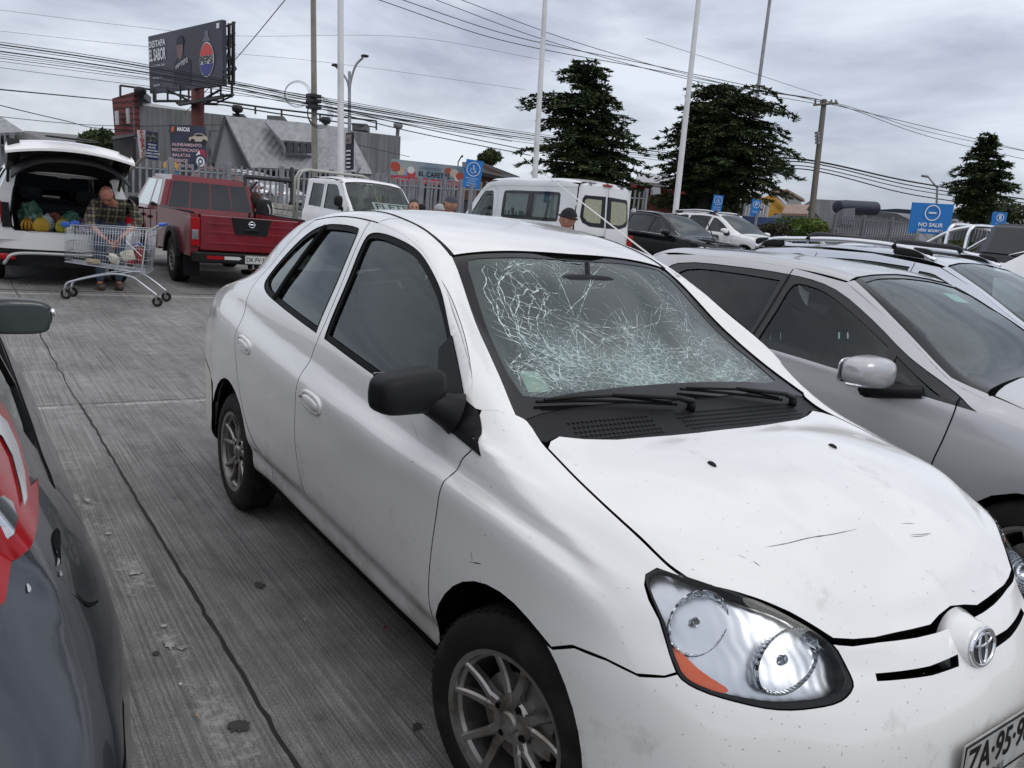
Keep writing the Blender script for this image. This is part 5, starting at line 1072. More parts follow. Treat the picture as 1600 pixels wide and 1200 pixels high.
def make_suv(name,label,loc,rz,paint,glass=GLD,zs=1.0,tail=True,rails=None,cat='car',group=None,nowheel=False,wsg=None,lamps=True,cab=True,chrome=False,bars=False):
    sh=suv_shell(zs); z=lambda v:v*zs
    wf=[(-.62,z(1.065)),(-1.0,z(1.075)),(-1.52,z(1.09)),(-1.51,z(1.3)),(-1.49,z(1.50)),(-1.35,z(1.48)),(-1.05,z(1.335)),(-.78,z(1.17))]
    wr=[(-1.60,z(1.09)),(-2.0,z(1.10)),(-2.42,z(1.12)),(-2.44,z(1.3)),(-2.42,z(1.525)),(-2.0,z(1.54)),(-1.58,z(1.525)),(-1.59,z(1.3))]
    wq=[(-2.52,z(1.13)),(-2.85,z(1.16)),(-3.12,z(1.25)),(-3.10,z(1.40)),(-2.95,z(1.49)),(-2.53,z(1.52)),(-2.52,z(1.3))]
    tops=[('roof',[(-1.37,0),(-1.36,.3),(-1.31,.58),(-1.95,.585),(-2.7,.58),(-3.15,.565),(-3.36,.54),(-3.42,.3),(-3.44,0)],paint,(0,0,-1),0),
      ('bonnet',[(.74,0,z(.93)),(.68,.35,z(.93)),(.50,.66,z(.93)),(.15,.745),(-.20,.75),(-.28,.70),(-.34,.4),(-.36,0)],paint,(.3,0,-1),0),
      ('windscreen',[(-.37,0),(-.35,.4),(-.29,.71),(-.60,.69),(-1.0,.615),(-1.30,.565),(-1.345,.3),(-1.36,0)],wsg or glass,(.3,0,-1),-.004)]
    top=[(-3.45,z(1.36),.55),(-3.15,z(1.54),.58),(-2.7,z(1.595),.595),(-1.95,z(1.61),.60),(-1.35,z(1.55),.61),(-1.0,z(1.395),.655),(-.6,z(1.175),.725),(-.3,z(1.05),.775),(.15,z(.98),.785),(.52,z(.90),.75)]
    o=dict(axles=(0,-2.65),ar=.40,R=.34,zb=z(.28),xf=.45,xr=-3.35,hw=.90,grid=.045,topline=top,windows=[('f',wf,glass),('r',wr,glass),('q',wq,glass)],sharp={'f':(0,2,4),'r':(0,2,4,6)},
       tops=tops,clad=1,gaps=[[(-.50,z(.40)),(-.50,z(.8)),(-.47,z(1.03))],[(-1.55,z(.32)),(-1.56,z(.8)),(-1.555,z(1.56))],[(-2.15,z(.5)),(-2.38,z(.85)),(-2.48,z(1.12)),(-2.47,z(1.56))]])
    r=gcar(name,label,cat,sh,o,loc,rz,paint,group)
    for sg in (-1,1):
        P=[sh.near((x,y*sg,z(q)))[0] for x,y,q in ((-.27,.71,1.08),(-.60,.69,1.19),(-1.0,.615,1.42),(-1.31,.565,1.57),(-1.33,.61,1.55),(-1.0,.66,1.395),(-.6,.73,1.175),(-.25,.775,1.05))]
        panel(sh,'screen_pillar',P,(-.5,-sg*.6,-.6),paint,r,gap=0,rim=.006)
        P=[sh.near((x,y*sg,z(q)))[0] for x,y,q in ((-.27,.71,1.07),(.15,.745,1.0),(.50,.66,.94),(.52,.755,.90),(.15,.79,.975),(-.27,.78,1.05))]
        panel(sh,'wing_top',P,(0,-sg*.4,-1),paint,r,gap=0,rim=.006)
        if lamps:
            P=[sh.near((x,y*sg,z(q)))[0] for x,y,q in ((.40,.84,.84),(.40,.84,.72),(.60,.76,.68),(.78,.52,.70),(.80,.50,.78),(.66,.66,.85))]
            hl=panel(sh,'headlight',P,(-.7,-sg*.7,-.1),REFL,r,gap=0,rim=.004,off=.004)
            P=[sh.near((x,y*sg,z(q)))[0] for x,y,q in ((.42,.835,.78),(.43,.835,.73),(.54,.79,.70),(.56,.78,.75))]
            panel(sh,'indicator',P,(-.7,-sg*.7,-.1),AMBER,hl,gap=0,rim=.0,off=.008)
        door_mirror(r,(-.72,1.0*sg,z(1.12)),sg,paint,(-.62,.86*sg,z(1.04)),sx=.18,sy=.24,sz=.16,leg=1)
    if rails: 
        for sg in (-1,1):
            m=MB(); m.smooth=True; R=[sh.top(x,.56*sg) for x in (-1.42,-1.62,-2.2,-2.8,-3.05,-3.2)]; R=[Vector(p)+Vector((0,0,h)) for p,h in zip(R,(.005,.055,.065,.06,.055,.005))]
            m.tube(crspline([tuple(p) for p in R],5),[.022]*len(crspline([tuple(p) for p in R],5)),8); q=m.build('roof_rail',rails,r)
            for i in (1,4): m=MB(); rbox(m,(R[i].x-.17,R[i].y-.022,R[i].z-.065),(R[i].x+.17,R[i].y+.022,R[i].z+.018),k=3); m.build('rail_foot',BLK,q)
    if bars:
        for xb in (-1.78,-2.62):
            m=MB(); m.smooth=True; zz=sh.top(xb,0)[2]
            m.tube(crspline([(xb,-.58,zz+.02),(xb,-.52,zz+.065),(xb,-.4,zz+.075),(xb,0,zz+.075),(xb,.4,zz+.075),(xb,.52,zz+.065),(xb,.58,zz+.02)],4),.024,8); m.build('roof_crossbar',BLK,r)
    endpiece(sh,'front_bumper',(-64,64),(z(.24),z(.92)),paint,r,-.1,1,.05)
    m=MB(); 
    for k in range(4): m.box((.80,-.42,z(.58+k*.055)),(.862,.42,z(.60+k*.055)),.004)
    m.box((.78,-.45,z(.30)),(.85,.45,z(.44)),.01); m.build('grille',CHROME if chrome else BLK,r)
    if tail:
        e=endpiece(sh,'tail_skin',(114,246),(z(.26),z(1.40)),paint,r,-2.6,-1,.05)
        P=[sh.near((x,y,z(q)))[0] for x,y,q in ((-3.5,-.55,1.36),(-3.55,-.62,1.10),(-3.55,.62,1.10),(-3.5,.55,1.36))]; panel(sh,'rear_window',P,(1,0,0),DRK,e,gap=0,rim=0,off=.006)
        for sg in (-1,1):
            P=[sh.near((x,y*sg,z(q)))[0] for x,y,q in ((-3.35,.84,1.05),(-3.5,.70,1.05),(-3.55,.62,1.0),(-3.5,.70,.82),(-3.35,.86,.85))]; panel(sh,'tail_light',P,(.7,-sg*.7,0),REDL,r,gap=0,rim=0,off=.006)
    if cab: cabin(r,-1.45,.37,-2.45,dashx=-.62,zd=z(1.02),z=.12)
    return r,sh
# second silver car, raised, with roof rails and cross bars
XV,XVs=make_suv('silver_crossover','pale silver blue crossover with roof rails and two black roof cross bars',(-.52,5.2,0),0,SBLUE,glass=GLS,zs=.955,rails=CHROME,bars=True,wsg=LGL)
# fix label/category order
XV['category']='car'
bs,_=make_suv('black_suv','black sport utility car with chrome window line, parked facing right beside the white van',tuple(at(1068,367,21)-Vector((-.3,-.72,1.12))),0,BLKP,glass=GLD,zs=1.02,wsg=GLS,chrome=True); bs['category']='car'
m=MB(); m.smooth=True; m.tube([(-.60,-.735,1.20),(-.33,-.80,1.075),(-1.2,-.875,1.085),(-2.4,-.88,1.115)],.009,6); m.build('chrome_strip',CHROME,bs)
m=MB(); m.smooth=True; m.tube([(.10,.05,1.05),(-.18,-.10,1.62)],.014,6); m.build('wiper_arm',BLK,bs)
w2,_=make_suv('white_suv','white sport utility car with dark roof glass and orange indicator, parked beyond the black one',(-14.0,18.0,.60),0,WHT,glass=GLD,zs=1.0,wsg=GLS,rails=CHROME); w2['category']='car'
P=[_.top(-1.5,-.45),_.top(-2.5,-.45),_.top(-2.5,.45),_.top(-1.5,.45)]; panel(_,'sunroof',P,(0,0,-1),DRK,w2,gap=0,rim=0,off=.006,grid=.06)
# white suv with the open tailgate ------------------------------------------------
fs,fsh=make_suv('white_estate','white sport utility car with its tailgate raised and groceries in the boot',(-14.70,-.57,0),pi,WHT,glass=GLD,tail=False,rails=CHROME,lamps=False); fs['category']='car'
m=MB(); hw=.88     # rear frame in local coordinates (tail at -3.6)
def yz(poly,x0,x1,mm): mm.prism(poly,x0,x1,'x')
for sg in (-1,1):
    yz([(sg*.60,.70),(sg*.90,.62),(sg*.895,1.02),(sg*.80,1.15),(sg*.66,1.50),(sg*.56,1.58),(sg*.50,1.54),(sg*.57,1.45),(sg*.635,1.10)],-3.58,-3.36,m)
yz([(-.56,1.58),(.56,1.58),(.50,1.52),(-.50,1.52)],-3.55,-3.30,m); yz([(-.885,.62),(.885,.62),(.86,.74),(-.86,.74)],-3.60,-3.40,m)
m.build('tailgate_frame',WHT,fs)
e=endpiece(fsh,'rear_bumper',(114,246),(.46,.72),WHT,fs,-2.6,-1,.04,off=.015)
e2=endpiece(fsh,'bumper_cladding',(112,248),(.24,.50),BLK,fs,-2.6,-1,.04,off=.02)
m=MB(); m.smooth=True; m.tube(crspline([(-3.66,-.74,.30),(-3.70,-.66,.42),(-3.71,-.5,.455),(-3.72,0,.46),(-3.71,.5,.455),(-3.70,.66,.42),(-3.66,.74,.30)],5),.022,8); m.build('skid_trim',SILV,e2)
for sg in (-1,1):
    m=MB(); rbox(m,(-3.70,sg*.86,.36),(-3.60,sg*.60,.44),k=5); m.build('bumper_reflector',REDL,e2)
    m=MB(); yz([(sg*.89,.84),(sg*.89,1.12),(sg*.75,1.12),(sg*.72,.84)],-3.595,-3.40,m); t=m.build('tail_light',REDL,fs)
    m=MB(); yz([(sg*.885,.85),(sg*.885,.93),(sg*.76,.93),(sg*.75,.84)],-3.606,-3.4,m); m.build('reverse_lamp',REFL,t)
    m=MB(); yz([(sg*.74,.78),(sg*.745,1.10),(sg*.66,1.10),(sg*.64,.78)],-3.61,-3.50,m); m.build('pillar_black_panel',BLK,fs)  # black plastic panel on the pillar, inboard of the lamp
m=MB(); m.smooth=True; ring_=[(-3.585,-.60,.76),(-3.585,-.62,1.08),(-3.56,-.55,1.44),(-3.55,-.46,1.53),(-3.55,.46,1.53),(-3.56,.55,1.44),(-3.585,.62,1.08),(-3.585,.60,.76)]
m.tube([Vector(p) for p in crspline(ring_,4,True)],.016,6,closed=True); m.build('tailgate_seal',RUB,fs)
m=MB(); m.box((-3.56,-.66,.70),(-2.5,.66,.73)); m.box((-2.52,-.66,.73),(-2.48,.66,1.15)); m.box((-3.5,-.70,.73),(-2.5,-.66,1.0)); m.box((-3.5,.66,.73),(-2.5,.70,1.0)); m.build('boot_floor',M('boot_carpet',(.02,.02,.022),.95),fs)
# raised tailgate: hinged at the roof, sloping up towards the camera
Pg=lambda u,v,w:(-3.42-u*.98,v,1.56+.30*math.sin(u*2.0)+w)
g1=empty('tailgate'); g1.parent=fs
def gate(nm,mat,wv,wfun,us,dz,th,off=0):
    m=MB(); m.smooth=True; V=[];n=13
    for u in us:
        for j in range(n):
            t=-1+2*j/(n-1); V.append((-3.42-u*1.0-.10*(1-t*t)*u, t*wfun(u), 1.58+.42*u**.75+dz(u,t)+off-max(0,u-.72)*.62))
    k=len(us); F=[(i*n+j,i*n+j+1,(i+1)*n+j+1,(i+1)*n+j) for i in range(k-1) for j in range(n-1)]
    V2=[(x,y,z-th) for x,y,z in V]; b=len(V); F2=[(b+a,b+d,b+c,b+b_) for a,b_,c,d in F]
    E=[]; rim=[j for j in range(n)]+[i*n+n-1 for i in range(1,k)]+[(k-1)*n+j for j in range(n-2,-1,-1)]+[i*n for i in range(k-2,0,-1)]
    for i in range(len(rim)): a=rim[i];c=rim[(i+1)%len(rim)]; E.append((a,c,b+c,b+a))
    m.add(V+V2,F+F2+E); return m.build(nm,mat,g1,sharp=40)
us=[0,.1,.25,.45,.65,.8,.92,1.0]
gate('tailgate_skin',WHT,0,lambda u:.56+.16*min(1,u*1.1),us,lambda u,t:-.10*t*t*(.4+u*.5)+.06*sin(u*3)-.0*u,.03)
gate('tailgate_lining',BLK,0,lambda u:.50+.17*min(1,u*1.1),us[1:],lambda u,t:-.10*t*t*(.5+u*.5)-.075-.16*u*abs(t)**4-.05*u,.03)
for sg in (-1,1): m=MB(); yz_=[(-3.50,1.66),(-4.28,1.90),(-4.34,1.76),(-4.15,1.62),(-3.75,1.52)]; m.prism(yz_,sg*.56,sg*.69,'y'); m.build('tailgate_cheek',BLK,g1)
for sg in (-1,1): m=MB(); m.smooth=True; m.tube([(-3.50,sg*.66,1.30),(-3.9,sg*.66,1.70)],.018,8); m.build('gas_strut',BLK,g1)
for y in (-.15,.12): m=MB(); m.smooth=True; m.tube([(-3.52,y,1.62),(-3.72,y-.06,1.60)],.014,6); m.build('wiper_arm',BLK,g1)
m=MB(); rbox(m,(-4.44,-.30,1.955),(-4.36,.30,1.985),k=4); m.build('spoiler_lamp',BLKG,g1)
# red pickup ----------------------------------------------------------------------
pk=empty('red_pickup',(-11.25,1.98,0),pi,'old red double cab pickup with black wheel arch flares and a missing number plate surround','pickup')
pk['label']='worn red double cab pickup with black arch flares, tailgate shut, beside the fence'
# local x runs forward; tail at 0
def ploft(secs,name,mat,parent,smooth=True,cap=True,sharp=35):
    """closed sections of equal length joined in order"""
    m=MB(); m.smooth=smooth; n=len(secs[0]); V=[p for s in secs for p in s]; F=[(i*n+j,i*n+(j+1)%n,(i+1)*n+(j+1)%n,(i+1)*n+j) for i in range(len(secs)-1) for j in range(n)]
    if cap: F+=[tuple(range(n)),tuple((len(secs)-1)*n+j for j in range(n))]
    m.add(V,F); return m.build(name,mat,parent,sharp=sharp)
for sg in (-1,1):
    A=arcpts(1.12,.43,.50,.38)
    side=[(0.02,.50)]+[(x,z) for x,z in A]+[(2.30,.46),(2.30,1.14),(0.02,1.14)]
    m=MB(); m.prism(side,sg*.90,sg*.78); m.build('bed_side',REDP,pk)
    side=[(2.32,.42)]+[(3.55,.40)]+arcpts(4.02,.42,.42,.38)+[(4.75,.42),(4.80,.92),(4.0,1.02),(2.32,1.08)]
    m=MB(); m.prism(side,sg*.89,sg*.70); m.build('cab_side',REDP,pk)
    A=arcpts(1.12,.50,.44,.38); B=arcpts(1.12,.425,.44,.38); m=MB(); m.prism(A+B[::-1],sg*.96,sg*.885); m.build('arch_flare',BLK,pk)
    A=arcpts(4.02,.49,.44,.38); B=arcpts(4.02,.415,.44,.38); m=MB(); m.prism(A+B[::-1],sg*.95,sg*.875); m.build('arch_flare',BLK,pk)
    m=MB(); m.box((.40,sg*.90,.16),(.43,sg*.66,.52),.01); m.build('mudflap',BLK,pk)
    for x in (1.12,4.02): wheel(pk,(x,sg*.80,.38),sg,R=.38,w=.25,rr=.21,mat=STEEL,hub=False,spokes=6)
    m=MB(); m.box((-.012,sg*.90,.66),(.04,sg*.765,1.08),.008); t=m.build('tail_light',REDL,pk)
    m=MB(); m.box((-.018,sg*.885,.76),(.0,sg*.785,.90),.004); m.build('reverse_lamp',CHROME,t)
    for x,z in ((3.02,.93),(3.62,.94)): m=MB(); rbox(m,(x-.09,sg*.885,z-.03),(x+.09,sg*.93,z+.03)); m.build('door_handle',BLK,pk)
    m=MB(); m.tube([(2.95-.0,sg*.893,.42),(2.97,sg*.893,1.05)],.004,4); m.tube([(2.42,sg*.893,.42),(2.42,sg*.893,1.05)],.004,4); m.tube([(3.55,sg*.893,.5),(3.6,sg*.893,1.03)],.004,4); m.build('door_gap',DARK,pk)
    m=MB(); rbox(m,(3.75,sg*.93,1.05),(3.88,sg*1.12,1.25)); m.build('wing_mirror',BLK,pk)
    m=MB(); m.smooth=True; m.tube([(.03,sg*.86,1.145),(2.28,sg*.86,1.145)],.026,6); m.build('bed_rail',BLK,pk)
m=MB(); m.box((-.01,-.76,.60),(.05,.76,1.13),.015)
tg_=m.build('tailgate',REDP,pk)
m=MB()
for z in (.70,.86,.99): m.box((-.018,-.66,z),(-.008,.66,z+.035),.004)
m.build('tailgate_rib',REDP,tg_)
m=MB(); m.prism([(-.30,1.12),(.30,1.12),(.24,.87),(-.24,.87)],-.035,-.008,'x'); hp=m.build('handle_plate',BLK,tg_)
m=MB(); m.smooth=True; m.tube([(-.04,.045*cos(a),1.03+.045*sin(a)) for a in np.linspace(0,2*pi,20)[:-1]],.009,6,closed=True); m.box((-.046,-.058,1.018),(-.036,.058,1.042)); m.build('badge',CHROME,hp)
m=MB(); rbox(m,(-.05,-.11,.915),(-.036,.11,.955),k=5); m.build('tailgate_handle',BLKG,hp)
m=MB(); m.box((-.16,-.88,.43),(.02,.88,.58),.02); m.box((.1,-.7,.40),(2.6,.7,.48)); bpk=m.build('rear_bumper',BLK,pk)
for sg in (-1,1):
    m=MB(); m.box((-.168,sg*.70,.485),(-.158,sg*.45,.535)); m.build('red_reflector',REDL,bpk)
    m=MB(); m.prism([(sg*.44,.485),(sg*.22,.485),(sg*.18,.51),(sg*.22,.535),(sg*.44,.535)],-.168,-.158,'x'); m.build('white_arrow_sticker',M('sticker_white',(.55,.55,.52),.6),bpk)
plate('DK·FV·35',frame(Vector((-.175,-.05,.50)),Vector((0,-1,0)),Vector((0,0,1))),bpk,mat=M('plate_white',(.6,.6,.57),.5))
m=MB(); m.box((.05,-.78,.60),(2.30,.78,.64)); m.build('bed_floor',BLK,pk)
# cab greenhouse
def cabsec(x0,x1,z,w): return [(x0,-w,z),(x1,-w,z),(x1,w,z),(x0,w,z)]
bm=bmesh.new(); base=[bm.verts.new(p) for p in cabsec(2.33,4.9,1.06,.86)]; top=[bm.verts.new(p) for p in cabsec(2.47,4.05,1.70,.70)]
bm.faces.new(base[::-1]); bm.faces.new(top)
for i in range(4): bm.faces.new((base[i],base[(i+1)%4],top[(i+1)%4],top[i]))
bmesh.ops.recalc_face_normals(bm,faces=bm.faces); bmesh.ops.bevel(bm,geom=[e for e in bm.edges if (e.verts[0].co.z+e.verts[1].co.z)>2.3],offset=.09,segments=4,affect='EDGES')
me=bpy.data.meshes.new('cab_roof'); bm.to_mesh(me); bm.free(); 
for p in me.polygons: p.use_smooth=True
me.set_sharp_from_angle(angle=R_(40)); cbr=link('cab_roof',me,REDP,pk)
def quad_on(a,b,c,d,nm,mat,parent,off,thick=.006):
    """flat pane from four corners, pushed out along its normal"""
    a,b,c,d=[Vector(p) for p in (a,b,c,d)]; n=(b-a).cross(d-a).normalized(); m=MB(); A=[p+n*off for p in (a,b,c,d)]; B=[p+n*(off-thick) for p in (a,b,c,d)]
    m.add(A+B,[(0,1,2,3),(7,6,5,4)]+[(i,i+4,(i+1)%4+4,(i+1)%4) for i in range(4)]); return m.build(nm,mat,parent)
def lerpq(C,u,v):
    a,b,c,d=[Vector(p) for p in C]; return (a*(1-u)+b*u)*(1-v)+(d*(1-u)+c*u)*v
rear=[(2.33,.86,1.06),(2.33,-.86,1.06),(2.47,-.70,1.70),(2.47,.70,1.70)]
for i,(u0,u1) in enumerate(((.07,.27),(.285,.49),(.505,.715),(.73,.93))):
    q=[lerpq(rear,u0,.14),lerpq(rear,u1,.14),lerpq(rear,u1,.84),lerpq(rear,u0,.84)]; quad_on(*q,'rear_window',DRK,cbr,.004)
for sg in (-1,1):
    s_=[(2.33,sg*.86,1.06),(4.9,sg*.86,1.06),(4.05,sg*.70,1.70),(2.47,sg*.70,1.70)]
    for u0,u1,u2,u3 in ((.12,.34,.37,.17),(.40,.82,.80,.44)):
        q=[lerpq(s_,u0,.10),lerpq(s_,u1,.10),lerpq(s_,u2,.84),lerpq(s_,u3,.84)]
        if sg>0: q=q[::-1]
        quad_on(*q,'side_window',glass_mat('pickup_glass',(.25,.28,.28),k=2.2),cbr,.004)
ws_=[(4.9,-.86,1.06),(4.9,.86,1.06),(4.05,.70,1.70),(4.05,-.70,1.70)]; quad_on(lerpq(ws_,.08,.08),lerpq(ws_,.92,.08),lerpq(ws_,.92,.88),lerpq(ws_,.08,.88),'windscreen',GLS,cbr,.004)
m=MB(); m.prism([(4.3,.50),(5.1,.50),(5.15,.92),(4.3,1.05)],-.86,.86); m.build('bonnet',REDP,pk)
# white flatbed truck with the hand-lettered sheet behind its windscreen ------------------
tr=empty('white_flatbed_truck',(-14.3,5.5,.09),R_(5),'white double cab flatbed truck with a hoop frame and a lettered sheet in its windscreen','truck')
sts=[(.62,.45,.80,1.12,.76,1.14,1.18),(.40,.40,.83,1.20,.77,1.24,1.28),(.10,.40,.84,1.22,.73,1.55,1.60),(-.15,.40,.84,1.22,.70,1.80,1.85),(-.55,.40,.84,1.22,.69,1.87,1.93),(-1.1,.40,.84,1.22,.69,1.87,1.93),(-1.62,.40,.84,1.22,.68,1.85,1.90)]
TS=gshell(sts,[(.3,.86),(.8,.88),(1.15,.78)],[(.3,-1.68),(1.85,-1.68)],120,90,kn=(1.5,.10),kt=(1.5,.02))
ot=dict(axles=(.05,-3.2),ar=.36,R=.33,zb=.42,xf=.5,xr=-1.64,hw=.84,grid=.05,topline=[(-1.6,1.84,.71),(-1.1,1.865,.72),(-.55,1.865,.72),(-.17,1.79,.73),(.10,1.54,.755),(.40,1.24,.80),(.55,1.16,.79)],
 windows=[('a',[(-1.42,1.28),(-.92,1.26),(-.90,1.75),(-1.38,1.76)],GLS),('b',[(-.78,1.25),(-.05,1.23),(-.06,1.4),(-.30,1.72),(-.42,1.755),(-.76,1.755)],GLS)],sharp={'a':(0,1,2,3),'b':(0,1,5)},gaps=[[(-.84,.45),(-.85,1.2),(-.83,1.82)],[(.08,.8),(.06,1.2)]],
 tops=[('roof',[(-.17,0),(-.16,.4),(-.12,.69),(-.55,.70),(-1.1,.70),(-1.63,.69),(-1.65,0)],WHT,(0,0,-1),0),('windscreen',[(.46,0),(.46,.4),(.40,.74),(.10,.715),(-.09,.68),(-.13,.4),(-.15,0)],LGL,(.7,0,-1),-.003)])
ot['axles']=(.05,.05)
gc=gcar('cab','x','truck',TS,ot,(0,0,0),0,WHT); 
for k in list(gc.keys()):
    if k in('label','category'): del gc[k]
gc.parent=tr; gc.name='cab'
for ch in [c for c in bpy.data.objects if c.parent==gc]: ch.parent=tr
bpy.data.objects.remove(gc)
for sg in (-1,1):
    P=[TS.near((x,y*sg,z))[0] for x,y,z in ((.46,.74,1.22),(.10,.715,1.58),(-.11,.68,1.83),(-.16,.73,1.80),(.10,.76,1.54),(.45,.80,1.2))]; panel(TS,'screen_pillar',P,(-.6,-sg*.6,-.4),WHT,tr,gap=0,rim=.004)
    door_mirror(tr,(.25,1.0*sg,1.42),sg,BLK,(.15,.85*sg,1.25),sx=.12,sy=.18,sz=.24,leg=1)
endpiece(TS,'cab_front',(-66,66),(.42,1.17),WHT,tr,-.2,1,.06); endpiece(TS,'cab_back',(110,250),(.42,1.84),WHT,tr,-1.3,-1,.06)
m=MB(); m.smooth=True
for x in (-1.80,): 
    for s in (0,.16): m.tube([(x-s,-.92,.8),(x-s,-.90,1.85),(x-s,-.82,1.98),(x-s,-.66,2.03),(x-s,.66,2.03),(x-s,.82,1.98),(x-s,.90,1.85),(x-s,.92,.8)],.028,8)
m.build('hoop_frame',M('hoop_white',(.42,.42,.38),.6),tr)
m=MB(); m.box((-4.6,-.95,.78),(-1.72,.95,.84)); 
for sg in (-1,1):
    for k in range(3): m.box((-4.6,sg*.95,.86+k*.13),(-1.95,sg*.92,.97+k*.13),.01)
m.build('flatbed',M('weathered_boards',(.30,.28,.23),.8,noise=(6,(.45,.44,.40),.4,.6)),tr)
for x in (-3.4,):
    for sg in (-1,1): wheel(tr,(x,.78*sg,.33),sg,R=.33,w=.2,mat=STEEL,hub=False)
cabin(tr,-.55,.38,-1.25,dashx=.25,zd=1.16,z=.35)
mwF=frame(Vector((.25,.27,1.39)),Vector((0,1,0)),Vector((-.75,0,.66)))
m=MB(); m.box((-.46,-.12,-.004),(.46,.12,0)); fl=m.build('lettered_sheet',M('sheet_white',(.75,.75,.73),.8),tr); fl.data.transform(mwF)
text('FLETE',.19,RUB,'sheet_lettering',fl,mwF@Matrix.Translation((0,0,.003)),off=.003,fit=(.80,.17))
m=MB(); m.smooth=True; P=[TS.near(p)[0] for p in ((.03,-.05,1.72),(-.02,.0,1.74),(.06,.12,1.68))]; m.tube([Vector(P[0])-Vector((.05,0,.02)),Vector((.16,.02,1.42)),Vector(P[2])-Vector((.05,0,.02))],.014,6); m.build('hanging_pennant',M('pennant_tan',(.45,.33,.16),.8),tr)
# white passenger van ---------------------------------------------------------------
sv=[(.75,.42,.86,1.05,.74,1.10,1.16),(.45,.36,.93,1.15,.76,1.28,1.34),(.0,.34,.97,1.20,.78,1.66,1.74),(-.45,.34,.98,1.22,.80,2.02,2.12),(-.85,.34,.98,1.22,.83,2.24,2.33),(-1.5,.34,.98,1.22,.84,2.31,2.41),(-3.0,.34,.98,1.22,.84,2.32,2.43),(-4.55,.34,.98,1.22,.84,2.32,2.42),(-4.95,.36,.96,1.22,.82,2.27,2.36)]
VS=gshell(sv,[(.2,.98),(.7,1.0),(1.1,.86)],[(.3,-5.08),(1.2,-5.08),(2.3,-4.99)],170,110,kn=(1.5,.16),kt=(1.4,.05))
WIN=glass_mat('curtained_glass',(.55,.62,.60),k=1.6)
ov=dict(axles=(0,-3.4),ar=.38,R=.34,zb=.36,xf=.6,xr=-4.93,hw=.98,grid=.06,topline=[(-4.93,2.26,.84),(-4.5,2.315,.87),(-3,2.315,.87),(-1.5,2.305,.87),(-.85,2.235,.86),(-.45,2.01,.83),(0,1.65,.81),(.45,1.27,.79),(.65,1.12,.78)],
 windows=[('a',[(-1.30,1.28),(-.35,1.26),(-.10,1.30),(-.50,1.80),(-.72,1.98),(-.95,2.0),(-1.18,1.98)],GLS),('b',[(-4.20,1.40),(-3.12,1.39),(-3.10,1.98),(-4.18,1.99)],WIN),('c',[(-2.88,1.39),(-1.82,1.38),(-1.82,1.96),(-2.88,1.98)],WIN)],sharp={'a':(0,),'b':(0,1,2,3),'c':(0,1,2,3)},outside=('a',),surround=[(-4.25,1.32),(-3.0,1.30),(-1.78,1.30),(-1.72,1.36),(-1.72,1.97),(-1.80,2.03),(-3.0,2.05),(-4.20,2.05),(-4.28,1.98),(-4.30,1.4)],smat=BLKG,
 gaps=[[(-1.42,.5),(-1.42,1.2),(-1.38,2.06),(-.9,2.08),(-.60,1.98)],[(.05,.8),(.02,1.2)]],sidebits=[('roof_crease',[(-.9,2.16),(-4.9,2.20),(-4.9,2.192),(-.9,2.152)],M('crease_grey',(.45,.46,.48),.5),.003)],
 tops=[('roof',[(-.80,0),(-.78,.4),(-.74,.825),(-1.5,.875),(-3.0,.878),(-4.5,.878),(-4.94,.845),(-5.0,0)],WHT,(0,0,-1),0),('windscreen',[(.42,0),(.44,.4),(.40,.76),(0,.775),(-.45,.795),(-.68,.79),(-.74,.4),(-.76,0)],GLS,(.7,0,-1),-.003)])
VANW=M('van_white',(.74,.745,.75),.25,coat=.5)
vn=gcar('white_van','white high roof passenger van with curtained windows and twin rear doors','van',VS,dict(ov,tops=[(a,b,VANW if c is WHT else c,d,e) for a,b,c,d,e in ov['tops']]),(-19.1,11.7,.2),pi,VANW)
endpiece(VS,'front_bumper',(-66,66),(.36,1.13),VANW,vn,-.1,1,.07)
P=[(-5.02,y,z) for y,z in ((-.95,.40),(-.965,1.25),(-.84,2.25),(-.6,2.37),(0,2.40),(.6,2.37),(.84,2.25),(.965,1.25),(.95,.40))]
bk=panel(VS,'rear_doors',[VS.near(p)[0] for p in P],(1,0,0),VANW,vn,gap=0,rim=.02,grid=.06)
for sg in (-1,1):
    w_=[(y*sg,z) for y,z in ((.03,1.27),(.03,2.05),(.72,2.03),(.80,1.95),(.83,1.5),(.74,1.36),(.5,1.28))]
    a=panel(VS,'rear_window',[VS.near((-5.06,y,z))[0] for y,z in w_],(1,0,0),BLKG,bk,gap=0,rim=.0,off=.008,grid=.06)
    w_=[(y*sg,z) for y,z in ((.17,1.38),(.16,1.95),(.62,1.95),(.70,1.9),(.72,1.5),(.6,1.40),(.45,1.37))]
    panel(VS,'window_curtain',[VS.near((-5.06,y,z))[0] for y,z in w_],(1,0,0),M('curtain_cream',(.36,.37,.27),.7,noise=(8,(.28,.29,.20),.4,.6,(1,6,1))),a,gap=0,rim=0,off=.012,grid=.06)
    m=MB(); 
    for z in (.7,1.75): m.box((-5.05,sg*.97,z),(-4.93,sg*1.01,z+.09),.008)
    m.build('door_hinge',VANW,bk)
    m=MB(); m.box((-5.12,sg*.96,.75),(-5.02,sg*.84,1.15),.01); m.build('tail_light',REDL,vn)
m=MB(); m.tube([(-5.11,0,.5),(-5.11,0,1.24),(-5.06,0,2.36)],.006,4); m.build('door_gap',DARK,bk)
m=MB(); rbox(m,(-5.16,.03,1.02),(-5.09,.22,1.07)); m.build('door_handle',BLK,bk)
m=MB(); m.box((-5.03,-.14,2.29),(-4.97,.14,2.345),.01); m.build('brake_lamp',REDL,bk)
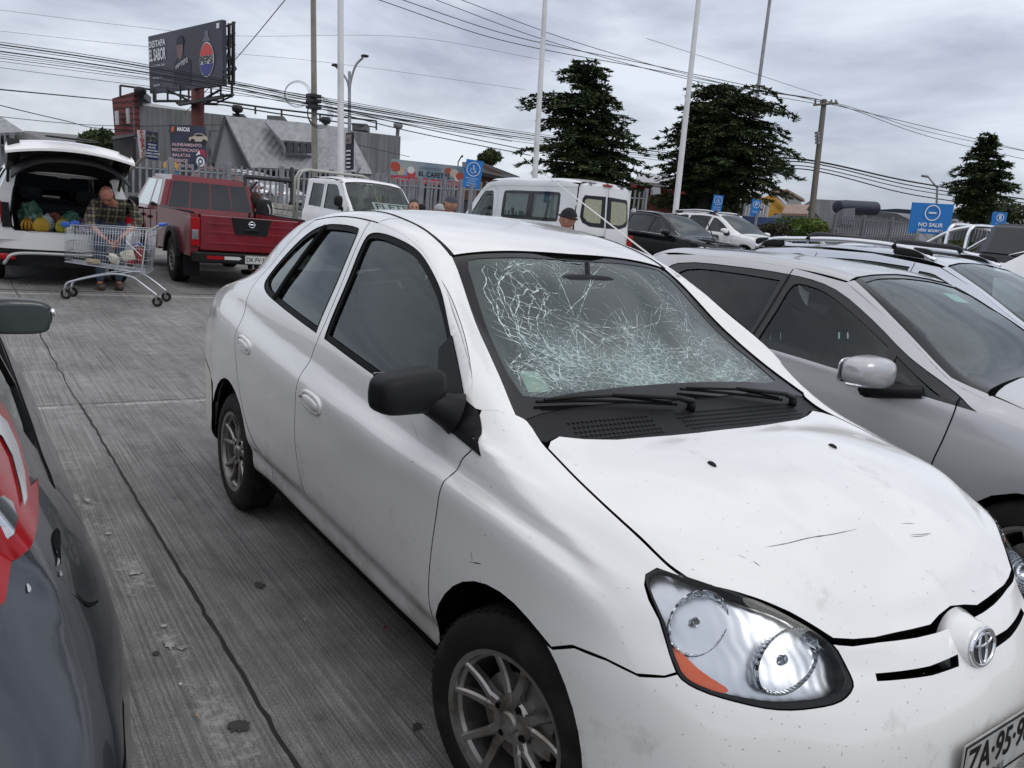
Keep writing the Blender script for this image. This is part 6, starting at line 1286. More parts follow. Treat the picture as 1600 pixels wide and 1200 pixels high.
for sg in (-1,1):
    for x0,x1 in ((-4.15,-3.1),(-2.85,-1.9)):
        m=MB(); m.smooth=True; n=26; V=[(x0+(x1-x0)*i/n,sg*(.86-.08*j+.012*sin(i*1.9)),1.34+j*.66) for i in range(n+1) for j in (0,1)]; m.add(V,[(2*i,2*i+1,2*i+3,2*i+2) for i in range(n)]); m.build('curtain',M('curtain_grey',(.42,.46,.45),.8),vn,fix=False)
m=MB(); m.box((-4.9,-.9,.36),(-.8,.9,.42)); m.box((-4.9,-.05,.42),(-1.0,.05,2.1)); m.build('van_interior',M('van_dark',(.05,.055,.06),.9),vn)
# ---------------------------------------------------------------- dark grey car at the left edge (rear corner)
GS=gshell([(.50,.24,.80,.76,.70,.79,.83),(.15,.24,.85,.84,.72,.87,.93),(-.25,.24,.86,.88,.72,.95,1.0),(-.50,.24,.86,.90,.70,1.01,1.05),(-.85,.24,.86,.92,.62,1.21,1.26),(-1.22,.24,.86,.93,.54,1.385,1.425),(-1.7,.24,.86,.94,.525,1.44,1.48),(-2.2,.24,.855,.96,.52,1.44,1.48),(-2.7,.25,.845,.98,.50,1.39,1.43),(-3.0,.28,.80,1.0,.48,1.26,1.30)],
  [(.2,.74),(.5,.80),(.7,.76),(.85,.62)],[(.2,-3.30),(.5,-3.36),(.75,-3.32),(.95,-3.2),(1.3,-3.05)],170,120,kt=(1.8,.12),tum=.07)
GL0=(-2.74,-2.50,0); 
og=dict(axles=(0,-2.45),ar=.34,R=.30,zb=.26,xf=.40,xr=-2.93,hw=.86,grid=.03,topline=[(-2.96,1.22,.52),(-2.7,1.385,.53),(-2.2,1.435,.55),(-1.7,1.437,.555),(-1.22,1.38,.57),(-.85,1.205,.65),(-.50,1.005,.73),(-.25,.95,.745),(.15,.87,.745),(.42,.80,.74)],
  windows=[('f',[(-.60,.93),(-.9,.94),(-1.53,.95),(-1.51,1.35),(-1.25,1.32),(-1.03,1.22),(-.80,1.08)],GLD),('r',[(-1.60,.955),(-2.3,.975),(-2.42,1.12),(-2.34,1.33),(-2.0,1.36),(-1.60,1.355)],GLD)],sharp={'f':(0,2,3),'r':(0,5)},
  surround=[(-.40,.90),(-1.2,.925),(-2.3,.955),(-2.62,1.0),(-2.60,1.25),(-2.40,1.37),(-2.0,1.385),(-1.5,1.378),(-1.25,1.335),(-.98,1.215),(-.72,1.075)],ssharp=(0,),
  gaps=[[(-.455,.30),(-.47,.6),(-.43,.90)],[(-1.56,.28),(-1.58,.6),(-1.57,.94)],[(-2.12,.6),(-2.35,.8),(-2.5,.96)]],
  tops=[('roof',[(-1.22,0),(-1.20,.535),(-1.7,.545),(-2.2,.54),(-2.7,.52),(-2.83,.3),(-2.85,0)],GREYP,(0,0,-1),0),('bonnet',[(.66,0,.80),(.60,.30,.80),(.42,.62,.80),(.15,.74),(-.33,.74),(-.38,.5),(-.43,0)],GREYP,(0,0,-1),0),('windscreen',[(-.44,0),(-.40,.5),(-.36,.74),(-.52,.715),(-.85,.635),(-1.20,.53),(-1.255,.3),(-1.21,0)],GLS,(.3,0,-1),-.002)],spokes=5)
gy=gcar('dark_grey_hatchback','dark grey hatchback at the left edge with a dented rear corner and red tail lamp','car',GS,og,GL0,pi,GREYP)
def gpx(px,py):
    """sight line onto the parked grey car, in its own coordinates"""
    d=CF+CR*((px-800)/FPX)-CU*((py-600)/FPX); o=CAM-np.array(GL0); o=np.array([-o[0],-o[1],o[2]]); d=np.array([-d[0],-d[1],d[2]]); c,n=GS.cast(o+d*.1,d/np.linalg.norm(d),6); return c
P=[GS.near(p)[0] for p in ((-2.93,-.42,1.36),(-2.93,.42,1.36),(-3.0,.47,1.30),(-3.16,.56,1.08),(-3.2,.5,1.03),(-3.22,0,1.01),(-3.2,-.5,1.03),(-3.16,-.56,1.08),(-3.0,-.47,1.30))]; panel(GS,'rear_window',P,(1,0,-.4),DRK,gy,gap=0,rim=0,off=.007)
def dent(p):
    v=0
    for q,r,h in (((-3.08,-.79,.80),.10,-.022),((-3.16,-.74,.88),.08,.012),((-3.0,-.82,.72),.09,-.012),((-3.22,-.66,.72),.09,.010)):
        v+=h*math.exp(-((p[0]-q[0])**2+(p[1]-q[1])**2+(p[2]-q[2])**2)/(r*r/2))
    return v
old=HS; HS=GS
lo_=wrap_panel('rear_bumper',[(98,.24),(262,.24),(262,.735),(200,.755),(160,.755),(150,.735),(98,.70)],GREYP,gy,cx=-2.45,grid=.03,gap=.003)
up_=wrap_panel('tail_skin',[(98,.71),(150,.745),(160,.765),(200,.765),(262,.745),(262,1.405),(98,1.405)],GREYP,gy,cx=-2.45,grid=.02,gap=.003)
HS=old
P=[gpx(*p) for p in ((-60,600),(-20,615),(12,648),(30,690),(43,740),(47,790),(40,835),(52,752),(53,800),(30,870),(0,948),(-60,1000))]
P=[gpx(*p) for p in ((-70,600),(-24,612),(2,645),(20,690),(33,740),(38,765),(50,752),(50,800),(26,870),(-2,945),(-70,990))]
tl=panel(GS,'tail_light',P,(.75,.6,0),REDL,gy,gap=0,rim=.004,off=.010)
P=[gpx(*p) for p in ((-70,632),(-24,645),(-2,664),(14,700),(25,742),(29,785),(24,798),(18,765),(6,718),(-10,688),(-34,668),(-70,655))]
panel(GS,'clear_lamp_band',P,(.75,.6,0),M('lamp_silver',(.7,.7,.72),.15,metal=.6,coat=1),tl,gap=0,rim=0,off=.0135)
P=[gpx(*p) for p in ((-60,790),(-10,782),(5,792),(13,815),(7,842),(-6,854),(-60,862))]
panel(GS,'reverse_lamp',P,(.75,.6,0),REFL,tl,gap=0,rim=0,off=.0135)
def gstrip(L_,w,nm,mat,off=.002):
    V=[];Q=[gpx(*p) for p in L_]; Q=[Vector(q) for q in crspline([tuple(q) for q in Q],5)]; n=len(Q)
    for i,q in enumerate(Q):
        c,nn=GS.near(q); t=(Q[min(i+1,n-1)]-Q[max(i-1,0)]).normalized(); s=t.cross(Vector(nn)); ww=w*(.3+.7*sin(pi*(i+.5)/n))
        for k in (-1,1): V.append(tuple(Vector(c)+Vector(nn)*off+s*ww*k))
    me=bpy.data.meshes.new(nm); me.from_pydata(V,[],[(2*i,2*i+1,2*i+3,2*i+2) for i in range(n-1)]); return link(nm,me,mat,gy)
gstrip([(90,828),(87,850),(91,880)],.010,'torn_gap',DARK); gstrip([(117,928),(135,945),(152,940)],.0035,'torn_gap',DARK); gstrip([(100,826),(125,850),(145,900),(153,938)],.0018,'torn_gap',DARK)
gstrip([(86,862),(90,872),(88,884)],.003,'chipped_paint',SILV); gstrip([(91,892),(94,896),(92,900)],.003,'chipped_paint',SILV); gstrip([(41,913),(44,920),(43,926)],.003,'chipped_paint',SILV)
MP=at(28,495,3.15); lp=Vector((-(MP.x-GL0[0]),-(MP.y-GL0[1]),MP.z))
MBK=M('mirror_black',(.012,.012,.014),.3,coat=.4)
mo=door_mirror(gy,tuple(lp),-1,MBK,(lp.x+.12,lp.y-.20,lp.z-.08),sx=.14,sy=.24,sz=.155)
m=MB(); rbox(m,(-.014,-.108,-.062),(-.006,.108,.062),k=4); gq=m.build('mirror_glass_dark',M('mirror_dark',(.10,.12,.12),.05,metal=.6),mo); gq.data.transform(Matrix.Translation(lp+Vector((-.036,0,0))))
m=MB(); rbox(m,(-.02,-.012,-.016),(.03,.012,.016),k=3); gq=m.build('side_repeater',REFL,mo); gq.data.transform(Matrix.Translation(lp+Vector((-.01,-.118,.02))))
# ---------------------------------------------------------------- cars beyond on the right
L_=at(1566,401,9.3)-Vector((-3.42,-.54,1.47)); wc,_s1=make_suv('white_hatchback','white car whose rear roof edge just shows at the right border of the picture',(L_.x,L_.y,max(0,L_.z)),0,WHT,glass=GLD); wc['category']='car'
L_=at(1335,395,27); w3,_s2=make_suv('small_white_car','small white car far behind, just left of the blue no exit sign',(L_.x,L_.y,.52),R_(-20),WHT,zs=.9,glass=GLD); w3['category']='car'
# grey pickup with a chrome roll bar
L_=at(1560,402,15.5)
gp=empty('grey_pickup',(L_.x,L_.y,gz(L_.x,L_.y)+.02),R_(-4),'dark grey pickup with a polished roll bar over its bed','pickup')
for sg in (-1,1):
    m=MB(); m.prism([(-2.4,.55)]+arcpts(-1.3,.45,.5,.38)+[(.0,.46),(.0,1.24),(-2.4,1.24)],sg*.92,sg*.80); m.build('bed_side',GREYP,gp)
    m=MB(); m.prism([(.02,.45),(1.9,.45)]+[(2.9,.5),(2.95,1.1),(1.9,1.2),(.02,1.24)],sg*.92,sg*.75); m.build('cab_side',GREYP,gp)
    for x in (-1.3,2.2): wheel(gp,(x,sg*.82,.38),sg,R=.38,w=.25,rr=.22,mat=STEEL,hub=False)
m=MB(); m.box((-2.45,-.9,.6),(-2.38,.9,1.24),.02); m.build('tailgate',GREYP,gp)
m=MB(); m.prism([(1.8,.55),(2.9,.55),(2.9,1.1),(1.8,1.2)],-.9,.9); m.build('bonnet',GREYP,gp)
bm=bmesh.new(); B=[bm.verts.new(p) for p in ((.03,-.88,1.22),(1.75,-.88,1.2),(1.75,.88,1.2),(.03,.88,1.22))]; T_=[bm.verts.new(p) for p in ((.15,-.72,1.82),(1.05,-.70,1.82),(1.05,.70,1.82),(.15,.72,1.82))]
bm.faces.new(B[::-1]); bm.faces.new(T_)
for i in range(4): bm.faces.new((B[i],B[(i+1)%4],T_[(i+1)%4],T_[i]))
bmesh.ops.bevel(bm,geom=bm.edges[:],offset=.06,segments=3,affect='EDGES'); me=bpy.data.meshes.new('cab_roof'); bm.to_mesh(me); bm.free(); cr2=link('cab_roof',me,GREYP,gp)
rq_=[(.03,.88,1.22),(.03,-.88,1.22),(.15,-.72,1.82),(.15,.72,1.82)]; quad_on(*[lerpq(rq_,u,v) for u,v in ((.1,.15),(.9,.15),(.9,.85),(.1,.85))],'rear_window',DRK,cr2,.004)
for sg in (-1,1):
    s_=[(.03,sg*.88,1.22),(1.75,sg*.88,1.2),(1.05,sg*.70,1.82),(.15,sg*.72,1.82)]; q=[lerpq(s_,u,v) for u,v in ((.1,.12),(.85,.12),(.85,.85),(.12,.85))]; quad_on(*(q if sg<0 else q[::-1]),'side_window',DRK,cr2,.004)
m=MB(); m.smooth=True
for x0 in (-.25,-.65):
    m.tube(crspline([(x0-.0,-.78,1.24),(x0,-.74,1.62),(x0,-.60,1.74),(x0,.60,1.74),(x0,.74,1.62),(x0,.78,1.24)],5),.038,10)
for sg in (-1,1): m.tube(crspline([(-.25,sg*.66,1.73),(-.6,sg*.74,1.62),(-1.15,sg*.80,1.26)],6),.038,10)
m.build('roll_bar',CHROME,gp)
# ---------------------------------------------------------------- people
def skin_mesh(name,nodes,edges,mat,parent,sub=2,root=0):
    """nodes {name:(pos,rx[,ry])}; a tube body grown along the edges"""
    ids={k:i for i,k in enumerate(nodes)}; me=bpy.data.meshes.new(name); me.from_pydata([tuple(v[0]) for v in nodes.values()],[(ids[a],ids[b]) for a,b in edges],[])
    o=bpy.data.objects.new(name,me); COL.objects.link(o)
    bm=bmesh.new(); bm.from_mesh(me); L0=bm.verts.layers.skin.verify(); bm.verts.ensure_lookup_table()
    for k,i in ids.items(): v=nodes[k]; bm.verts[i][L0].radius=(v[1],v[2] if len(v)>2 else v[1]); bm.verts[i][L0].use_root=(i==root)
    bm.to_mesh(me); bm.free(); s=o.modifiers.new('s','SKIN'); s.use_smooth_shade=True; s.branch_smoothing=.4; u=o.modifiers.new('u','SUBSURF'); u.levels=sub; u.render_levels=sub
    bpy.context.view_layer.update(); m2=bpy.data.meshes.new_from_object(o.evaluated_get(bpy.context.evaluated_depsgraph_get())); bpy.data.objects.remove(o)
    for p in m2.polygons: p.use_smooth=True
    m2.name=name; m2.materials.clear(); return link(name,m2,mat,parent)
def head(parent,c,yaw,pitch,hairmat,skinm,style='short',s=1.0):
    """head centre c, face along +x before the turn"""
    X=Matrix.Translation(c)@Matrix.Rotation(yaw,4,'Z')@Matrix.Rotation(pitch,4,'Y')@Matrix.Scale(s,4)
    bm=bmesh.new(); bmesh.ops.create_uvsphere(bm,u_segments=36,v_segments=26,radius=1)
    for v in bm.verts:
        p=v.co; x,y,z=p.x*.098,p.y*.077,p.z*.118
        if z<0: k=1+z*1.9; y*=max(.55,k+.02); x=x*(.98 if x>0 else max(.6,1+z*2.6))
        if x>0:
            x+=.020*math.exp(-((y/.012)**2+((z+.018)/.022)**2))           # nose
            x-=.009*math.exp(-(((abs(y)-.030)/.014)**2+((z-.012)/.011)**2))  # eye sockets
            x+=.005*math.exp(-((y/.045)**2+((z-.030)/.010)**2))             # brow
            x+=.006*math.exp(-((y/.022)**2+((z+.052)/.007)**2))             # lips
            x+=.008*math.exp(-((y/.022)**2+((z+.090)/.016)**2))             # chin
        v.co=Vector((x,y,z))
    me=bpy.data.meshes.new('head'); bm.to_mesh(me); bm.free(); me.transform(X)
    for p in me.polygons: p.use_smooth=True
    h=link('head',me,skinm,parent)
    m=MB(); m.smooth=True
    for sg in (-1,1):
        m.X=X@Matrix.Translation((-.004,sg*.079,-.008))@Matrix.Rotation(R_(15*sg),4,'Z'); 
        m.add([(.020*cos(a)*r,sg*.010*(1-r*.3),.032*sin(a)*r) for r in (1,.6,.2) for a in [2*pi*i/14 for i in range(14)]],[(j*14+i,j*14+(i+1)%14,(j+1)*14+(i+1)%14,(j+1)*14+i) for j in range(2) for i in range(14)])
    m.X=Matrix.Identity(4); m.build('ear',skinm,h)
    for sg in (-1,1): m=MB(); m.smooth=True; m.X=X; m.lathe([(.0,.093),(.006,.0915),(.008,.088)],'x',10,(0,sg*.030,.012)); m.build('eye',DARK,h)
    m=MB(); m.X=X; m.box((.094,-.02,-.056),(.0985,.02,-.053)); m.X=Matrix.Identity(4); m.build('mouth',M('lip',(.25,.09,.07),.6),h)
    if hairmat is not None:
        bm=bmesh.new(); bmesh.ops.create_uvsphere(bm,u_segments=40,v_segments=28,radius=1); rr=random.Random(3)
        kill=[]
        for v in bm.verts:
            p=v.co.copy(); e={'short':1.05,'bald':1.03,'curly':1.22,'beanie':1.12,'cap':1.10}[style]
            if style=='curly': e+=rr.uniform(-.06,.10)
            line={'short':.25+.55*max(0,p.x),'bald':-.55,'curly':-.35+.9*max(0,p.x),'beanie':.12+.18*max(0,p.x),'cap':.18+.1*max(0,p.x)}[style]
            zz=p.z
            if style=='bald' and (p.z>.30 or p.x>-.05): kill.append(v)
            elif style!='bald' and zz<line-.0 and not (style in('short','curly') and p.x<.1 and zz>(-.45 if style=='short' else -.75)): kill.append(v)
            elif style=='bald' and zz<-.45: kill.append(v)
            v.co=Vector((p.x*.098*e-.004,p.y*.079*e,p.z*.118*e+.004))
        bmesh.ops.delete(bm,geom=kill,context='VERTS'); me=bpy.data.meshes.new('hair'); bm.to_mesh(me); bm.free(); me.transform(X)
        for p in me.polygons: p.use_smooth=True
        nm={'beanie':'beanie','cap':'cap'}.get(style,'hair'); hh=link(nm,me,hairmat,parent)
        if style=='cap':
            m=MB(); m.smooth=True; m.X=X; m.add([(.085+.085*r*cos(a),.075*sin(a)*(1 if r else 1),.022-.012*r) for r in (0,1) for a in np.linspace(-1.3,1.3,12)],[(i,i+1,13+i,12+i) for i in range(11)]); m.X=Matrix.Identity(4); m.build('cap_peak',hairmat,hh,fix=False)
        if style=='beanie':
            m=MB(); m.smooth=True; m.X=X; m.tube([(.110*cos(a),.090*sin(a),.026+.016*cos(a)) for a in np.linspace(0,2*pi,28)[:-1]],.011,8,closed=True); m.X=Matrix.Identity(4); m.build('beanie_cuff',hairmat,hh)
    return h
SKIN=M('skin',(.42,.22,.15),.5,noise=(20,(.36,.17,.11),.4,.7)); SKINR=M('skin_ruddy',(.46,.20,.13),.45,noise=(14,(.36,.13,.09),.4,.7))
HAIRD=M('dark_hair',(.012,.010,.009),.7); HAIRG=M('grey_hair',(.30,.28,.26),.8)
def plaid():
    m=bpy.data.materials.new('plaid_shirt'); m.use_nodes=True; t=m.node_tree; K=t.links.new; p=t.nodes['Principled BSDF']; p.inputs['Roughness'].default_value=.9
    tcn=nd(t,'ShaderNodeTexCoord'); mixs=[]
    cur=None
    for i,(sc_,c,ax) in enumerate(((10,(.28,.22,.12),'Y'),(11,(.30,.25,.15),'Z'),(21,(.02,.022,.03),'Z'),(19,(.015,.018,.03),'Y'))):
        w=nd(t,'ShaderNodeTexWave'); w.bands_direction=ax; w.inputs['Scale'].default_value=sc_*.32; w.inputs['Distortion'].default_value=.6; w.inputs['Detail'].default_value=0
        r=nd(t,'ShaderNodeMapRange'); r.inputs[1].default_value=.62; r.inputs[2].default_value=.75; r.inputs[4].default_value=.62; K(tcn.outputs['Object'],w.inputs['Vector']); K(w.outputs['Fac'],r.inputs[0])
        x=nd(t,'ShaderNodeMix',data_type='RGBA'); x.inputs[7].default_value=(*c,1); K(r.outputs[0],x.inputs[0])
        if cur is None: x.inputs[6].default_value=(.045,.040,.032,1)
        else: K(cur,x.inputs[6])
        cur=x.outputs[2]
    K(cur,p.inputs['Base Color']); return m
def person(label,loc,rz,J,mats,hd,group=None):
    r=empty('person',loc,rz,label,'person',group); V=lambda *a:Vector(a)
    return r
def hand(parent,w,d,up,mat,curl=.5):
    """palm and five bent fingers from the wrist w along d, thumb leaving the side"""
    w=Vector(w); d=Vector(d).normalized(); up=Vector(up); up=(up-d*up.dot(d)).normalized(); s=d.cross(up); N_={'w':(w,.024,.018),'p1':(w+d*.045,.036,.014),'p2':(w+d*.085,.038,.012)}; E_=[('w','p1'),('p1','p2')]
    o=skin_mesh('hand',N_,E_,mat,parent,1)
    for k,(off,ln) in enumerate(((-.030,.066),(-.010,.076),(.010,.072),(.029,.056))):
        a=w+d*.080+s*off; dd=d; P=[a]
        for j,f in enumerate((.45,.32,.25)): dd=(dd-up*curl*(.5+.35*j)).normalized(); P.append(P[-1]+dd*ln*f)
        m=MB(); m.smooth=True; m.tube(P,[.0095,.009,.008,.0065],8); m.build('finger',mat,o)
    a=w+d*.03-s*.030; m=MB(); m.smooth=True; m.tube([a,a-s*.025+d*.022-up*.006,a-s*.030+d*.052-up*.018],[.012,.010,.008],8); m.build('thumb',mat,o)
    return o
# man in the plaid shirt bending over the cart (faces the cart, back to the boot)
MX=gnd(165,458); pm=empty('person',(MX.x-.28,MX.y+.02,0),0,'bald bearded man in a plaid shirt and jeans bending over the shopping cart','person')
# local +x towards the camera; he bends forward and to his right
N1=dict(pel=((-.22,.10,.92),.15,.12),ab=((-.12,.12,1.02),.16,.13),ch=((.04,.12,1.16),.19,.14),nk=((.19,.06,1.24),.055),hd=((.25,.03,1.26),.045),
 sl=((.10,.31,1.22),.085),el=((.22,.42,.98),.060),wl=((.34,.20,.80),.040),hl=((.36,.14,.745),.028),sr=((.12,-.10,1.20),.085),er=((.26,-.22,.95),.058),wr=((.42,-.08,.78),.038),hr=((.45,-.02,.73),.028),
 hpl=((-.20,.21,.88),.115),kl=((-.06,.22,.50),.075),al=((-.16,.21,.10),.048),fl=((-.02,.22,.05),.045),hpr=((-.20,-.01,.88),.115),kr=((-.02,-.03,.50),.075),arr=((-.12,-.03,.10),.048),fr=((.04,-.05,.05),.045))
E1=[('pel','ab'),('ab','ch'),('ch','nk'),('nk','hd'),('ch','sl'),('sl','el'),('el','wl'),('wl','hl'),('ch','sr'),('sr','er'),('er','wr'),('wr','hr'),('pel','hpl'),('hpl','kl'),('kl','al'),('al','fl'),('pel','hpr'),('hpr','kr'),('kr','arr'),('arr','fr')]
body=skin_mesh('body',{k:(v[0],v[1]*.74,(v[2] if len(v)>2 else v[1])*.74) for k,v in N1.items()},E1,SKINR,pm)
def cloth(name,keys,mat,parent,grow=1.08,root=0,ends=None):
    D={k:(N1[k][0],N1[k][1]*grow,(N1[k][2] if len(N1[k])>2 else N1[k][1])*grow) for k in keys}
    if ends:
        for k,(a,b,f,r) in ends.items(): A=Vector(N1[a][0]);B=Vector(N1[b][0]); D[k]=(A.lerp(B,f),r)
    E=[e for e in E1 if e[0] in D and e[1] in D]+([(a,k) for k,(a,b,f,r) in ends.items()] if ends else [])
    return skin_mesh(name,D,E,mat,parent,2)
PLAID=plaid()
cloth('shirt',['pel','ab','ch','sl','el','sr','er'],PLAID,pm,1.15,ends={'x0':('ch','nk',.62,.085),'x1':('el','wl',.45,.058),'x2':('er','wr',.45,.056)})
cloth('jeans',['pel','hpl','kl','al','hpr','kr','arr'],M('denim',(.025,.04,.075),.85,noise=(12,(.05,.07,.11),.4,.6)),pm,1.06)
for nm in ('al','arr'):
    a=Vector(N1[nm][0]); m=MB(); rbox(m,(a.x-.09,a.y-.055,0),(a.x+.20,a.y+.055,.10),k=3); m.build('shoe',M('brown_shoe',(.07,.04,.025),.6),pm)
def dress(o,segs,mat,r):
    o.data.materials.append(mat)
    for f in o.data.polygons:
        c=f.center
        for a,b in segs:
            A=Vector(N1[a][0]);B=Vector(N1[b][0]); t=max(0,min(1,(c-A).dot(B-A)/(B-A).length_squared))
            if (c-A.lerp(B,t)).length<r: f.material_index=1; break
dress(body,[('sl','el'),('sr','er'),('ch','sl'),('ch','sr'),('pel','ab'),('ab','ch')],PLAID,.115)
for wk,hk in (('wl','hl'),('wr','hr')):
    a=Vector(N1[wk][0]);b=Vector(N1[hk][0]); hand(pm,b,(b-a),(1,0,.6),SKINR,.55)
hh=head(pm,(.32,.0,1.31),R_(-14),R_(48),HAIRG,SKINR,'bald',s=1.12)
m=MB(); m.smooth=True; m.X=Matrix.Translation((.32,.0,1.31))@Matrix.Rotation(R_(-14),4,'Z')@Matrix.Rotation(R_(48),4,'Y')@Matrix.Scale(1.12,4)
for sg in (-1,1):
    m.tube([(.102+.0*cos(a),sg*.031+.024*cos(a),.040+.016*sin(a)) for a in np.linspace(0,2*pi,18)[:-1]],.0018,5,closed=True); m.tube([(.10,sg*.055,.044),(.0,sg*.084,.030)],.0018,5)
m.tube([(.104,-.007,.042),(.104,.007,.042)],.0018,5)
m.X=Matrix.Identity(4); m.build('glasses',BLKG,hh)
def bust(label,px,py,D,face,style,hair,shirt,skinm=SKIN,headpx=None,s=1.0,bag=False,lean=0):
    """standing figure whose head centre is seen at px,py"""
    c=at(px,py,D); g0=gz(c.x,c.y) if D<40 else 0; H=max(1.35,min(1.70,c.z-g0)); r=empty('person',(c.x,c.y,c.z-H),face,label,'person'); k=H/1.60
    Nn=dict(pel=((0,0,.93*k),.15,.11),ab=((0,0,1.1*k),.14,.10),ch=((0,0,1.30*k),.17,.11),nk=((0,0,1.46*k),.058),hd=((.01,0,1.55*k),.06),sl=((0,.19,1.38*k),.065),el=((-.02,.25,1.10*k),.048),wl=((.06,.26,.86*k),.033),hl=((.08,.25,.77*k),.03),sr=((0,-.19,1.38*k),.065),er=((-.02,-.25,1.10*k),.048),wr=((.06,-.26,.86*k),.033),hr=((.08,-.25,.77*k),.03),
      hpl=((0,.09,.90*k),.10),kl=((.02,.10,.50*k),.065),al=((0,.10,.09),.042),fl=((.12,.11,.04),.04),hpr=((0,-.09,.90*k),.10),kr=((.02,-.10,.50*k),.065),arr=((0,-.10,.09),.042),fr=((.12,-.11,.04),.04))
    global N1
    sv_=N1; N1=Nn
    skin_mesh('body',{a:(v[0],v[1]*.84,(v[2] if len(v)>2 else v[1])*.84) for a,v in Nn.items()},E1,skinm,r,1)
    cloth('top',['pel','ab','ch','sl','el','wl','sr','er','wr'],shirt,r,1.12,ends={'x0':('ch','nk',.62,.075)}); cloth('trousers',['pel','hpl','kl','al','hpr','kr','arr'],M('dark_trousers',(.02,.022,.03),.9),r,1.08)
    for sg in (-1,1): hand(r,(.08,sg*.25,.78*k),(.1,0,-1),(1,0,0),skinm,.3)
    for sg in (-1,1): m=MB(); rbox(m,(-.07,sg*.10-.045,0),(.20,sg*.10+.045,.09),k=3); m.build('shoe',BLK,r)
    m=MB(); m.smooth=True; m.tube([(.0,0,1.435*k),(.0,0,1.49*k)],[.075,.066],14); m.build('collar',shirt,r)
    head(r,(.02,0,H),0,lean,hair,skinm,style,s=s); N1=sv_; return r
BLKC=M('black_cloth',(.012,.012,.015),.9); REDC=M('red_cloth',(.55,.02,.03),.8)
# who looks where: world angle of the face; screen left is about 144+90 degrees
bust('man in a black knitted beanie and red jacket walking past the van',890,343,9.3,R_(215),'beanie',BLKC,REDC)
bust('dark haired man facing the camera beside the white truck',646,325,11.6,R_(-20),'short',HAIRD,BLKC)
bust('man in a grey cap and black shirt seen side on, right of the truck',706,320,11.4,R_(222),'cap',M('cap_grey',(.06,.065,.08),.9),BLKC)
bust('shorter person in a pale cap half hidden beside the capped man',688,331,12.6,R_(215),'cap',M('cap_pale',(.35,.36,.36),.9),M('dark_blue_cloth',(.02,.03,.06),.9),s=.95)
cu_=bust('curly haired person with a backpack behind the red pickup',399,313,14.8,R_(218),'curly',M('brown_hair',(.035,.018,.012),.85),BLKC)
m=MB(); rbox(m,(-.30,-.15,1.02),(-.10,.17,1.42),k=4); bp_=m.build('backpack',BLKC,cu_)
m=MB(); m.smooth=True; m.tube(crspline([(-.20,-.16,1.05),(-.30,-.15,1.2),(-.25,-.10,1.38),(-.10,-.12,1.44)],5),.012,6); m.tube(crspline([(-.31,.0,1.05),(-.33,.03,1.25),(-.22,.05,1.42)],5),.010,6); m.build('backpack_strap',WHT,bp_)
# ---------------------------------------------------------------- shopping cart
WIRE=M('zinc_wire',(.50,.52,.55),.3,metal=.75); BLUEP=M('blue_plastic',(.015,.09,.42),.4)
c0=gnd(115,466); c1=gnd(236,474); c2=gnd(127,461); ax=(Vector(c1)-Vector(c0)); CL=ax.length
ct_=empty('shopping_cart',((c0.x+c1.x)/2,(c0.y+c1.y)/2,0),math.atan2(ax.y,ax.x),'zinc wire shopping cart with blue corners and a blue handle, loaded with packets','shopping cart')
# local +x towards the handle, basket between; local y away from the camera
def rodq(m,P,r=.0028): m.tube(P,r,5)
hw1,hw2=.17,.25
def bx_(t,h):   # basket side at t 0..1 (nose->handle), h 0..1
    x=-.48+t*.92; z0=.42+.0*t-.05*(1-t)*0; z0=.47-.07*t; z1=.93+.02*t; w=(.19+.05*t)*(.78+.22*h); return x-.03*(1-h)*(1-t)+(.04*h*t),w,z0+(z1-z0)*h
bk_=MB(); bk_.smooth=True
for sy in (-1,1):
    for h in (0,.10,.30,.55,.86,1.0): rodq(bk_,[(bx_(t,h)[0],sy*bx_(t,h)[1],bx_(t,h)[2]) for t in (0,.5,1)],.006 if h in(0,1) else .0038)
    for i in range(31): t=i/30; rodq(bk_,[(bx_(t,h)[0],sy*bx_(t,h)[1],bx_(t,h)[2]) for h in (0,.5,1)],.0021)
for t in (0,1):
    for i in range(9 if t==0 else 13):
        f=-1+2*i/(8 if t==0 else 12); rodq(bk_,[(bx_(t,h)[0],f*bx_(t,h)[1],bx_(t,h)[2]) for h in (0,1)],.0021)
    for h in (0,.3,.55,.86,1.0): rodq(bk_,[(bx_(t,h)[0],f*bx_(t,h)[1],bx_(t,h)[2]) for f in (-1,1)],.0045)
for i in range(11): f=-1+2*i/10; rodq(bk_,[(bx_(t,0)[0],f*bx_(t,0)[1],bx_(t,0)[2]) for t in (0,1)],.0021)
for i in range(9): t=i/8; rodq(bk_,[(bx_(t,0)[0],f*bx_(t,0)[1],bx_(t,0)[2]) for f in (-1,1)],.003)
bk_.build('basket',WIRE,ct_)
m=MB(); m.smooth=True
for sy in (-1,1):
    m.tube(crspline([(-.52,sy*.13,.125),(-.50,sy*.135,.19),(-.44,sy*.14,.23),(-.10,sy*.17,.335),(.10,sy*.20,.37),(.30,sy*.24,.345),(.42,sy*.27,.27),(.58,sy*.27,.15)],6),.0135,10)
    m.tube([(.12,sy*.20,.37),(.30,sy*.235,.42),(.44,sy*.245,.42)],.010,8); m.tube([(.40,sy*.25,.40),(.47,sy*.255,.93),(.60,sy*.24,1.02)],.011,8); m.tube([(.08,sy*.20,.40),(.30,sy*.245,.90)],.005,6); m.tube([(.22,sy*.24,.80),(.40,sy*.245,.62)],.005,6)
m.tube([(-.10,-.17,.335),(-.10,.17,.335)],.009,8); m.tube([(.30,-.24,.345),(.30,.24,.345)],.009,8)
m.build('cart_frame',WIRE,ct_,sharp=60)
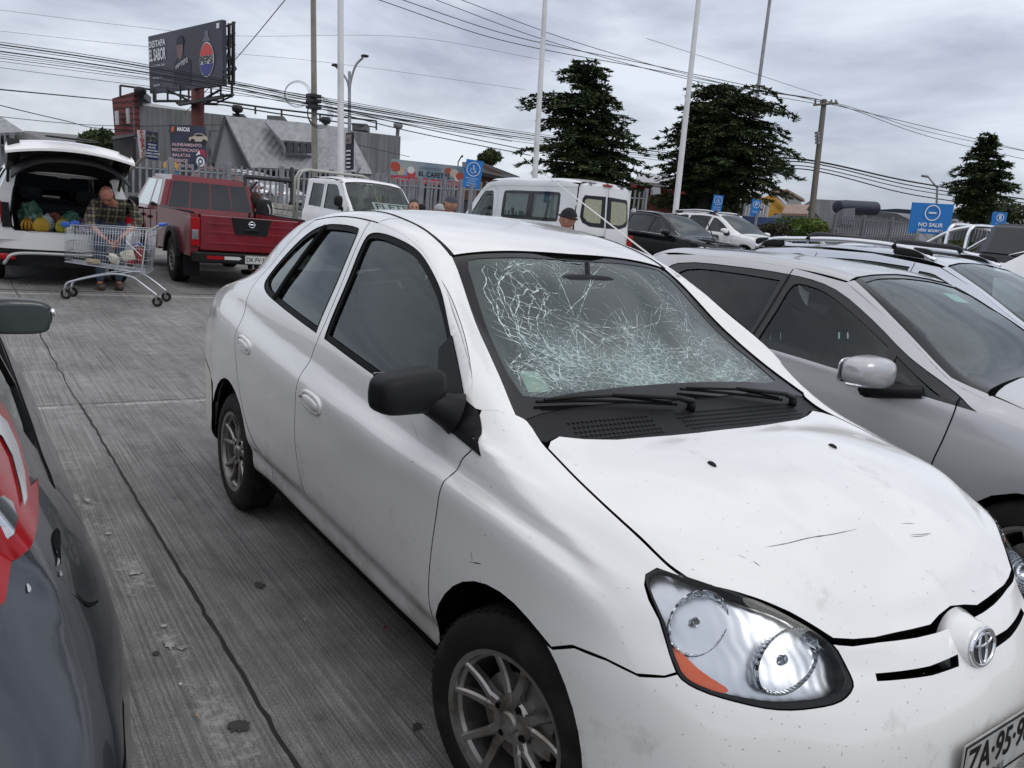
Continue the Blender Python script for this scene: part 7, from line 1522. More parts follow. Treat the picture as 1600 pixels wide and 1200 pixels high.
for x,y in ((-.52,-.13),(-.52,.13),(.58,-.27),(.58,.27)):
    m=MB(); m.box((x-.012,y-.022,.075),(x+.012,y-.017,.13)); m.box((x-.012,y+.017,.075),(x+.012,y+.022,.13)); m.box((x-.02,y-.024,.125),(x+.02,y+.024,.14),.003); cf=m.build('castor',STEEL,ct_)
    m=MB(); m.smooth=True; m.lathe([(.03,-.014),(.058,-.015),(.0625,-.008),(.0625,.008),(.058,.015),(.03,.014)],'y',24,(x+.012,y,.0625)); w_=m.build('castor_wheel',TYRE,cf,sharp=40)
    m=MB(); m.lathe([(0,-.016),(.028,-.016),(.028,.016),(0,.016)],'y',16,(x+.012,y,.0625)); m.build('castor_hub',STEEL,w_)
m=MB(); rbox(m,(.57,-.24,1.00),(.63,.24,1.045),k=4); m.build('cart_handle',BLUEP,ct_)
for sy in (-1,1): m=MB(); rbox(m,(-.53,sy*.165,.90),(-.43,sy*.20,.965),k=4); m.build('corner_bumper',BLUEP,ct_)
m=MB(); m.smooth=True; m.tube([(.28,-.24,.75),(.46,-.25,.79)],.006,6); m.build('blue_strap',BLUEP,ct_)
m=MB(); m.add([(.30,-.19,.92),(.30,.19,.92),(.22,.16,.68),(.22,-.16,.68)],[(0,1,2,3)]); m.build('seat_flap',M('plastic_grey',(.5,.52,.54),.5),ct_,fix=False)
cw=ct_.matrix_basis
ROT=Matrix.Translation(ct_.location)@Matrix.Rotation(ct_.rotation_euler.z,4,'Z')
def packet(nm,label,p,size,mat,rot,cat):
    bm=bmesh.new(); bmesh.ops.create_cube(bm,size=1); bmesh.ops.subdivide_edges(bm,edges=bm.edges[:],cuts=4,use_grid_fill=True); rr=random.Random(int(p[0]*1000))
    for v in bm.verts: q=v.co*2; k=(1-.25*abs(q.x)**2*abs(q.z)); v.co=Vector((q.x*size[0]/2,q.y*size[1]/2*k,q.z*size[2]/2*(1-.15*abs(q.x)*abs(q.y))))+Vector((rr.uniform(-1,1),rr.uniform(-1,1),rr.uniform(-1,1)))*.004
    me=bpy.data.meshes.new(nm); bm.to_mesh(me); bm.free()
    for q in me.polygons: q.use_smooth=True
    o=link(nm,me,mat); o.location=ROT@Vector(p); o.rotation_euler=rot; return tag(o,label,cat)
PKT=M('cream_packet',(.62,.60,.42),.45,noise=(25,(.75,.74,.66),.4,.6))
packet('food_packet','cream packet in the cart by the man\'s hand, lower of two',(.04,-.08,.545),(.14,.07,.10),PKT,(.2,.3,.4),'packet')
packet('food_packet','cream packet in the cart standing upright nearest the handle',(.20,-.08,.60),(.15,.07,.13),PKT,(.1,-.3,.9),'packet')
packet('bread_packet','flat tan packet lying on the cart floor towards the nose',(-.22,-.03,.49),(.22,.14,.05),M('tan_packet',(.42,.32,.18),.5),(0,0,.1),'packet')
packet('red_packet','dark red packet in the cart beside the handle end',(.30,.05,.60),(.12,.10,.20),M('red_packet',(.28,.02,.02),.5),(0,0,.2),'packet')
# groceries in the boot
def bananas(label,p,col,n=6,s=1.0,rz=0):
    r=empty('banana_bunch',p,rz,label,'bananas','banana bunches in the open boot')
    for k in range(n):
        a=(-.5+k/(n-1))*1.5; m=MB(); m.smooth=True; P=[]; R=[]
        for i in range(8):
            t=i/7; P.append((.04*sin(t*pi)*cos(a)+.02,a*.085*s*(.35+.9*sin(t*pi*.8)),.19*s*(1-t)*1.0-.02)); R.append(s*(.006 if t<.08 else .021*sin(pi*min(.96,max(.12,t)))**.5))
        m.tube(P,R,8); m.build('banana',col,r)
    m=MB(); m.smooth=True; m.tube([(.02,0,.165*s),(.015,0,.21*s)],[.018,.010],8); m.build('stalk',M('stalk_green',(.12,.13,.03),.7),r); return r
BOOT=Vector((-11.24,0,.745))
YEL=M('banana_yellow',(.48,.28,.02),.45,noise=(18,(.45,.36,.05),.45,.65)); YGR=M('banana_green',(.25,.26,.03),.45,noise=(18,(.5,.42,.06),.45,.65)); YOR=M('banana_ripe',(.45,.21,.015),.5)
bananas('ripe orange yellow banana bunch at the far left of the boot',(-11.24,-1.02,.76),YOR,4,.85); bananas('yellow banana bunch in the boot, second from the left',(-11.20,-.86,.76),YEL,7); bananas('greenish yellow banana bunch right of the yellow ones in the boot',(-11.20,-.60,.76),YGR,6)
BAGW=M('thin_plastic_bag',(.5,.6,.56),.25,coat=.5); BAGG=M('green_bag',(.05,.16,.10),.35,coat=.6,noise=(18,(.25,.4,.33),.5,.65)); BAGP=M('purple_bag',(.10,.04,.12),.3,coat=.6,noise=(22,(.3,.25,.35),.5,.65)); BAGR=M('onion_red_bag',(.22,.04,.03),.4,noise=(18,(.4,.2,.15),.5,.7))
def bag(label,p,s,mat,seed):
    bm=bmesh.new(); bmesh.ops.create_icosphere(bm,subdivisions=4,radius=1); from mathutils import noise as NZ
    for v in bm.verts:
        q=v.co.normalized(); f=1+.30*NZ.noise(q*2.1+Vector((seed,0,0)))+.16*NZ.noise(q*6+Vector((0,seed,0))); z=q.z*f
        if q.z>.6: z+=.45*(q.z-.6); 
        v.co=Vector((q.x*f*s[0],q.y*f*s[1],max(-.75,z)*s[2]))
    me=bpy.data.meshes.new('grocery_bag'); bm.to_mesh(me); bm.free()
    for q in me.polygons: q.use_smooth=True
    o=link('grocery_bag',me,mat); o.location=(p[0],p[1],p[2]+s[2]*.75); return tag(o,label,'bag','grocery bags in the open boot')
bag('green plastic bag of vegetables at the back left of the boot',(-11.55,-.95,.735),(.16,.15,.20),BAGG,1); bag('clear knotted bag behind the yellow bananas',(-11.42,-.78,.735),(.10,.10,.12),BAGW,2); bag('red bag of onions in the middle of the boot',(-11.60,-.66,.735),(.15,.13,.13),BAGR,3)
bag('pale green bag with a white knot above the green bananas',(-11.50,-.46,.735),(.14,.14,.15),BAGG,4); bag('purple bag right of the green bananas',(-11.30,-.33,.735),(.13,.13,.11),BAGP,5); bag('dark purple bag with white handles next to the man',(-11.35,-.10,.735),(.14,.13,.12),BAGP,6)
# ================================================================ surroundings
UPV=(Vector((0,0,1))-Vector(CR)*.040).normalized(); VCU=Vector(CU); VCF=Vector(CF)
def hgt(py0,py1,D): return (py1-py0)*D/FPX/UPV.dot(VCU)
def board(name,TL,TR,pyb,Da,Db,th,mat,parent=None,label=None,cat=None,group=None):
    """upright slab: top-left and top-right sight points, bottom of the left edge; returns object, face matrix, w, h"""
    A=at(*TL,Da); B=at(*TR,Db); h=hgt(TL[1],pyb,Da); x=(B-A).normalized(); up=(UPV-x*UPV.dot(x)).normalized(); n=x.cross(up)
    if n.dot(Vector(CAM)-A)<0: n=-n
    w=(B-A).length; C=A+x*w/2-up*h/2; mw=frame(C,x,up); zz=mw.col[2].xyz
    m=MB(); m.X=Matrix([[x[i],up[i],n[i],C[i]] for i in range(3)]+[[0,0,0,1]]); m.box((-w/2,-h/2,-th),(w/2,h/2,0)); o=m.build(name,mat,parent)
    if label: tag(o,label,cat,group)
    return o,Matrix([[x[i],up[i],n[i],C[i]] for i in range(3)]+[[0,0,0,1]]),w,h
def decal(nm,mw,P,mat,parent,z=.02):
    m=MB(); m.X=mw; m.add([(x,y,z) for x,y in P],[tuple(range(len(P)))]); return m.build(nm,mat,parent,fix=False)
def ell(cx,cy,rx,ry,a0=0,a1=360,n=36): return [(cx+rx*cos(R_(a0+(a1-a0)*i/n)),cy+ry*sin(R_(a0+(a1-a0)*i/n))) for i in range(n+(a1-a0!=360))]
def annulus(nm,mw,cx,cy,rx,ry,t,mat,parent,z=.03):
    m=MB(); m.X=mw; A=ell(cx,cy,rx,ry); B=ell(cx,cy,rx-t,ry-t); n=len(A); m.add([(x,y,z) for x,y in A+B],[(i,(i+1)%n,n+(i+1)%n,n+i) for i in range(n)]); return m.build(nm,mat,parent,fix=False)
GALV=M('galvanised_grey',(.20,.21,.225),.55,metal=.3,noise=(3,(.28,.28,.29),.4,.7)); POLEW=M('pole_white',(.60,.60,.60),.5,noise=(2,(.45,.45,.45),.5,.8)); POLEC=M('pole_concrete',(.24,.225,.19),.85,noise=(2,(.16,.15,.13),.4,.7)); WOODP=M('pole_timber',(.15,.13,.11),.9)
BLU=M('sign_blue',(.01,.17,.50),.45); WHS=M('sign_white',(.75,.76,.78),.5); BLKM=M('black_steel',(.015,.015,.018),.6); CABLE=M('cable_black',(.012,.012,.014),.7)
def corr(name,c1,c2,scale=9,rough=.6,vert=True):
    """corrugated sheet: fine ribs and long run-off streaks"""
    m=M(name,c1,rough,noise=(1.2,c2,.35,.7,(3,3,.25))); t=m.node_tree; p=t.nodes['Principled BSDF']; tcn=nd(t,'ShaderNodeTexCoord')
    w=nd(t,'ShaderNodeTexWave'); w.bands_direction='DIAGONAL'; w.inputs['Scale'].default_value=scale; a=nd(t,'ShaderNodeMapping'); a.inputs['Scale'].default_value=(1,1,0); b=nd(t,'ShaderNodeBump'); b.inputs['Strength'].default_value=.7; b.inputs['Distance'].default_value=.04
    t.links.new(tcn.outputs['Object'],a.inputs[0]); t.links.new(a.outputs[0],w.inputs['Vector']); t.links.new(w.outputs['Fac'],b.inputs['Height']); t.links.new(b.outputs[0],p.inputs['Normal']); return m
CORR=corr('corrugated_grey',(.20,.205,.21),(.12,.12,.125),2.2); CORL=corr('corrugated_pale',(.30,.31,.315),(.20,.205,.21),1.6); ROOFR=corr('rusty_roof',(.30,.19,.13),(.20,.14,.11),2)
def shingle():
    m=bpy.data.materials.new('red_shingles'); m.use_nodes=True; t=m.node_tree; p=t.nodes['Principled BSDF']; tcn=nd(t,'ShaderNodeTexCoord'); b=nd(t,'ShaderNodeTexWave'); b.bands_direction='Z'; b.inputs['Scale'].default_value=.9; b.inputs['Distortion'].default_value=2.5; b.inputs['Detail'].default_value=3; b.inputs['Detail Scale'].default_value=2
    r=nd(t,'ShaderNodeValToRGB'); r.color_ramp.elements[0].color=(.035,.012,.014,1); r.color_ramp.elements[1].color=(.17,.045,.045,1); r.color_ramp.elements[1].position=.6
    t.links.new(tcn.outputs['Object'],b.inputs['Vector']); t.links.new(b.outputs['Fac'],r.inputs[0]); t.links.new(r.outputs[0],p.inputs['Base Color']); p.inputs['Roughness'].default_value=.9; return m
WIND=M('window_dark',(.02,.022,.026),.1); WALLW=M('white_boards',(.5,.5,.5),.7); TIMB=M('brown_timber_wall',(.16,.08,.04),.8,noise=(2,(.10,.05,.03),.4,.7,(1,1,12)))
def quadslab(name,pts,mat,parent,th=.12):
    P=[at(px,py,D) for px,py,D in pts]; n=(P[1]-P[0]).cross(P[-1]-P[0]).normalized()
    if n.dot(Vector(CAM)-P[0])<0: n=-n
    m=MB(); k=len(P); m.add(P+[p-n*th for p in P],[tuple(range(k)),tuple(range(2*k-1,k-1,-1))]+[(i,i+k,(i+1)%k+k,(i+1)%k) for i in range(k)]); return m.build(name,mat,parent)
def thing(name,px,py,D,label,cat,group=None):
    p=at(px,py,D); o=empty(name,(0,0,0),0,label,cat,group); return o
# --- long grey warehouse with the shingled end
wh=thing('warehouse',400,290,52,'long grey corrugated warehouse with a red shingled end wall and roof railings','warehouse')
o,mwW,wW,hW=board('wall',(208,163),(626,213),300,50,60,6,CORR,wh)
e,_m,_w,_h=board('end_wall',(175,154),(209,143.5),215,52,49.8,.25,shingle(),wh)
for px0,px1,y0,y1 in ((179,182.5,174,194),(195,200,170,192)): w_,*_r=board('window',(px0,y0),(px1,y0-1),y1,51.0,50.4,.1,WALLW,e)
board('recess_sheet',(176,215),(207,216),300,52.5,50.2,.2,M('recess_shade',(.03,.028,.03),.8),wh); quadslab('eave',[(174,213,51.5),(209,208,49.2),(209,212,49),(176,218,51)],BLKM,wh)  # sheet below the shingles is painted dark for the shade of the recess
quadslab('parapet',[(208,144,49.9),(214,146,50.1),(214,164,50.1),(208,163,49.9)],shingle(),wh)
quadslab('roof_strip',[(210,157,50.3),(300,172,52.6),(300,178,52.4),(210,165,50)],M('roof_pale',(.42,.42,.42),.6),wh); quadslab('roof_strip',[(320,176,53),(460,192,56),(460,197,56),(320,182,53)],M('roof_pale',(.36,.36,.36),.6),wh)
m=MB(); 
RL=[(188,133.5,51.0),(243,141,51.5),(300,152,52.2),(420,169,55),(588,189,59)]
m.tube([at(*p) for p in RL],.07,6); RL2=[(275,160,52),(350,164,53.3),(430,177,55.2),(588,199,59)]; m.tube([at(*p) for p in RL2],.05,6)
for px,y0,y1,D in ((188,133.5,150,51),(243,141,160,51.5),(399,166,178,54.4),(440,172,184,55.5),(500,179,190,57),(588,189,203,59),(545,184,197,58)): m.tube([at(px,y0,D),at(px,y1,D)],.07,6)
m.build('roof_railing',BLKM,wh)
for px,py,D,w in ((218,147,50,7),(372,183,53.5,9),(430,186,55,13),(562,198,58.5,12)): quadslab('roof_vent',[(px-w,py-6,D),(px+w,py-4.5,D),(px+w,py+6,D),(px-w,py+4.5,D)],M('vent_grey',(.12,.12,.125),.7),wh,1.0)
for px,py,D in ((219,142,49.8),(371,170,53.3),(622,196,59.8),(509,188,57)):
    m=MB(); m.smooth=True; c=at(px,py,D); m.lathe([(0,.25),(.3,.22),(.38,0),(.3,-.2),(.14,-.25),(.14,-.9)],'z',14,tuple(c)); m.build('chimney_cowl',BLKM if px<600 else GALV,wh)
# vertical banner and shop sign on the wall
b,mw,w,h=board('vertical_banner',(214,203),(227,203.5),244,48.6,48.9,.05,M('banner_white',(.55,.55,.54),.8),None,'narrow white vertical banner with red lettering on the grey wall','banner')
for i,ch in enumerate('ALINEACION'): text(ch,.30,M('banner_red',(.45,.02,.03),.7) if i==0 else bpy.data.materials['banner_red'],'banner_lettering',b,mw@Matrix.Translation((0,h*(.44-.098*i),.02)),off=.008,xs=1.1)
b,mw,w,h=board('shop_banner',(228,204.5),(247,207),246,48.8,49.2,.05,M('banner_navy',(.012,.02,.09),.7),None,'small navy wall banner with a car picture and lines of white print','banner')
decal('car_picture',mw,[(-w/2+.03,h*.12),(w/2-.03,h*.12),(w/2-.03,h*.46),(-w/2+.03,h*.46)],M('picture_dark',(.03,.028,.03),.6,noise=(6,(.25,.23,.20),.5,.7)),b)
for i,s_ in enumerate(('SERVICIO','MOTOR','AFINACION','CAMBIO ACEITE','SUSPENSION')): text(s_,.13,WHS,'banner_lettering',b,mw@Matrix.Translation((0,h*(.03-.105*i),.03)),off=.004,xs=.9)
# --- A-frame house
hs=thing('steep_roofed_house',440,290,44,'grey house with a very steep pale metal roof and a shed dormer with dark windows','house')
quadslab('gable_wall',[(352,186,44.2),(334,256,43),(334,312,43),(394,316,44.5),(394,262,44.5)],M('gable_grey',(.17,.18,.19),.75),hs,.3); quadslab('barge_board',[(351,180,44),(353.5,186,44),(336,258,42.7),(331,254,42.7)],BLKM,hs,.3)
rf_=quadslab('roof',[(352,181,44),(470,191,46.5),(545,200,48),(582,272,45.5),(440,263,43.8),(393,262,43)],CORL,hs,.2)
quadslab('dormer_roof',[(414,190,44.6),(489,196,46),(491,222,44.8),(439,219,43.6)],CORL,hs,.12)
dw=quadslab('dormer_wall',[(445,219,44.2),(489,222,45.2),(489,243,45),(446,238,44)],M('dormer_pale',(.30,.31,.32),.7),hs,.3)
for a,b_ in ((448.5,456.5),(459,466),(469.5,477),(479,487)): quadslab('window',[(a,222+(a-448)*.06,43.7+(a-448)*.02),(b_,222.5+(a-448)*.06,43.9+(a-448)*.02),(b_,237.5+(a-448)*.06,43.9+(a-448)*.02),(a,237+(a-448)*.06,43.7+(a-448)*.02)],WIND,dw,.1)
quadslab('dormer_cheek',[(414,190,44.4),(439,219,43.5),(446,238,43.8)],CORL,hs,.05)
quadslab('front_wall',[(394,262,45),(575,271,47),(575,330,47),(394,318,45)],M('wall_slate',(.09,.095,.105),.8),hs,.3)
for px in (400,425,470,515,545): quadslab('window',[(px,268,44.5),(px+10,268.6,44.6),(px+10,290,44.6),(px,289,44.5)],WIND,hs,.1)
quadslab('lean_to_roof',[(640-88,238,44),(640-77,262,43.5),(557,270,43.5)],CORL,hs,.1)
# --- billboard
bbt=thing('billboard',300,290,45,'large dark soft drink billboard on a rust red column above the warehouse','billboard')
NAVY=M('poster_navy',(.022,.022,.040),.5,noise=(.35,(.055,.045,.085),.45,.7))
b,mw,w,h=board('poster',(231.5,57),(346.7,30.5),139.5,49,42.5,.25,NAVY,bbt)
for i,(s_,y,fw_,fh_) in enumerate((('DESTAPA',.345,.25,.115),('EL SABOR',.155,.25,.21),('DE CADA DÍA',-.03,.22,.05),('SIN CALORÍAS',-.24,.15,.04))): text(s_,.8,WHS,'poster_lettering',b,mw@Matrix.Translation((-w*.36,h*y,.04)),off=.02 if i<2 else 0,fit=(w*fw_,h*fh_))
text('pepsi zero',.22,WHS,'poster_lettering',b,mw@Matrix.Translation((-w*.38,-h*.37,.04)),xs=1)
cx,cy,rr_=w*.315,-h*.07,h*.245
decal('drink_emblem_edge',mw,ell(cx,cy,rr_*1.06,rr_*1.12),WHS,b,.03); decal('emblem_red',mw,ell(cx,cy,rr_,rr_*1.06,15,165),M('emblem_red',(.60,.045,.04),.5),b,.05); decal('emblem_blue',mw,ell(cx,cy,rr_,rr_*1.06,195,345),M('emblem_blue',(.03,.03,.22),.5),b,.05)
text('PEPSI',.8,BLKM,'emblem_lettering',b,mw@Matrix.Translation((cx,cy,.07)),off=.018,fit=(rr_*1.85,rr_*.50))
decal('bottle_shape',mw,[(cx-.5,cy+rr_*1.15),(cx-.22,cy+rr_*1.5),(cx-.2,cy+rr_*1.85),(cx+.2,cy+rr_*1.85),(cx+.22,cy+rr_*1.5),(cx+.5,cy+rr_*1.15)],M('bottle_dark',(.06,.06,.09),.3),b,.02)
FIG=M('figure_cloth',(.035,.03,.055),.7); decal('figure',mw,[(-w*.13,-h*.42),(-w*.12,-h*.05),(-w*.06,h*.05),(-w*.0,h*.08),(w*.05,h*.02),(w*.11,-h*.05),(w*.10,-h*.42)],FIG,b,.02); decal('figure_face',mw,ell(-w*.035,h*.19,.42,.62),M('figure_skin',(.20,.13,.12),.7),b,.03); decal('figure_cap',mw,ell(-w*.03,h*.25,.5,.5,0,180),FIG,b,.04)
text('pepsi',.36,WHS,'poster_lettering',b,mw@Matrix.Translation((-w*.06,-h*.08,.05))@Matrix.Rotation(.3,4,'Z')); text('PEPSI',.40,WHS,'poster_lettering',b,mw@Matrix.Translation((w*.03,-h*.05,.05))@Matrix.Rotation(.2,4,'Z')); decal('badge_mark',mw,[(w*.44,h*.38),(w*.475,h*.38),(w*.475,h*.46),(w*.44,h*.46)],WHS,b,.03)
m=MB(); c0=at(309,128,46); c1=at(309,330,46); m.smooth=True; m.tube([c1,c0],.36,20); m.build('column',M('column_red',(.12,.03,.026),.8,noise=(1.2,(.07,.02,.02),.4,.7)),bbt)
m=MB()
def bar(*P,r=.06): m.tube([at(*p) for p in P],r,5)
for py in (43,60,78,95,112): bar((349,py,43),(367,py-8,44.5))
for px,t in ((351,34),(358,37),(365,34)): bar((px,t,43.5),(px,132,43.8),r=.09)
bar((349,120,43),(366,38,44.5)); bar((349,40,43),(366,118,44.5)); bar((349,125,43),(368,107,45),r=.1)
quadslab('rear_poster',[(364,38,45.5),(367.5,34,45.6),(367.5,108,45.6),(364,112,45.5)],M('rear_poster',(.05,.06,.08),.7),bbt,.2)
for px in (240,262,282,295,330,345,362): bar((px,139-(px-235)*.10,46.5),(px,157-(px-240)*.04,46.5),r=.06)
bar((240,158,47),(300,158,46),(365,148,44.5),r=.08); bar((275,160,46),(340,163,46),r=.08); bar((262,140,46),(300,160,46),r=.07); bar((310,160,46),(345,140,46),r=.07); bar((318,163,46),(350,148,46),r=.07); bar((363,108,44),(363,150,44),(340,160,45),r=.06)
quadslab('catwalk',[(275,161,46),(345,150,45),(350,152,44.5),(280,164,45.5)],BLKM,bbt,.08)
m.build('support_frame',BLKM,bbt)
# --- garage sign
b,mw,w,h=board('garage_sign',(264.5,194.5),(320,198),259,40,40.8,.12,M('poster_black',(.02,.02,.028),.6,noise=(.5,(.035,.04,.075),.45,.65)),None,'square garage sign with a white car, a wheel and five lines of service names','sign')
text('MASCAR',.36,WHS,'sign_lettering',b,mw@Matrix.Translation((-w*.12,h*.41,.03)),off=.012,shear=.2,fit=(w*.36,h*.10)); 
PINK=M('letter_pink',(.62,.42,.45),.6)
for i,s_ in enumerate(('ALINEAMIENTO','RECTIFICADO','BALATAS','FRENOS','BALANCEO')):
    fw_=w*(.84,.76,.50,.42,.58)[i]; t=text(s_,.29,PINK,'sign_lettering',b,mw@Matrix.Translation((-w*.47+fw_/2,h*(.055-.122*i),.03)),off=.006,fit=(fw_,h*.072))
decal('stripe',mw,[(-w*.48,h*.34),(-w*.40,h*.34),(-w*.36,h*.46),(-w*.44,h*.46)],M('stripe_orange',(.5,.12,.03),.6),b)
carP=[(-.62,-.18),(-.60,-.02),(-.30,.05),(-.12,.22),(.28,.24),(.52,.10),(.64,.06),(.66,-.12),(.5,-.2),(-.45,-.24)]; decal('car_picture',mw,[(w*.28+x*.72,h*.24+y*.9) for x,y in carP],M('picture_cream',(.48,.42,.34),.5),b,.03); decal('car_windows',mw,[(w*.28+x*.72,h*.24+y*.9) for x,y in ((-.22,.06),(-.08,.18),(.26,.19),(.42,.08))],BLKM,b,.04)
for x in (-.36,.42): decal('car_wheel',mw,ell(w*.28+x*.72,h*.24-.2,.11,.13),BLKM,b,.04)
decal('red_wing',mw,[(w*.20,-h*.36),(w*.24,-h*.12),(w*.36,-h*.02),(w*.46,-h*.06),(w*.49,-h*.30),(w*.49,-h*.48),(w*.42,-h*.48)],M('picture_red',(.35,.03,.06),.5),b,.03); decal('white_wing',mw,[(w*.16,-h*.40),(w*.20,-h*.16),(w*.30,-h*.06),(w*.34,-h*.30),(w*.24,-h*.48)],WHS,b,.035); decal('tyre_picture',mw,ell(w*.31,-h*.32,.30,.36),M('picture_tyre',(.04,.05,.09),.5),b,.05); annulus('rim_picture',mw,w*.31,-h*.32,.20,.25,.08,WHS,b,.06); decal('rim_hub',mw,ell(w*.31,-h*.32,.06,.08),WHS,b,.06)
o,*_r=board('leaning_sheet',(322,199),(330,203),258,41,42,.05,M('torn_poster',(.14,.14,.15),.7,noise=(2,(.05,.05,.05),.45,.6)),None,'torn grey poster sheet beside the garage sign','poster')
# --- poles
def pole(name,label,cat,px0,py0,D,px1,py1,r0,r1,mat,group=None,seg=16):
    t=at(px0,py0,D); b=at(px1,py1,D); gg=gz(b.x,b.y); d=(b-t); k=(gg-.02-t.z)/d.z; b=t+d*k
    root=empty(name,tuple(b),0,label,cat,group); m=MB(); m.smooth=True; m.tube([(0,0,0),tuple(t-b)],[r0,r1],seg); m.build('shaft',mat,root,sharp=60); return root,b,t
fp='flagpoles along the car park'
p,b0,t0=pole('flagpole','thick white flagpole just right of the concrete utility pole','pole',532,-60,22,532.5,300,.095,.08,POLEW)
p,b1,t1=pole('flagpole','white flagpole rising behind the white van, in front of the left conifer','pole',855.5,-60,27,835.5,282,.10,.08,POLEW)
p,b2,t2=pole('flagpole','white flagpole crossing the left side of the right conifer','pole',1098,-60,27,1056,325,.105,.08,POLEW)
for tt,bb in ((t1,b1),(t2,b2)):
    pass
p,b3,t3=pole('grey_pole','slim grey pole rising out of the right conifer','pole',1211,-60,44,1183,150,.11,.09,GALV)
up,b4,t4=pole('utility_pole','square concrete utility pole carrying cable coils left of the white flagpole','utility pole',489,-60,27,492,300,.115,.095,POLEC,seg=4)
uw,b5,t5=pole('utility_pole','timber utility pole with a short cross arm right of the conifers','utility pole',1288,156,40,1267,345,.17,.13,WOODP)
m=MB(); m.X=Matrix.Translation(-b5); m.box(tuple(at(1272,165,40)-Vector((.06,.06,.05))),tuple(at(1308,160,40)+Vector((.06,.06,.05)))); m.X=Matrix.Identity(4)
m=MB(); m.X=Matrix.Translation(-b5); m.tube([at(1271,164,39.8),at(1309,161,39.8)],.06,6); 
for px in (1274,1283,1299,1306): m.tube([at(px,163,39.8),at(px,156,39.8)],.05,6)
m.build('cross_arm',WOODP,uw)
m=MB(); m.X=Matrix.Translation(-b5)
for k in range(4): m.box(tuple(at(1277+k*.2,208+k*5,39.7)-Vector((.09,.09,.06))),tuple(at(1277+k*.2,208+k*5,39.7)+Vector((.09,.09,.06))))
m.build('insulator',GALV,uw)
sl,b6,t6=pole('street_lamp','tall street lamp with curved double arms behind the white flagpole','street lamp',546,112,34,546,300,.10,.06,GALV)
m=MB(); m.smooth=True; m.X=Matrix.Translation(-b6); m.tube(crspline([tuple(at(546,150,34)),tuple(at(548,128,34)),tuple(at(556,102,34)),tuple(at(567,90,34))],5),.05,8); m.tube(crspline([tuple(at(546,150,34)),tuple(at(543,128,34)),tuple(at(533,112,34)),tuple(at(524,103,34))],5),.045,8); m.build('arm',GALV,sl)
for px,py in ((570,87.5),(524,102)): m=MB(); m.X=Matrix.Translation(at(px,py,34)-b6); rbox(m,(-.17,-.14,-.05),(.17,.14,.05)); m.build('lamp_head',BLKM,sl)
s2,b7,t7=pole('street_lamp','small street lamp behind the blue no exit sign','street lamp',1464.5,292,42,1463,330,.08,.05,GALV)
m=MB(); m.smooth=True; m.X=Matrix.Translation(-b7); m.tube([at(1464.5,294,42),at(1450,276,42)],.04,6); m.tube([at(1450,276,42),at(1440,274.5,42)],.07,6); m.tube([at(1464.5,294,42),at(1469,290,42)],.03,6); m.build('lamp_arm',GALV,s2)
s3,b8,t8=pole('street_lamp','tiny street lamp seen above the snack bar banner','street lamp',716,252,60,715,290,.06,.05,GALV); m=MB(); m.X=Matrix.Translation(-b8); m.tube([at(716,253,60),at(721,244,60)],.05,5); m.tube([at(721,244,60),at(723.5,244.5,60)],.09,5); m.build('lamp_head',BLKM,s3)
# banner on the lamp pole
b,mw,w,h=board('pole_banner',(540,208),(551.5,207),262,30,29.6,.05,M('pole_banner_black',(.018,.018,.03),.7),None,'narrow black banner with small white print hanging behind the flagpole','banner')
for i in range(0): text('OFERTA' if i%2 else 'MARTES',.085,WHS,'banner_lettering',b,mw@Matrix.Translation((0,h*(.02-.11*i),.03)),xs=.8)
for i in range(5): decal('print_line',mw,[(-w*.3,h*(-.01-.11*i)),(w*.3,h*(-.01-.11*i)),(w*.3,h*(.03-.11*i)),(-w*.3,h*(.03-.11*i))],WHS,b,.03)
decal('banner_picture',mw,[(-w*.4,h*.2),(w*.4,h*.2),(w*.4,h*.45),(-w*.4,h*.45)],M('picture_grey',(.25,.2,.2),.6,noise=(5,(.05,.05,.05),.45,.55)),b)
# --- overhead cables, each a thing
def cable(P,r=.02,label=None,sagp=0):
    Q=[at(*p) for p in P]; Q=[Vector(q) for q in crspline([tuple(q) for q in Q],8)]; m=MB(); m.smooth=True; m.tube(Q,r,5,cap=False); return tag(m.build('overhead_cable',CABLE,fix=False),label,'cable','overhead cables crossing the sky')
rw_=random.Random(2)
LB='one of the bundled black cables crossing from the upper left past the billboard'
for k,(y0,y1,y2,y3) in enumerate(((66,128,152,208),(70,131,155,211),(74,134,158,214),(81,138,163,217),(85,141,165,220),(92,145,168,224))):
    cable([(-60,y0-9,30),(180,y0+ (y1-y0)*.43,29),(370,y1,28),(490,y2,27),(650,y2+(y3-y2)*.50,29),(830,y3,42),(1010,y3+24,47),(1120,y3+36,49)],.013+.012*(k in(1,3)),LB)
for k,(y0,y1) in enumerate(((88,142),(96,150),(106,156))): cable([(-60,y0-8,30),(200,y0+25,29),(490,y1+8,27),(800,y1+65,32)],.009,'thin grey cable just under the main cable bundle')
cable([(-60,134,31),(175,156.5,49)],.03,'single black cable running to the shingled warehouse end')
cable([(-60,150,34),(90,186,40),(175,202,50),(350,205,52)],.022,'sagging lower cable in front of the warehouse at the far left'); cable([(-60,176,40),(120,194,46),(208,197,50),(420,199,52),(640,245,54)],.018,'thin cable skirting the warehouse wall')
for y0,y1,y2,lb in ((167,196,236,'upper of two cables from the concrete pole to the van roof'),(172,205,243,'lower of two cables from the concrete pole to the van roof')): cable([(490,y0-5,27),(640,y1,30),(830,y2,34)],.018,lb)
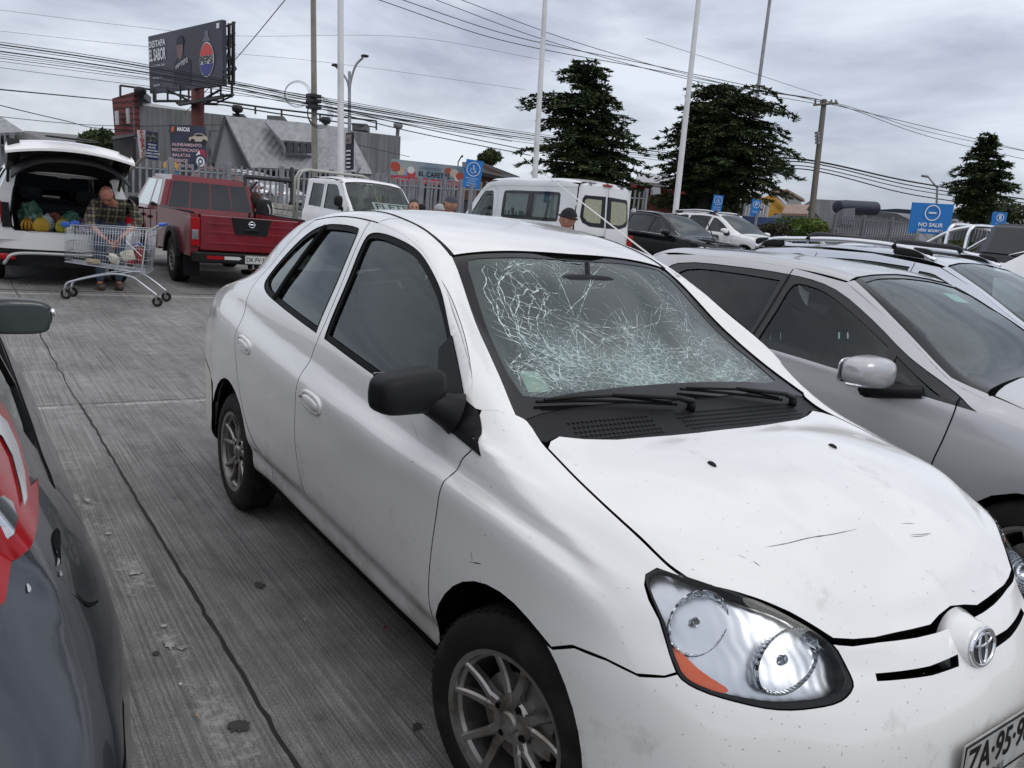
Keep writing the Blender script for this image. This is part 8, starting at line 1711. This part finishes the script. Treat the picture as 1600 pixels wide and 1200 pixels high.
cable([(575,-6,30),(780,62,33),(1010,107,36),(1180,140,39),(1290,158,40),(1450,213,46),(1660,262,52)],.016,'uppermost thin cable over both conifers'); cable([(600,-10,30),(800,56,33),(1010,100,36),(1290,161,40),(1660,250,52)],.016,'second thin cable over both conifers'); cable([(655,-10,30),(850,62,33),(1060,120,37),(1180,145,39),(1275,162,40)],.014,'third thin cable over both conifers'); cable([(690,-12,31),(900,66,34),(1150,135,38),(1305,161,40),(1450,206,46),(1660,247,52)],.014,'thin cable parallel to the uppermost pair')
for k,(ya,yb,yc,yd,r) in enumerate(((238,252,285,320,.045),(246,256,291,326,.03),(252,262,297,331,.025),(259,267,305,336,.03))): cable([(1120,ya,49),(1200,(ya+yb)/2,46),(1275,yb,40.5),(1430,yc,46),(1660,yd,52)],r,'heavy lower cable strung through the timber pole' if k==0 else 'lower cable strung through the timber pole')
cable([(1010,60,36),(1170,112,39),(1285,150,40)],.010,'faint thin cable left of the timber pole top'); cable([(452,-8,34),(372,88,42),(290,176,50)],.022,'slanting guy cable passing in front of the billboard'); cable([(-60,8,60),(230,44,62),(370,56,64),(640,58,66),(860,96,70)],.012,'faint high cable in the upper left sky'); cable([(-60,42,60),(230,73,62),(490,95,66),(820,140,70)],.012,'second faint high cable in the upper left sky')
m=MB(); m.smooth=True; m.X=Matrix.Translation(-b4)
for k in range(5):
    c=at(497+k*.8,176,26.6); rr=.42+.03*k; m.tube([c+Vector(CR)*rr*.8*cos(a)+VCU*rr*sin(a) for a in np.linspace(0,2*pi,30)[:-1]],.007,5,closed=True)
m.build('cable_coil',CABLE,up)
m=MB(); m.smooth=True; m.X=Matrix.Translation(-b4)
for k in range(3):
    c=at(464+k*.6,147,27); rr=.40+.03*k; m.tube([c+Vector(CR)*rr*cos(a)+VCU*rr*sin(a) for a in np.linspace(0,2*pi,28)[:-1]],.006,5,closed=True)
m.build('cable_coil',CABLE,up)
m=MB(); m.X=Matrix.Translation(-b4)
for py in (150,158,168): c=at(490,py,26.8); m.box(tuple(c-Vector((.2,.2,.05))),tuple(c+Vector((.2,.2,.05))))
m.build('cable_clamp',BLKM,up)
# --- palisade fence (left and centre)
def fence(label,A,B,n,hbar,rails,mat,r=.028,posts=6,name='palisade_fence'):
    """A,B = (px,py_top,D); bars from the ground to the sight line"""
    f=empty(name,(0,0,0),0,label,'fence'); a=at(*A); b=at(*B); 
    for seg_ in range(posts):
        m=MB(); i0=int(n*seg_/posts); i1=int(n*(seg_+1)/posts)
        for i in range(i0,i1):
            t=(i+.5)/n; p=a.lerp(b,t); g=gz(p.x,p.y); m.box((p.x-r,p.y-r,g+.05),(p.x+r,p.y+r,p.z+.03*((i*7)%3)))
        for rz_ in rails:
            p=a.lerp(b,i0/n); q=a.lerp(b,i1/n); m.tube([(p.x,p.y,p.z-rz_),(q.x,q.y,q.z-rz_)],.03,4)
        m.build('fence_panel',mat,f)
    for i in range(posts+1): t=i/posts; p=a.lerp(b,t); m=MB(); m.box((p.x-.07,p.y-.07,gz(p.x,p.y)),(p.x+.07,p.y+.07,p.z+.15),.01); m.build('fence_post',mat,f)
    return f
fence('grey steel palisade fence behind the red pickup and the flatbed truck',(170,247,22.5),(720,287,29),64,0,(.22,1.5),GALV,posts=7)
fence('grey steel palisade fence between the van and the snack bar',(600,277,30),(1010,300,36),50,0,(.3,1.6),GALV,posts=5)
fence('dark far fence at the extreme left beyond the white estate car',(-60,205,40),(20,212,38),10,0,(.5,2.0),GALV,r=.04,posts=2)
# concrete wall under the fence & dark shop fronts behind
quadslab('low_wall',[(170,300,30),(440,306,33),(440,345,33),(170,335,30)],M('low_wall_grey',(.13,.13,.12),.9),None,.3); bpy.context.scene.collection.objects[-1] if False else None
o=bpy.data.objects['low_wall']; tag(o,'low grey wall behind the palisade fence at left','wall')
o=quadslab('shop_building',[(210,262,46),(335,262,45),(335,320,45),(210,318,46)],M('shop_shade',(.022,.022,.028),.6),None,.4); tag(o,'dark open shop front under the garage signs','building')  # flat sheet, the shade inside the open shop painted as its dark colour
o=quadslab('grass_bank',[(195,307,28),(240,307,28),(240,322,28),(195,322,28)],M('dry_grass',(.13,.12,.06),.95),None,.3); tag(o,'strip of dry grass behind the fence left of the pickup','grass bank')
# diagonal timber stay, coloured posts, gate arm
m=MB(); m.tube([at(176,290,22),at(228,243,22)],.05,6); tag(m.build('timber_stay',WOODP),'slanting pale timber stay leaning on the fence left of the pickup','timber stay')
for k,(px,c,lb) in enumerate(((258,(.04,.16,.33),'blue post with a yellow top, left of the pair behind the fence'),(264,(.55,.55,.55),'white post between the two blue ones behind the fence'),(272,(.04,.16,.33),'blue post with a yellow top, right of the pair behind the fence'))):
    e_=thing('painted_post',px,280,26,lb,'post'); quadslab('post_body',[(px-2.4,262,26),(px+2.4,262,26),(px+2.4,300,26),(px-2.4,300,26)],M('post_paint',c,.6),e_,.2); quadslab('post_top',[(px-2.6,253,26),(px+2.6,253,26),(px+2.6,263,26),(px-2.6,263,26)],M('post_yellow',(.55,.30,.04),.6),e_,.2)
m=MB(); m.tube([at(383,276,23),at(455,283,24)],.07,6); m.tube([at(383,276,23),at(383,330,23)],.05,6); m.tube([at(456,262,24),at(456,320,24)],.06,6); m.tube([at(384,303,23),at(402,284,23)],.04,6); m.tube([at(384,318,23),at(455,330,24)],.04,6); tag(m.build('steel_gate',BLKM),'dark steel gate frame between the pickup and the flatbed truck','gate')
for px,py,w_,h_,c,lb in ((413,285,9,18,(.12,.03,.02),'dark red parked car seen through the fence'),(440,288,14,13,(.55,.55,.56),'white parked car seen through the fence')):
    L_=at(px,py+6,34); 
    cs,_q=make_suv('distant_car',lb,(L_.x,L_.y,L_.z-.95),R_(30),M('far_paint',c,.3,coat=.5),zs=.95,glass=DRK,wsg=DRK,cab=False); cs['category']='car'
# --- snack bar
sb=thing('snack_bar',670,300,40,'low snack bar with grey walls and barred windows under its banner','building')
quadslab('wall',[(625,268,41),(805,282,44),(805,345,44),(625,335,41)],M('wall_grey',(.13,.135,.15),.8),sb,3)
quadslab('roof',[(722,253,42),(752,253,42),(812,276,43),(806,281,42),(724,262,41)],M('roof_dark',(.07,.07,.075),.7),sb,.2); quadslab('timber_gable',[(726,262,41.5),(752,256,41.8),(806,282,42.5),(800,318,42.5),(726,312,41.5)],TIMB,sb,.3)
quadslab('barred_window',[(655,284,40.5),(712,290,41.2),(712,330,41.2),(655,326,40.5)],WIND,sb,.1)
quadslab('window',[(778,276,42),(790,278,42.1),(790,292,42.1),(778,290,42)],WIND,sb,.1)
b,mw,w,h=board('snack_bar_banner',(612,248),(726,260.5),280.5,38,39.5,.08,M('banner_sky',(.12,.20,.30),.6,noise=(.5,(.35,.38,.36),.4,.7)),None,'long food banner reading EL CAFETAL with a red lower strip','banner')
decal('red_strip',mw,[(-w/2,-h/2),(w/2,-h/2),(w/2,-h*.24),(-w/2,-h*.24)],M('strip_red',(.42,.02,.04),.6),b); text('EL CAFETAL',.44,BLKM,'banner_lettering',b,mw@Matrix.Translation((w*.09,-h*.04,.04)),off=.008,fit=(w*.44,h*.24)); text('COMIDA RAPIDA',.19,M('letter_grey',(.12,.12,.14),.6),'banner_lettering',b,mw@Matrix.Translation((w*.02,h*.24,.04)),fit=(w*.30,h*.13))
for i in range(4): text(('COMPLETOS','CHURRASCOS','PAPAS FRITAS','EMPANADAS')[i],.10,WHS,'banner_lettering',b,mw@Matrix.Translation((w*(-.36+.24*i),-h*.37,.04)),xs=1.1)
for x,y,r1,c in ((-.45,.18,.22,(.40,.06,.03)),(-.38,-.02,.2,(.5,.35,.25)),(-.43,.1,.16,(.12,.05,.03)),(-.24,.08,.17,(.6,.6,.58)),(-.23,-.08,.2,(.45,.05,.05)),(.27,.22,.16,(.35,.08,.04)),(.36,.12,.22,(.5,.42,.35)),(.44,.02,.2,(.38,.07,.05)),(.40,-.12,.13,(.6,.55,.5)),(-.32,-.08,.12,(.2,.3,.5))): decal('food_picture',mw,ell(w*x,h*y,r1*1.1,r1,n=14),M('food_colour',c,.6),b,.03+.004*abs(x))
# --- blue signs
def wheelchair(mw,s,parent,cy=0):
    annulus('symbol_ring',mw,0,cy,s,s,s*.09,WHS,parent); m=MB(); m.X=mw@Matrix.Translation((0,cy,.03)); q=s*.55
    m.tube([(q*(-.1)+q*.62*cos(a),-q*.35+q*.62*sin(a),0) for a in np.linspace(R_(120),R_(380),16)],q*.07,5); m.tube([(-q*.05,q*.62,0),(-q*.05,-q*.15,0),(q*.45,-q*.15,0),(q*.62,-q*.75,0),(q*.85,-q*.70,0)],q*.10,5); m.tube([(-q*.05,q*.3,0),(q*.4,q*.3,0)],q*.08,5); m.lathe([(0,.01),(q*.19,.01)],'z',12,(-q*.05,q*.86,0)); m.build('wheelchair_symbol',WHS,parent,fix=False)
def bluesign(nm,label,TL,TR,pyb,D,legs):
    r=thing(nm,TL[0],pyb,D,label,'sign'); p,mw,w,h=board('sign_panel',TL,TR,pyb,D,D*1.0,.05,BLU,r)
    for l in legs:
        a=at(l,pyb-2,D+.06); m=MB(); g=gz(a.x,a.y); m.box((a.x-.035,a.y-.035,min(g,a.z-.5)),(a.x+.035,a.y+.035,a.z)); m.build('sign_post',GALV,r)
    return r,p,mw,w,h
r,p,mw,w,h=bluesign('disabled_parking_sign','blue wheelchair parking sign left of the white van',(729,248),(755.5,252.5),290,21,(738,)); wheelchair(mw,w*.40,p,h*.17)
for i in range(4): text(('ESTACIONAMIENTO','EXCLUSIVO','PERSONAS CON','DISCAPACIDAD')[i],.042,WHS,'sign_lettering',p,mw@Matrix.Translation((0,-h*(.16+.085*i),.03)),xs=.9)
r,p,mw,w,h=bluesign('disabled_parking_sign','blue wheelchair parking sign behind the white sport utility car',(1116,304),(1131,306),330,30,(1123,)); wheelchair(mw,w*.42,p,h*.18)
for i in range(2): text('EXCLUSIVO',.05,WHS,'sign_lettering',p,mw@Matrix.Translation((0,-h*(.2+.12*i),.03)))
r,p,mw,w,h=bluesign('blue_parking_sign','blue parking sign at the yellow building',(1176.5,311),(1190,313),336,30,(1183,)); annulus('symbol_ring',mw,0,h*.2,w*.38,w*.38,w*.05,WHS,p); text('P',w*.5,WHS,'sign_lettering',p,mw@Matrix.Translation((0,h*.2,.03)),off=.006)
text('RETIRO',.06,WHS,'sign_lettering',p,mw@Matrix.Translation((0,-h*.25,.03)))
r,p,mw,w,h=bluesign('no_exit_sign','large blue NO SALIR sign on two posts',(1426.5,316),(1491,319.5),362,21,(1435,1471)); 
annulus('symbol_ring',mw,0,h*.19,h*.26,h*.26,h*.035,WHS,p); decal('symbol_bar',mw,[(-h*.13,h*.165),(h*.13,h*.165),(h*.13,h*.215),(-h*.13,h*.215)],WHS,p,.03)
text('NO SALIR',.155,WHS,'sign_lettering',p,mw@Matrix.Translation((0,-h*.20,.03)),off=.004,fit=(w*.60,h*.13)); text('sólo acceso',.125,WHS,'sign_lettering',p,mw@Matrix.Translation((0,-h*.37,.03)),off=.003,fit=(w*.60,h*.12))
r,p,mw,w,h=bluesign('blue_parking_sign','small blue sign marked E above the grey pickup cab',(1552.5,331),(1574.5,332),353,24,(1563,)); annulus('symbol_ring',mw,0,h*.12,h*.26,h*.26,h*.04,WHS,p); text('E',h*.36,WHS,'sign_lettering',p,mw@Matrix.Translation((0,h*.12,.03)),off=.008); text('15 minutos',.06,WHS,'sign_lettering',p,mw@Matrix.Translation((0,-h*.28,.03)))
# --- buildings at right
rh=thing('red_house',1045,300,50,'red timber house with white window frames behind the conifers','house'); RW=M('red_boards',(.22,.022,.022),.8,noise=(1,(.15,.02,.02),.4,.7,(1,1,8)))
quadslab('wall',[(995,282,49),(1095,290,51),(1095,345,51),(995,335,49)],RW,rh,3); quadslab('roof',[(1000,268,51),(1050,275,52),(1075,290,49),(990,283,48)],M('roof_white',(.40,.41,.42),.6),rh,.2)
f_=quadslab('window_frame',[(1018,290,48.5),(1032,291,48.7),(1032,308,48.7),(1018,307,48.5)],WALLW,rh,.1); quadslab('pane',[(1020,292,48.3),(1030,293,48.5),(1030,305,48.5),(1020,304,48.3)],M('curtain_pale',(.35,.38,.40),.4),f_,.05)
quadslab('porch_roof',[(1040,291,47),(1070,286,47),(1072,290,46),(1042,295,46)],WALLW,rh,.1); quadslab('red_pillar',[(1070,290,46),(1082,291,46),(1080,330,46),(1068,330,46)],M('pillar_red',(.45,.03,.03),.7),rh,.2)
fence('low red railing in front of the red house',(1000,304,44),(1056,309,45),16,0,(.1,),M('rail_red',(.30,.10,.08),.7),r=.04,posts=1,name='red_railing')
fence('white picket fence between the two blue parking signs',(1098,314,46),(1200,320,48),22,0,(.1,),WALLW,r=.06,posts=2,name='picket_fence')
yb_=thing('yellow_building',1210,320,52,'yellow gabled building with white roof edge right of the blue sign','building'); quadslab('wall',[(1190,309,51),(1209,303,51.4),(1227,322,52),(1227,345,52),(1190,342,51)],M('yellow_wall',(.50,.27,.03),.7),yb_,3); quadslab('roof_edge',[(1206,302,50.8),(1211,303,50.8),(1230,322,51.6),(1228,325,51.6)],WALLW,yb_,.2); quadslab('garage_door',[(1211,334,51),(1228,336,51.4),(1228,352,51.4),(1211,350,51)],WIND,yb_,.1)
quadslab('grey_wall',[(1166,306,52),(1190,308,52),(1190,336,52),(1166,334,52)],M('panel_grey2',(.10,.105,.115),.8),yb_,1)
br=thing('brown_roof_house',1235,310,60,'house with a brown tiled gable roof behind the yellow building','house'); quadslab('roof',[(1205,302,60),(1232,300,60),(1258,315,61),(1205,318,61)],M('roof_brown',(.16,.11,.08),.8),br,.3); quadslab('gable',[(1212,316,59),(1232,305,59),(1252,316,59.5),(1252,340,59.5),(1212,338,59)],M('gable_pale',(.28,.28,.29),.8),br,1)
rr2=thing('rusty_roofed_shed',1245,330,50,'long shed with a rusty orange metal roof left of the timber pole','shed'); quadslab('roof',[(1229,319,51),(1270,320,52),(1262,334,49),(1222,333,48)],ROOFR,rr2,.15); quadslab('wall',[(1222,333,48.5),(1264,335,49.5),(1264,352,49.5),(1222,350,48.5)],M('shed_pale',(.33,.34,.36),.8),rr2,2); quadslab('dark_gable',[(1264,322,50),(1304,364,49),(1296,368,49),(1264,336,49.5)],M('gable_black',(.03,.028,.03),.8),rr2,.3)
o=quadslab('blue_tarpaulin_fence',[(1140,336,42),(1236,342,44),(1236,356,44),(1140,350,42)],M('tarp_blue',(.015,.04,.14),.6),None,.1); tag(o,'dark blue sheeted fence below the yellow building','fence')
gw=thing('grey_warehouse',1330,330,60,'grey sheet metal warehouse with a rounded navy canopy beyond the grey fence','warehouse'); quadslab('wall',[(1270,311,62),(1312,313,62),(1312,360,62),(1270,355,62)],CORR,gw,3); quadslab('office_wall',[(1310,332,58),(1336,327,57),(1400,333,58),(1430,335,60),(1430,372,60),(1306,368,58)],M('office_grey',(.27,.275,.29),.8),gw,3)
bm=bmesh.new(); me=bpy.data.meshes.new('canopy'); m=MB(); a=at(1308,323,56); b_=at(1368,326,58); m.smooth=True; m.tube(crspline([tuple(a),tuple(a.lerp(b_,.03)),tuple(a.lerp(b_,.5)),tuple(a.lerp(b_,.97)),tuple(b_)],3),[.25]+[.45]*3+[.5]*7+[.45]*1+[.25],12); m.build('canopy',M('navy_canopy',(.012,.016,.035),.5),gw); bm.free()
o=quadslab('grey_gate_house',[(1318,326,50),(1336,325,50),(1336,352,50),(1316,350,50)],M('gate_grey',(.15,.155,.17),.7),gw,1)
o=quadslab('long_shed',[(1366,333,66),(1432,336,70),(1432,352,70),(1366,348,66)],M('shed_light',(.30,.31,.31),.8),None,4); tag(o,'long pale flat shed behind the fence left of the no exit sign','shed')
fence('tall grey steel fence with vertical bars left of the no exit sign',(1306,338,44),(1436,345,46),34,0,(.15,.9),M('fence_slate',(.16,.165,.18),.7),r=.028,posts=3)
fence('tall grey steel fence right of the conifer at the right border',(1490,350,40),(1640,362,42),30,0,(.15,.9),M('fence_slate',(.16,.165,.18),.7),r=.04,posts=3)
for px,py,w_,h_,lb,c in ((1505,342,16,8,'small pale house under the small conifer',(.33,.33,.34)),(1590,341,30,10,'pale far roofs at the right border',(.28,.28,.29))): o=quadslab('distant_house',[(px-w_,py,80),(px+w_,py+1,80),(px+w_,py+h_*2,80),(px-w_,py+h_*2,80)],M('far_wall',c,.8),None,4); tag(o,lb,'house')
# left far buildings
lf=thing('pale_house',20,200,60,'pale house with a sloping metal roof at the extreme left','house'); quadslab('roof',[(-70,180,62),(2,182,62),(38,206,60),(-70,210,58)],CORL,lf,.2); quadslab('wall',[(-70,205,61),(45,208,61),(45,262,61),(-70,258,61)],M('wall_pale2',(.24,.24,.245),.8),lf,3)
for px in (-8,): quadslab('window',[(px,216,60),(px+22,217,60),(px+22,234,60),(px,233,60)],WIND,lf,.1)
o=quadslab('flat_roof_building',[(38,204,66),(175,215,70),(175,262,70),(38,256,66)],M('flat_wall',(.30,.30,.305),.8),None,5); tag(o,'low pale flat roofed building behind the raised tailgate','building')
# hills at the horizon
def hill(nm,L,D,mat,label=None):
    m=MB(); P=[at(px,py,D) for px,py in L]; n=len(P); m.smooth=True; m.add([tuple(p) for p in P]+[(p.x,p.y,-6) for p in P]+[(p.x*1.3,p.y*1.3,-6) for p in P],[(i,i+1,n+i+1,n+i) for i in range(n-1)]+[(i,i+1,2*n+i+1,2*n+i) for i in range(n-1)]); o=m.build(nm,mat,fix=False); o['kind']='structure'
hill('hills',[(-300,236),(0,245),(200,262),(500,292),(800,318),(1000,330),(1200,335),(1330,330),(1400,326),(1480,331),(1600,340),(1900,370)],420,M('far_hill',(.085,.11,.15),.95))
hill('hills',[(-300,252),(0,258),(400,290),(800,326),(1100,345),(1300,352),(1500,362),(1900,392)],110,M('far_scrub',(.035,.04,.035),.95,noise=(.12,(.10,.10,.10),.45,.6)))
# ---------------------------------------------------------------- trees
def leafmat(n,c,c2):
    m=M(n,c,.75,noise=(1.6,c2,.35,.68)); p=m.node_tree.nodes['Principled BSDF']; p.inputs['Specular IOR Level'].default_value=.25; return m
CON=leafmat('conifer_foliage',(.024,.044,.020),(.075,.10,.036)); BARK=M('bark',(.03,.025,.022),.9,bump=(8,.5)); SHR=leafmat('shrub_leaves',(.05,.085,.02),(.12,.16,.03)); SHP=leafmat('dark_shrub_leaves',(.04,.025,.035),(.06,.06,.03)); BRD=leafmat('broad_leaves',(.03,.05,.02),(.08,.10,.04))
def conifer(label,trunk_px,base_py,D,outline,seed,dens=1.0,trunks=((0,.32),)):
    """outline: rows (py, left px, right px) from the top down, giving the reach of the boughs on either side"""
    rn=random.Random(seed); b=at(trunk_px,base_py,D); g=gz(b.x,b.y); tp=at(trunk_px,outline[0][0],D); root=empty('conifer',(b.x,b.y,g),0,label,'tree'); O=Vector((b.x,b.y,g)); RX=Vector(CR); RX.z=0; RX.normalize(); FZ=Vector((-RX.y,RX.x,0)); sc=D/FPX
    H=tp.z-g; py0,py1=outline[0][0],outline[-1][0]
    m=MB(); m.smooth=True
    for dx,r in trunks: m.tube([(RX*dx*1.0)+Vector((0,0,0)),(RX*dx*.9)+Vector((.05,0,H*.35)),(RX*dx*.4)+Vector((0,.05,H*.7)),Vector((0,0,H*.97))],[r,r*.8,r*.45,.03],10)
    V=[];F=[]
    def leaf(p,d,s,up):
        d=d.normalized(); w=d.cross(up).normalized(); 
        a=p-w*s*.30; c=p+w*s*.30; t=p+d*s; k=len(V); V.extend([tuple(a),tuple(c),tuple(t+w*s*.10),tuple(t-w*s*.10)]); F.append((k,k+1,k+2,k+3))
    nb=int(len(outline)*17*dens)
    for i in range(nb):
        f=(i+rn.random())/nb; f=f**.85; py=py0+(py1-py0)*f; 
        L_=np.interp(py,[o[0] for o in outline],[o[1] for o in outline]); Rr=np.interp(py,[o[0] for o in outline],[o[2] for o in outline]); z=(at(trunk_px,py,D).z-g)
        az=rn.uniform(0,2*pi); ca,sa=cos(az),sin(az); rl=abs((Rr-trunk_px) if ca>0 else (trunk_px-L_))*sc; rm=(Rr-L_)/2*sc; ln=(abs(ca)*rl+(1-abs(ca))*rm)*rn.uniform(.50,1.12); 
        if ln<.25: ln=.25
        d=(RX*ca+FZ*sa).normalized(); rise=rn.uniform(-.05,.42)*ln*(1.25-f); P0=Vector((0,0,max(.4,z-rise*.7))); P=[]
        for k in range(7): t=k/6; P.append(P0+d*ln*t+Vector((0,0,rise*math.sin(t*2.2)-.10*ln*t**3)))
        m.tube(P,[.055*(1-k/7)*(1-f*.3)+.01 for k in range(7)],4,cap=False)
        side=d.cross(Vector((0,0,1)))
        nt_=int(8+ln*9.5)
        for j in range(nt_):
            t=rn.uniform(.18,1.0); k=min(5,int(t*6)); p=P[k].lerp(P[k+1],t*6-k); sl=ln*.30*(1.08-t)+.12; s=rn.choice((-1,1)); tw=(side*s+d*rn.uniform(.3,1.0)).normalized(); n2=int(3+sl*6)
            for q in range(n2):
                u=(q+rn.random())/n2; pp=p+tw*sl*u+Vector((0,0,-.10*sl*u*u*2+rn.gauss(0,.03))); dd=(tw+side*s*rn.uniform(-.8,.8)+Vector((rn.gauss(0,.25),rn.gauss(0,.25),rn.gauss(-.12,.30)))); leaf(pp,dd,rn.uniform(.10,.24),Vector((rn.gauss(0,.5),rn.gauss(0,.5),1)))
        for j in range(10): leaf(P[-1]+Vector((rn.gauss(0,.07),rn.gauss(0,.07),rn.gauss(0,.04))),d+Vector((rn.gauss(0,.5),rn.gauss(0,.5),rn.gauss(0,.3))),.20,Vector((rn.gauss(0,.4),rn.gauss(0,.4),1)))
    m.build('trunk',BARK,root); me=bpy.data.meshes.new('crown'); me.from_pydata(V,[],F); link('crown',me,CON,root); return root
conifer('broad dark conifer behind the white van, left of the two large ones',893,345,40,[(104,848,868),(114,842,935),(124,858,942),(136,850,925),(148,822,938),(160,800,945),(172,806,955),(184,795,975),(200,835,985),(215,850,1000),(235,795,1000),(250,812,990),(265,800,1003),(285,850,1000),(310,850,1005),(325,900,985)],1,1.0,((0,.30),))
conifer('large flat topped conifer with tiered boughs and two trunks, right of the white flagpole',1095,345,42,[(138,1085,1120),(148,1040,1190),(160,1035,1196),(172,1038,1200),(188,1010,1205),(200,1035,1208),(215,1010,1215),(225,1012,1232),(240,1000,1238),(255,1005,1232),(270,1010,1225),(285,1018,1220),(300,1050,1205),(312,1080,1190)],2,1.25,((0,.42),(1.9,.2)))
conifer('small pointed conifer right of the blue no exit sign',1512,372,40,[(211,1510,1514),(222,1498,1525),(236,1488,1522),(250,1486,1546),(264,1478,1552),(278,1468,1556),(285,1468,1572),(298,1475,1560),(312,1490,1550),(330,1490,1545),(345,1500,1535)],3,.95,((0,.16),))
def bush(name,label,px,py,D,rx,rz_,mat,seed,n=2600,leaf=.09,cat='bush'):
    rn=random.Random(seed); c=at(px,py,D); g=gz(c.x,c.y); V=[];F=[]; lobes=[(Vector((rn.gauss(0,.45)*rx,rn.gauss(0,.3)*rx,rn.uniform(-.2,.5)*rz_)),rn.uniform(.35,.62)) for k in range(9)]
    for i in range(n):
        lc,lr=rn.choice(lobes); q=Vector((rn.gauss(0,1),rn.gauss(0,1),rn.gauss(0,1))).normalized()*lr*rn.uniform(.75,1.08); p=lc+Vector((q.x*rx,q.y*rx,q.z*rz_)); d=(q+Vector((rn.gauss(0,.6),rn.gauss(0,.6),rn.gauss(0,.6)))).normalized(); w=d.cross(Vector((rn.gauss(0,1),rn.gauss(0,1),rn.gauss(0,1)))).normalized(); s=leaf*rn.uniform(.6,1.3); k=len(V)
        V.extend([tuple(p-w*s*.4),tuple(p+w*s*.4),tuple(p+d*s)]); F.append((k,k+1,k+2))
    root=empty(name,tuple(c),0,label,cat); me=bpy.data.meshes.new('foliage'); me.from_pydata(V,[],F); link('foliage',me,mat,root); m=MB()
    for k in range(5): m.tube([(rn.gauss(0,.1),rn.gauss(0,.1),g-c.z),tuple(lobes[k][0])],.025,5)
    m.build('stem',BARK,root); return root
bush('bright_shrub','rounded yellow green shrub right of the dark hedge, left of the small white car',1258,358,27,.85,.36,SHR,5,3800)
bush('dark_shrub','dark purplish shrub between the white car bonnet and the green shrub',1207,360,27,.62,.26,SHP,6,2200)
bush('green_hedge','low green hedge below the no exit sign',1395,386,26,1.3,.16,SHR,7,2600); bush('green_hedge','green hedge between the no exit sign and the grey pickup',1490,384,26,.6,.2,BRD,8,2200)
bush('distant_tree','leafy tree top beyond the raised tailgate',158,226,62,1.7,1.3,BRD,9,3000,.3,'tree'); bush('distant_tree','small leafy tree top above the snack bar roof',765,249,55,.8,.7,BRD,10,1500,.25,'tree'); bush('distant_tree','dark trees beyond the grey pickup at the right border',1590,335,60,3.0,1.2,BRD,11,3000,.3,'tree'); bush('distant_tree','dark undergrowth below the right conifer',1075,322,44,2.2,.8,BRD,12,2500,.25,'tree'); bush('distant_tree','dark undergrowth below the left conifer',935,318,42,2.6,1.2,BRD,13,3500,.25,'tree')
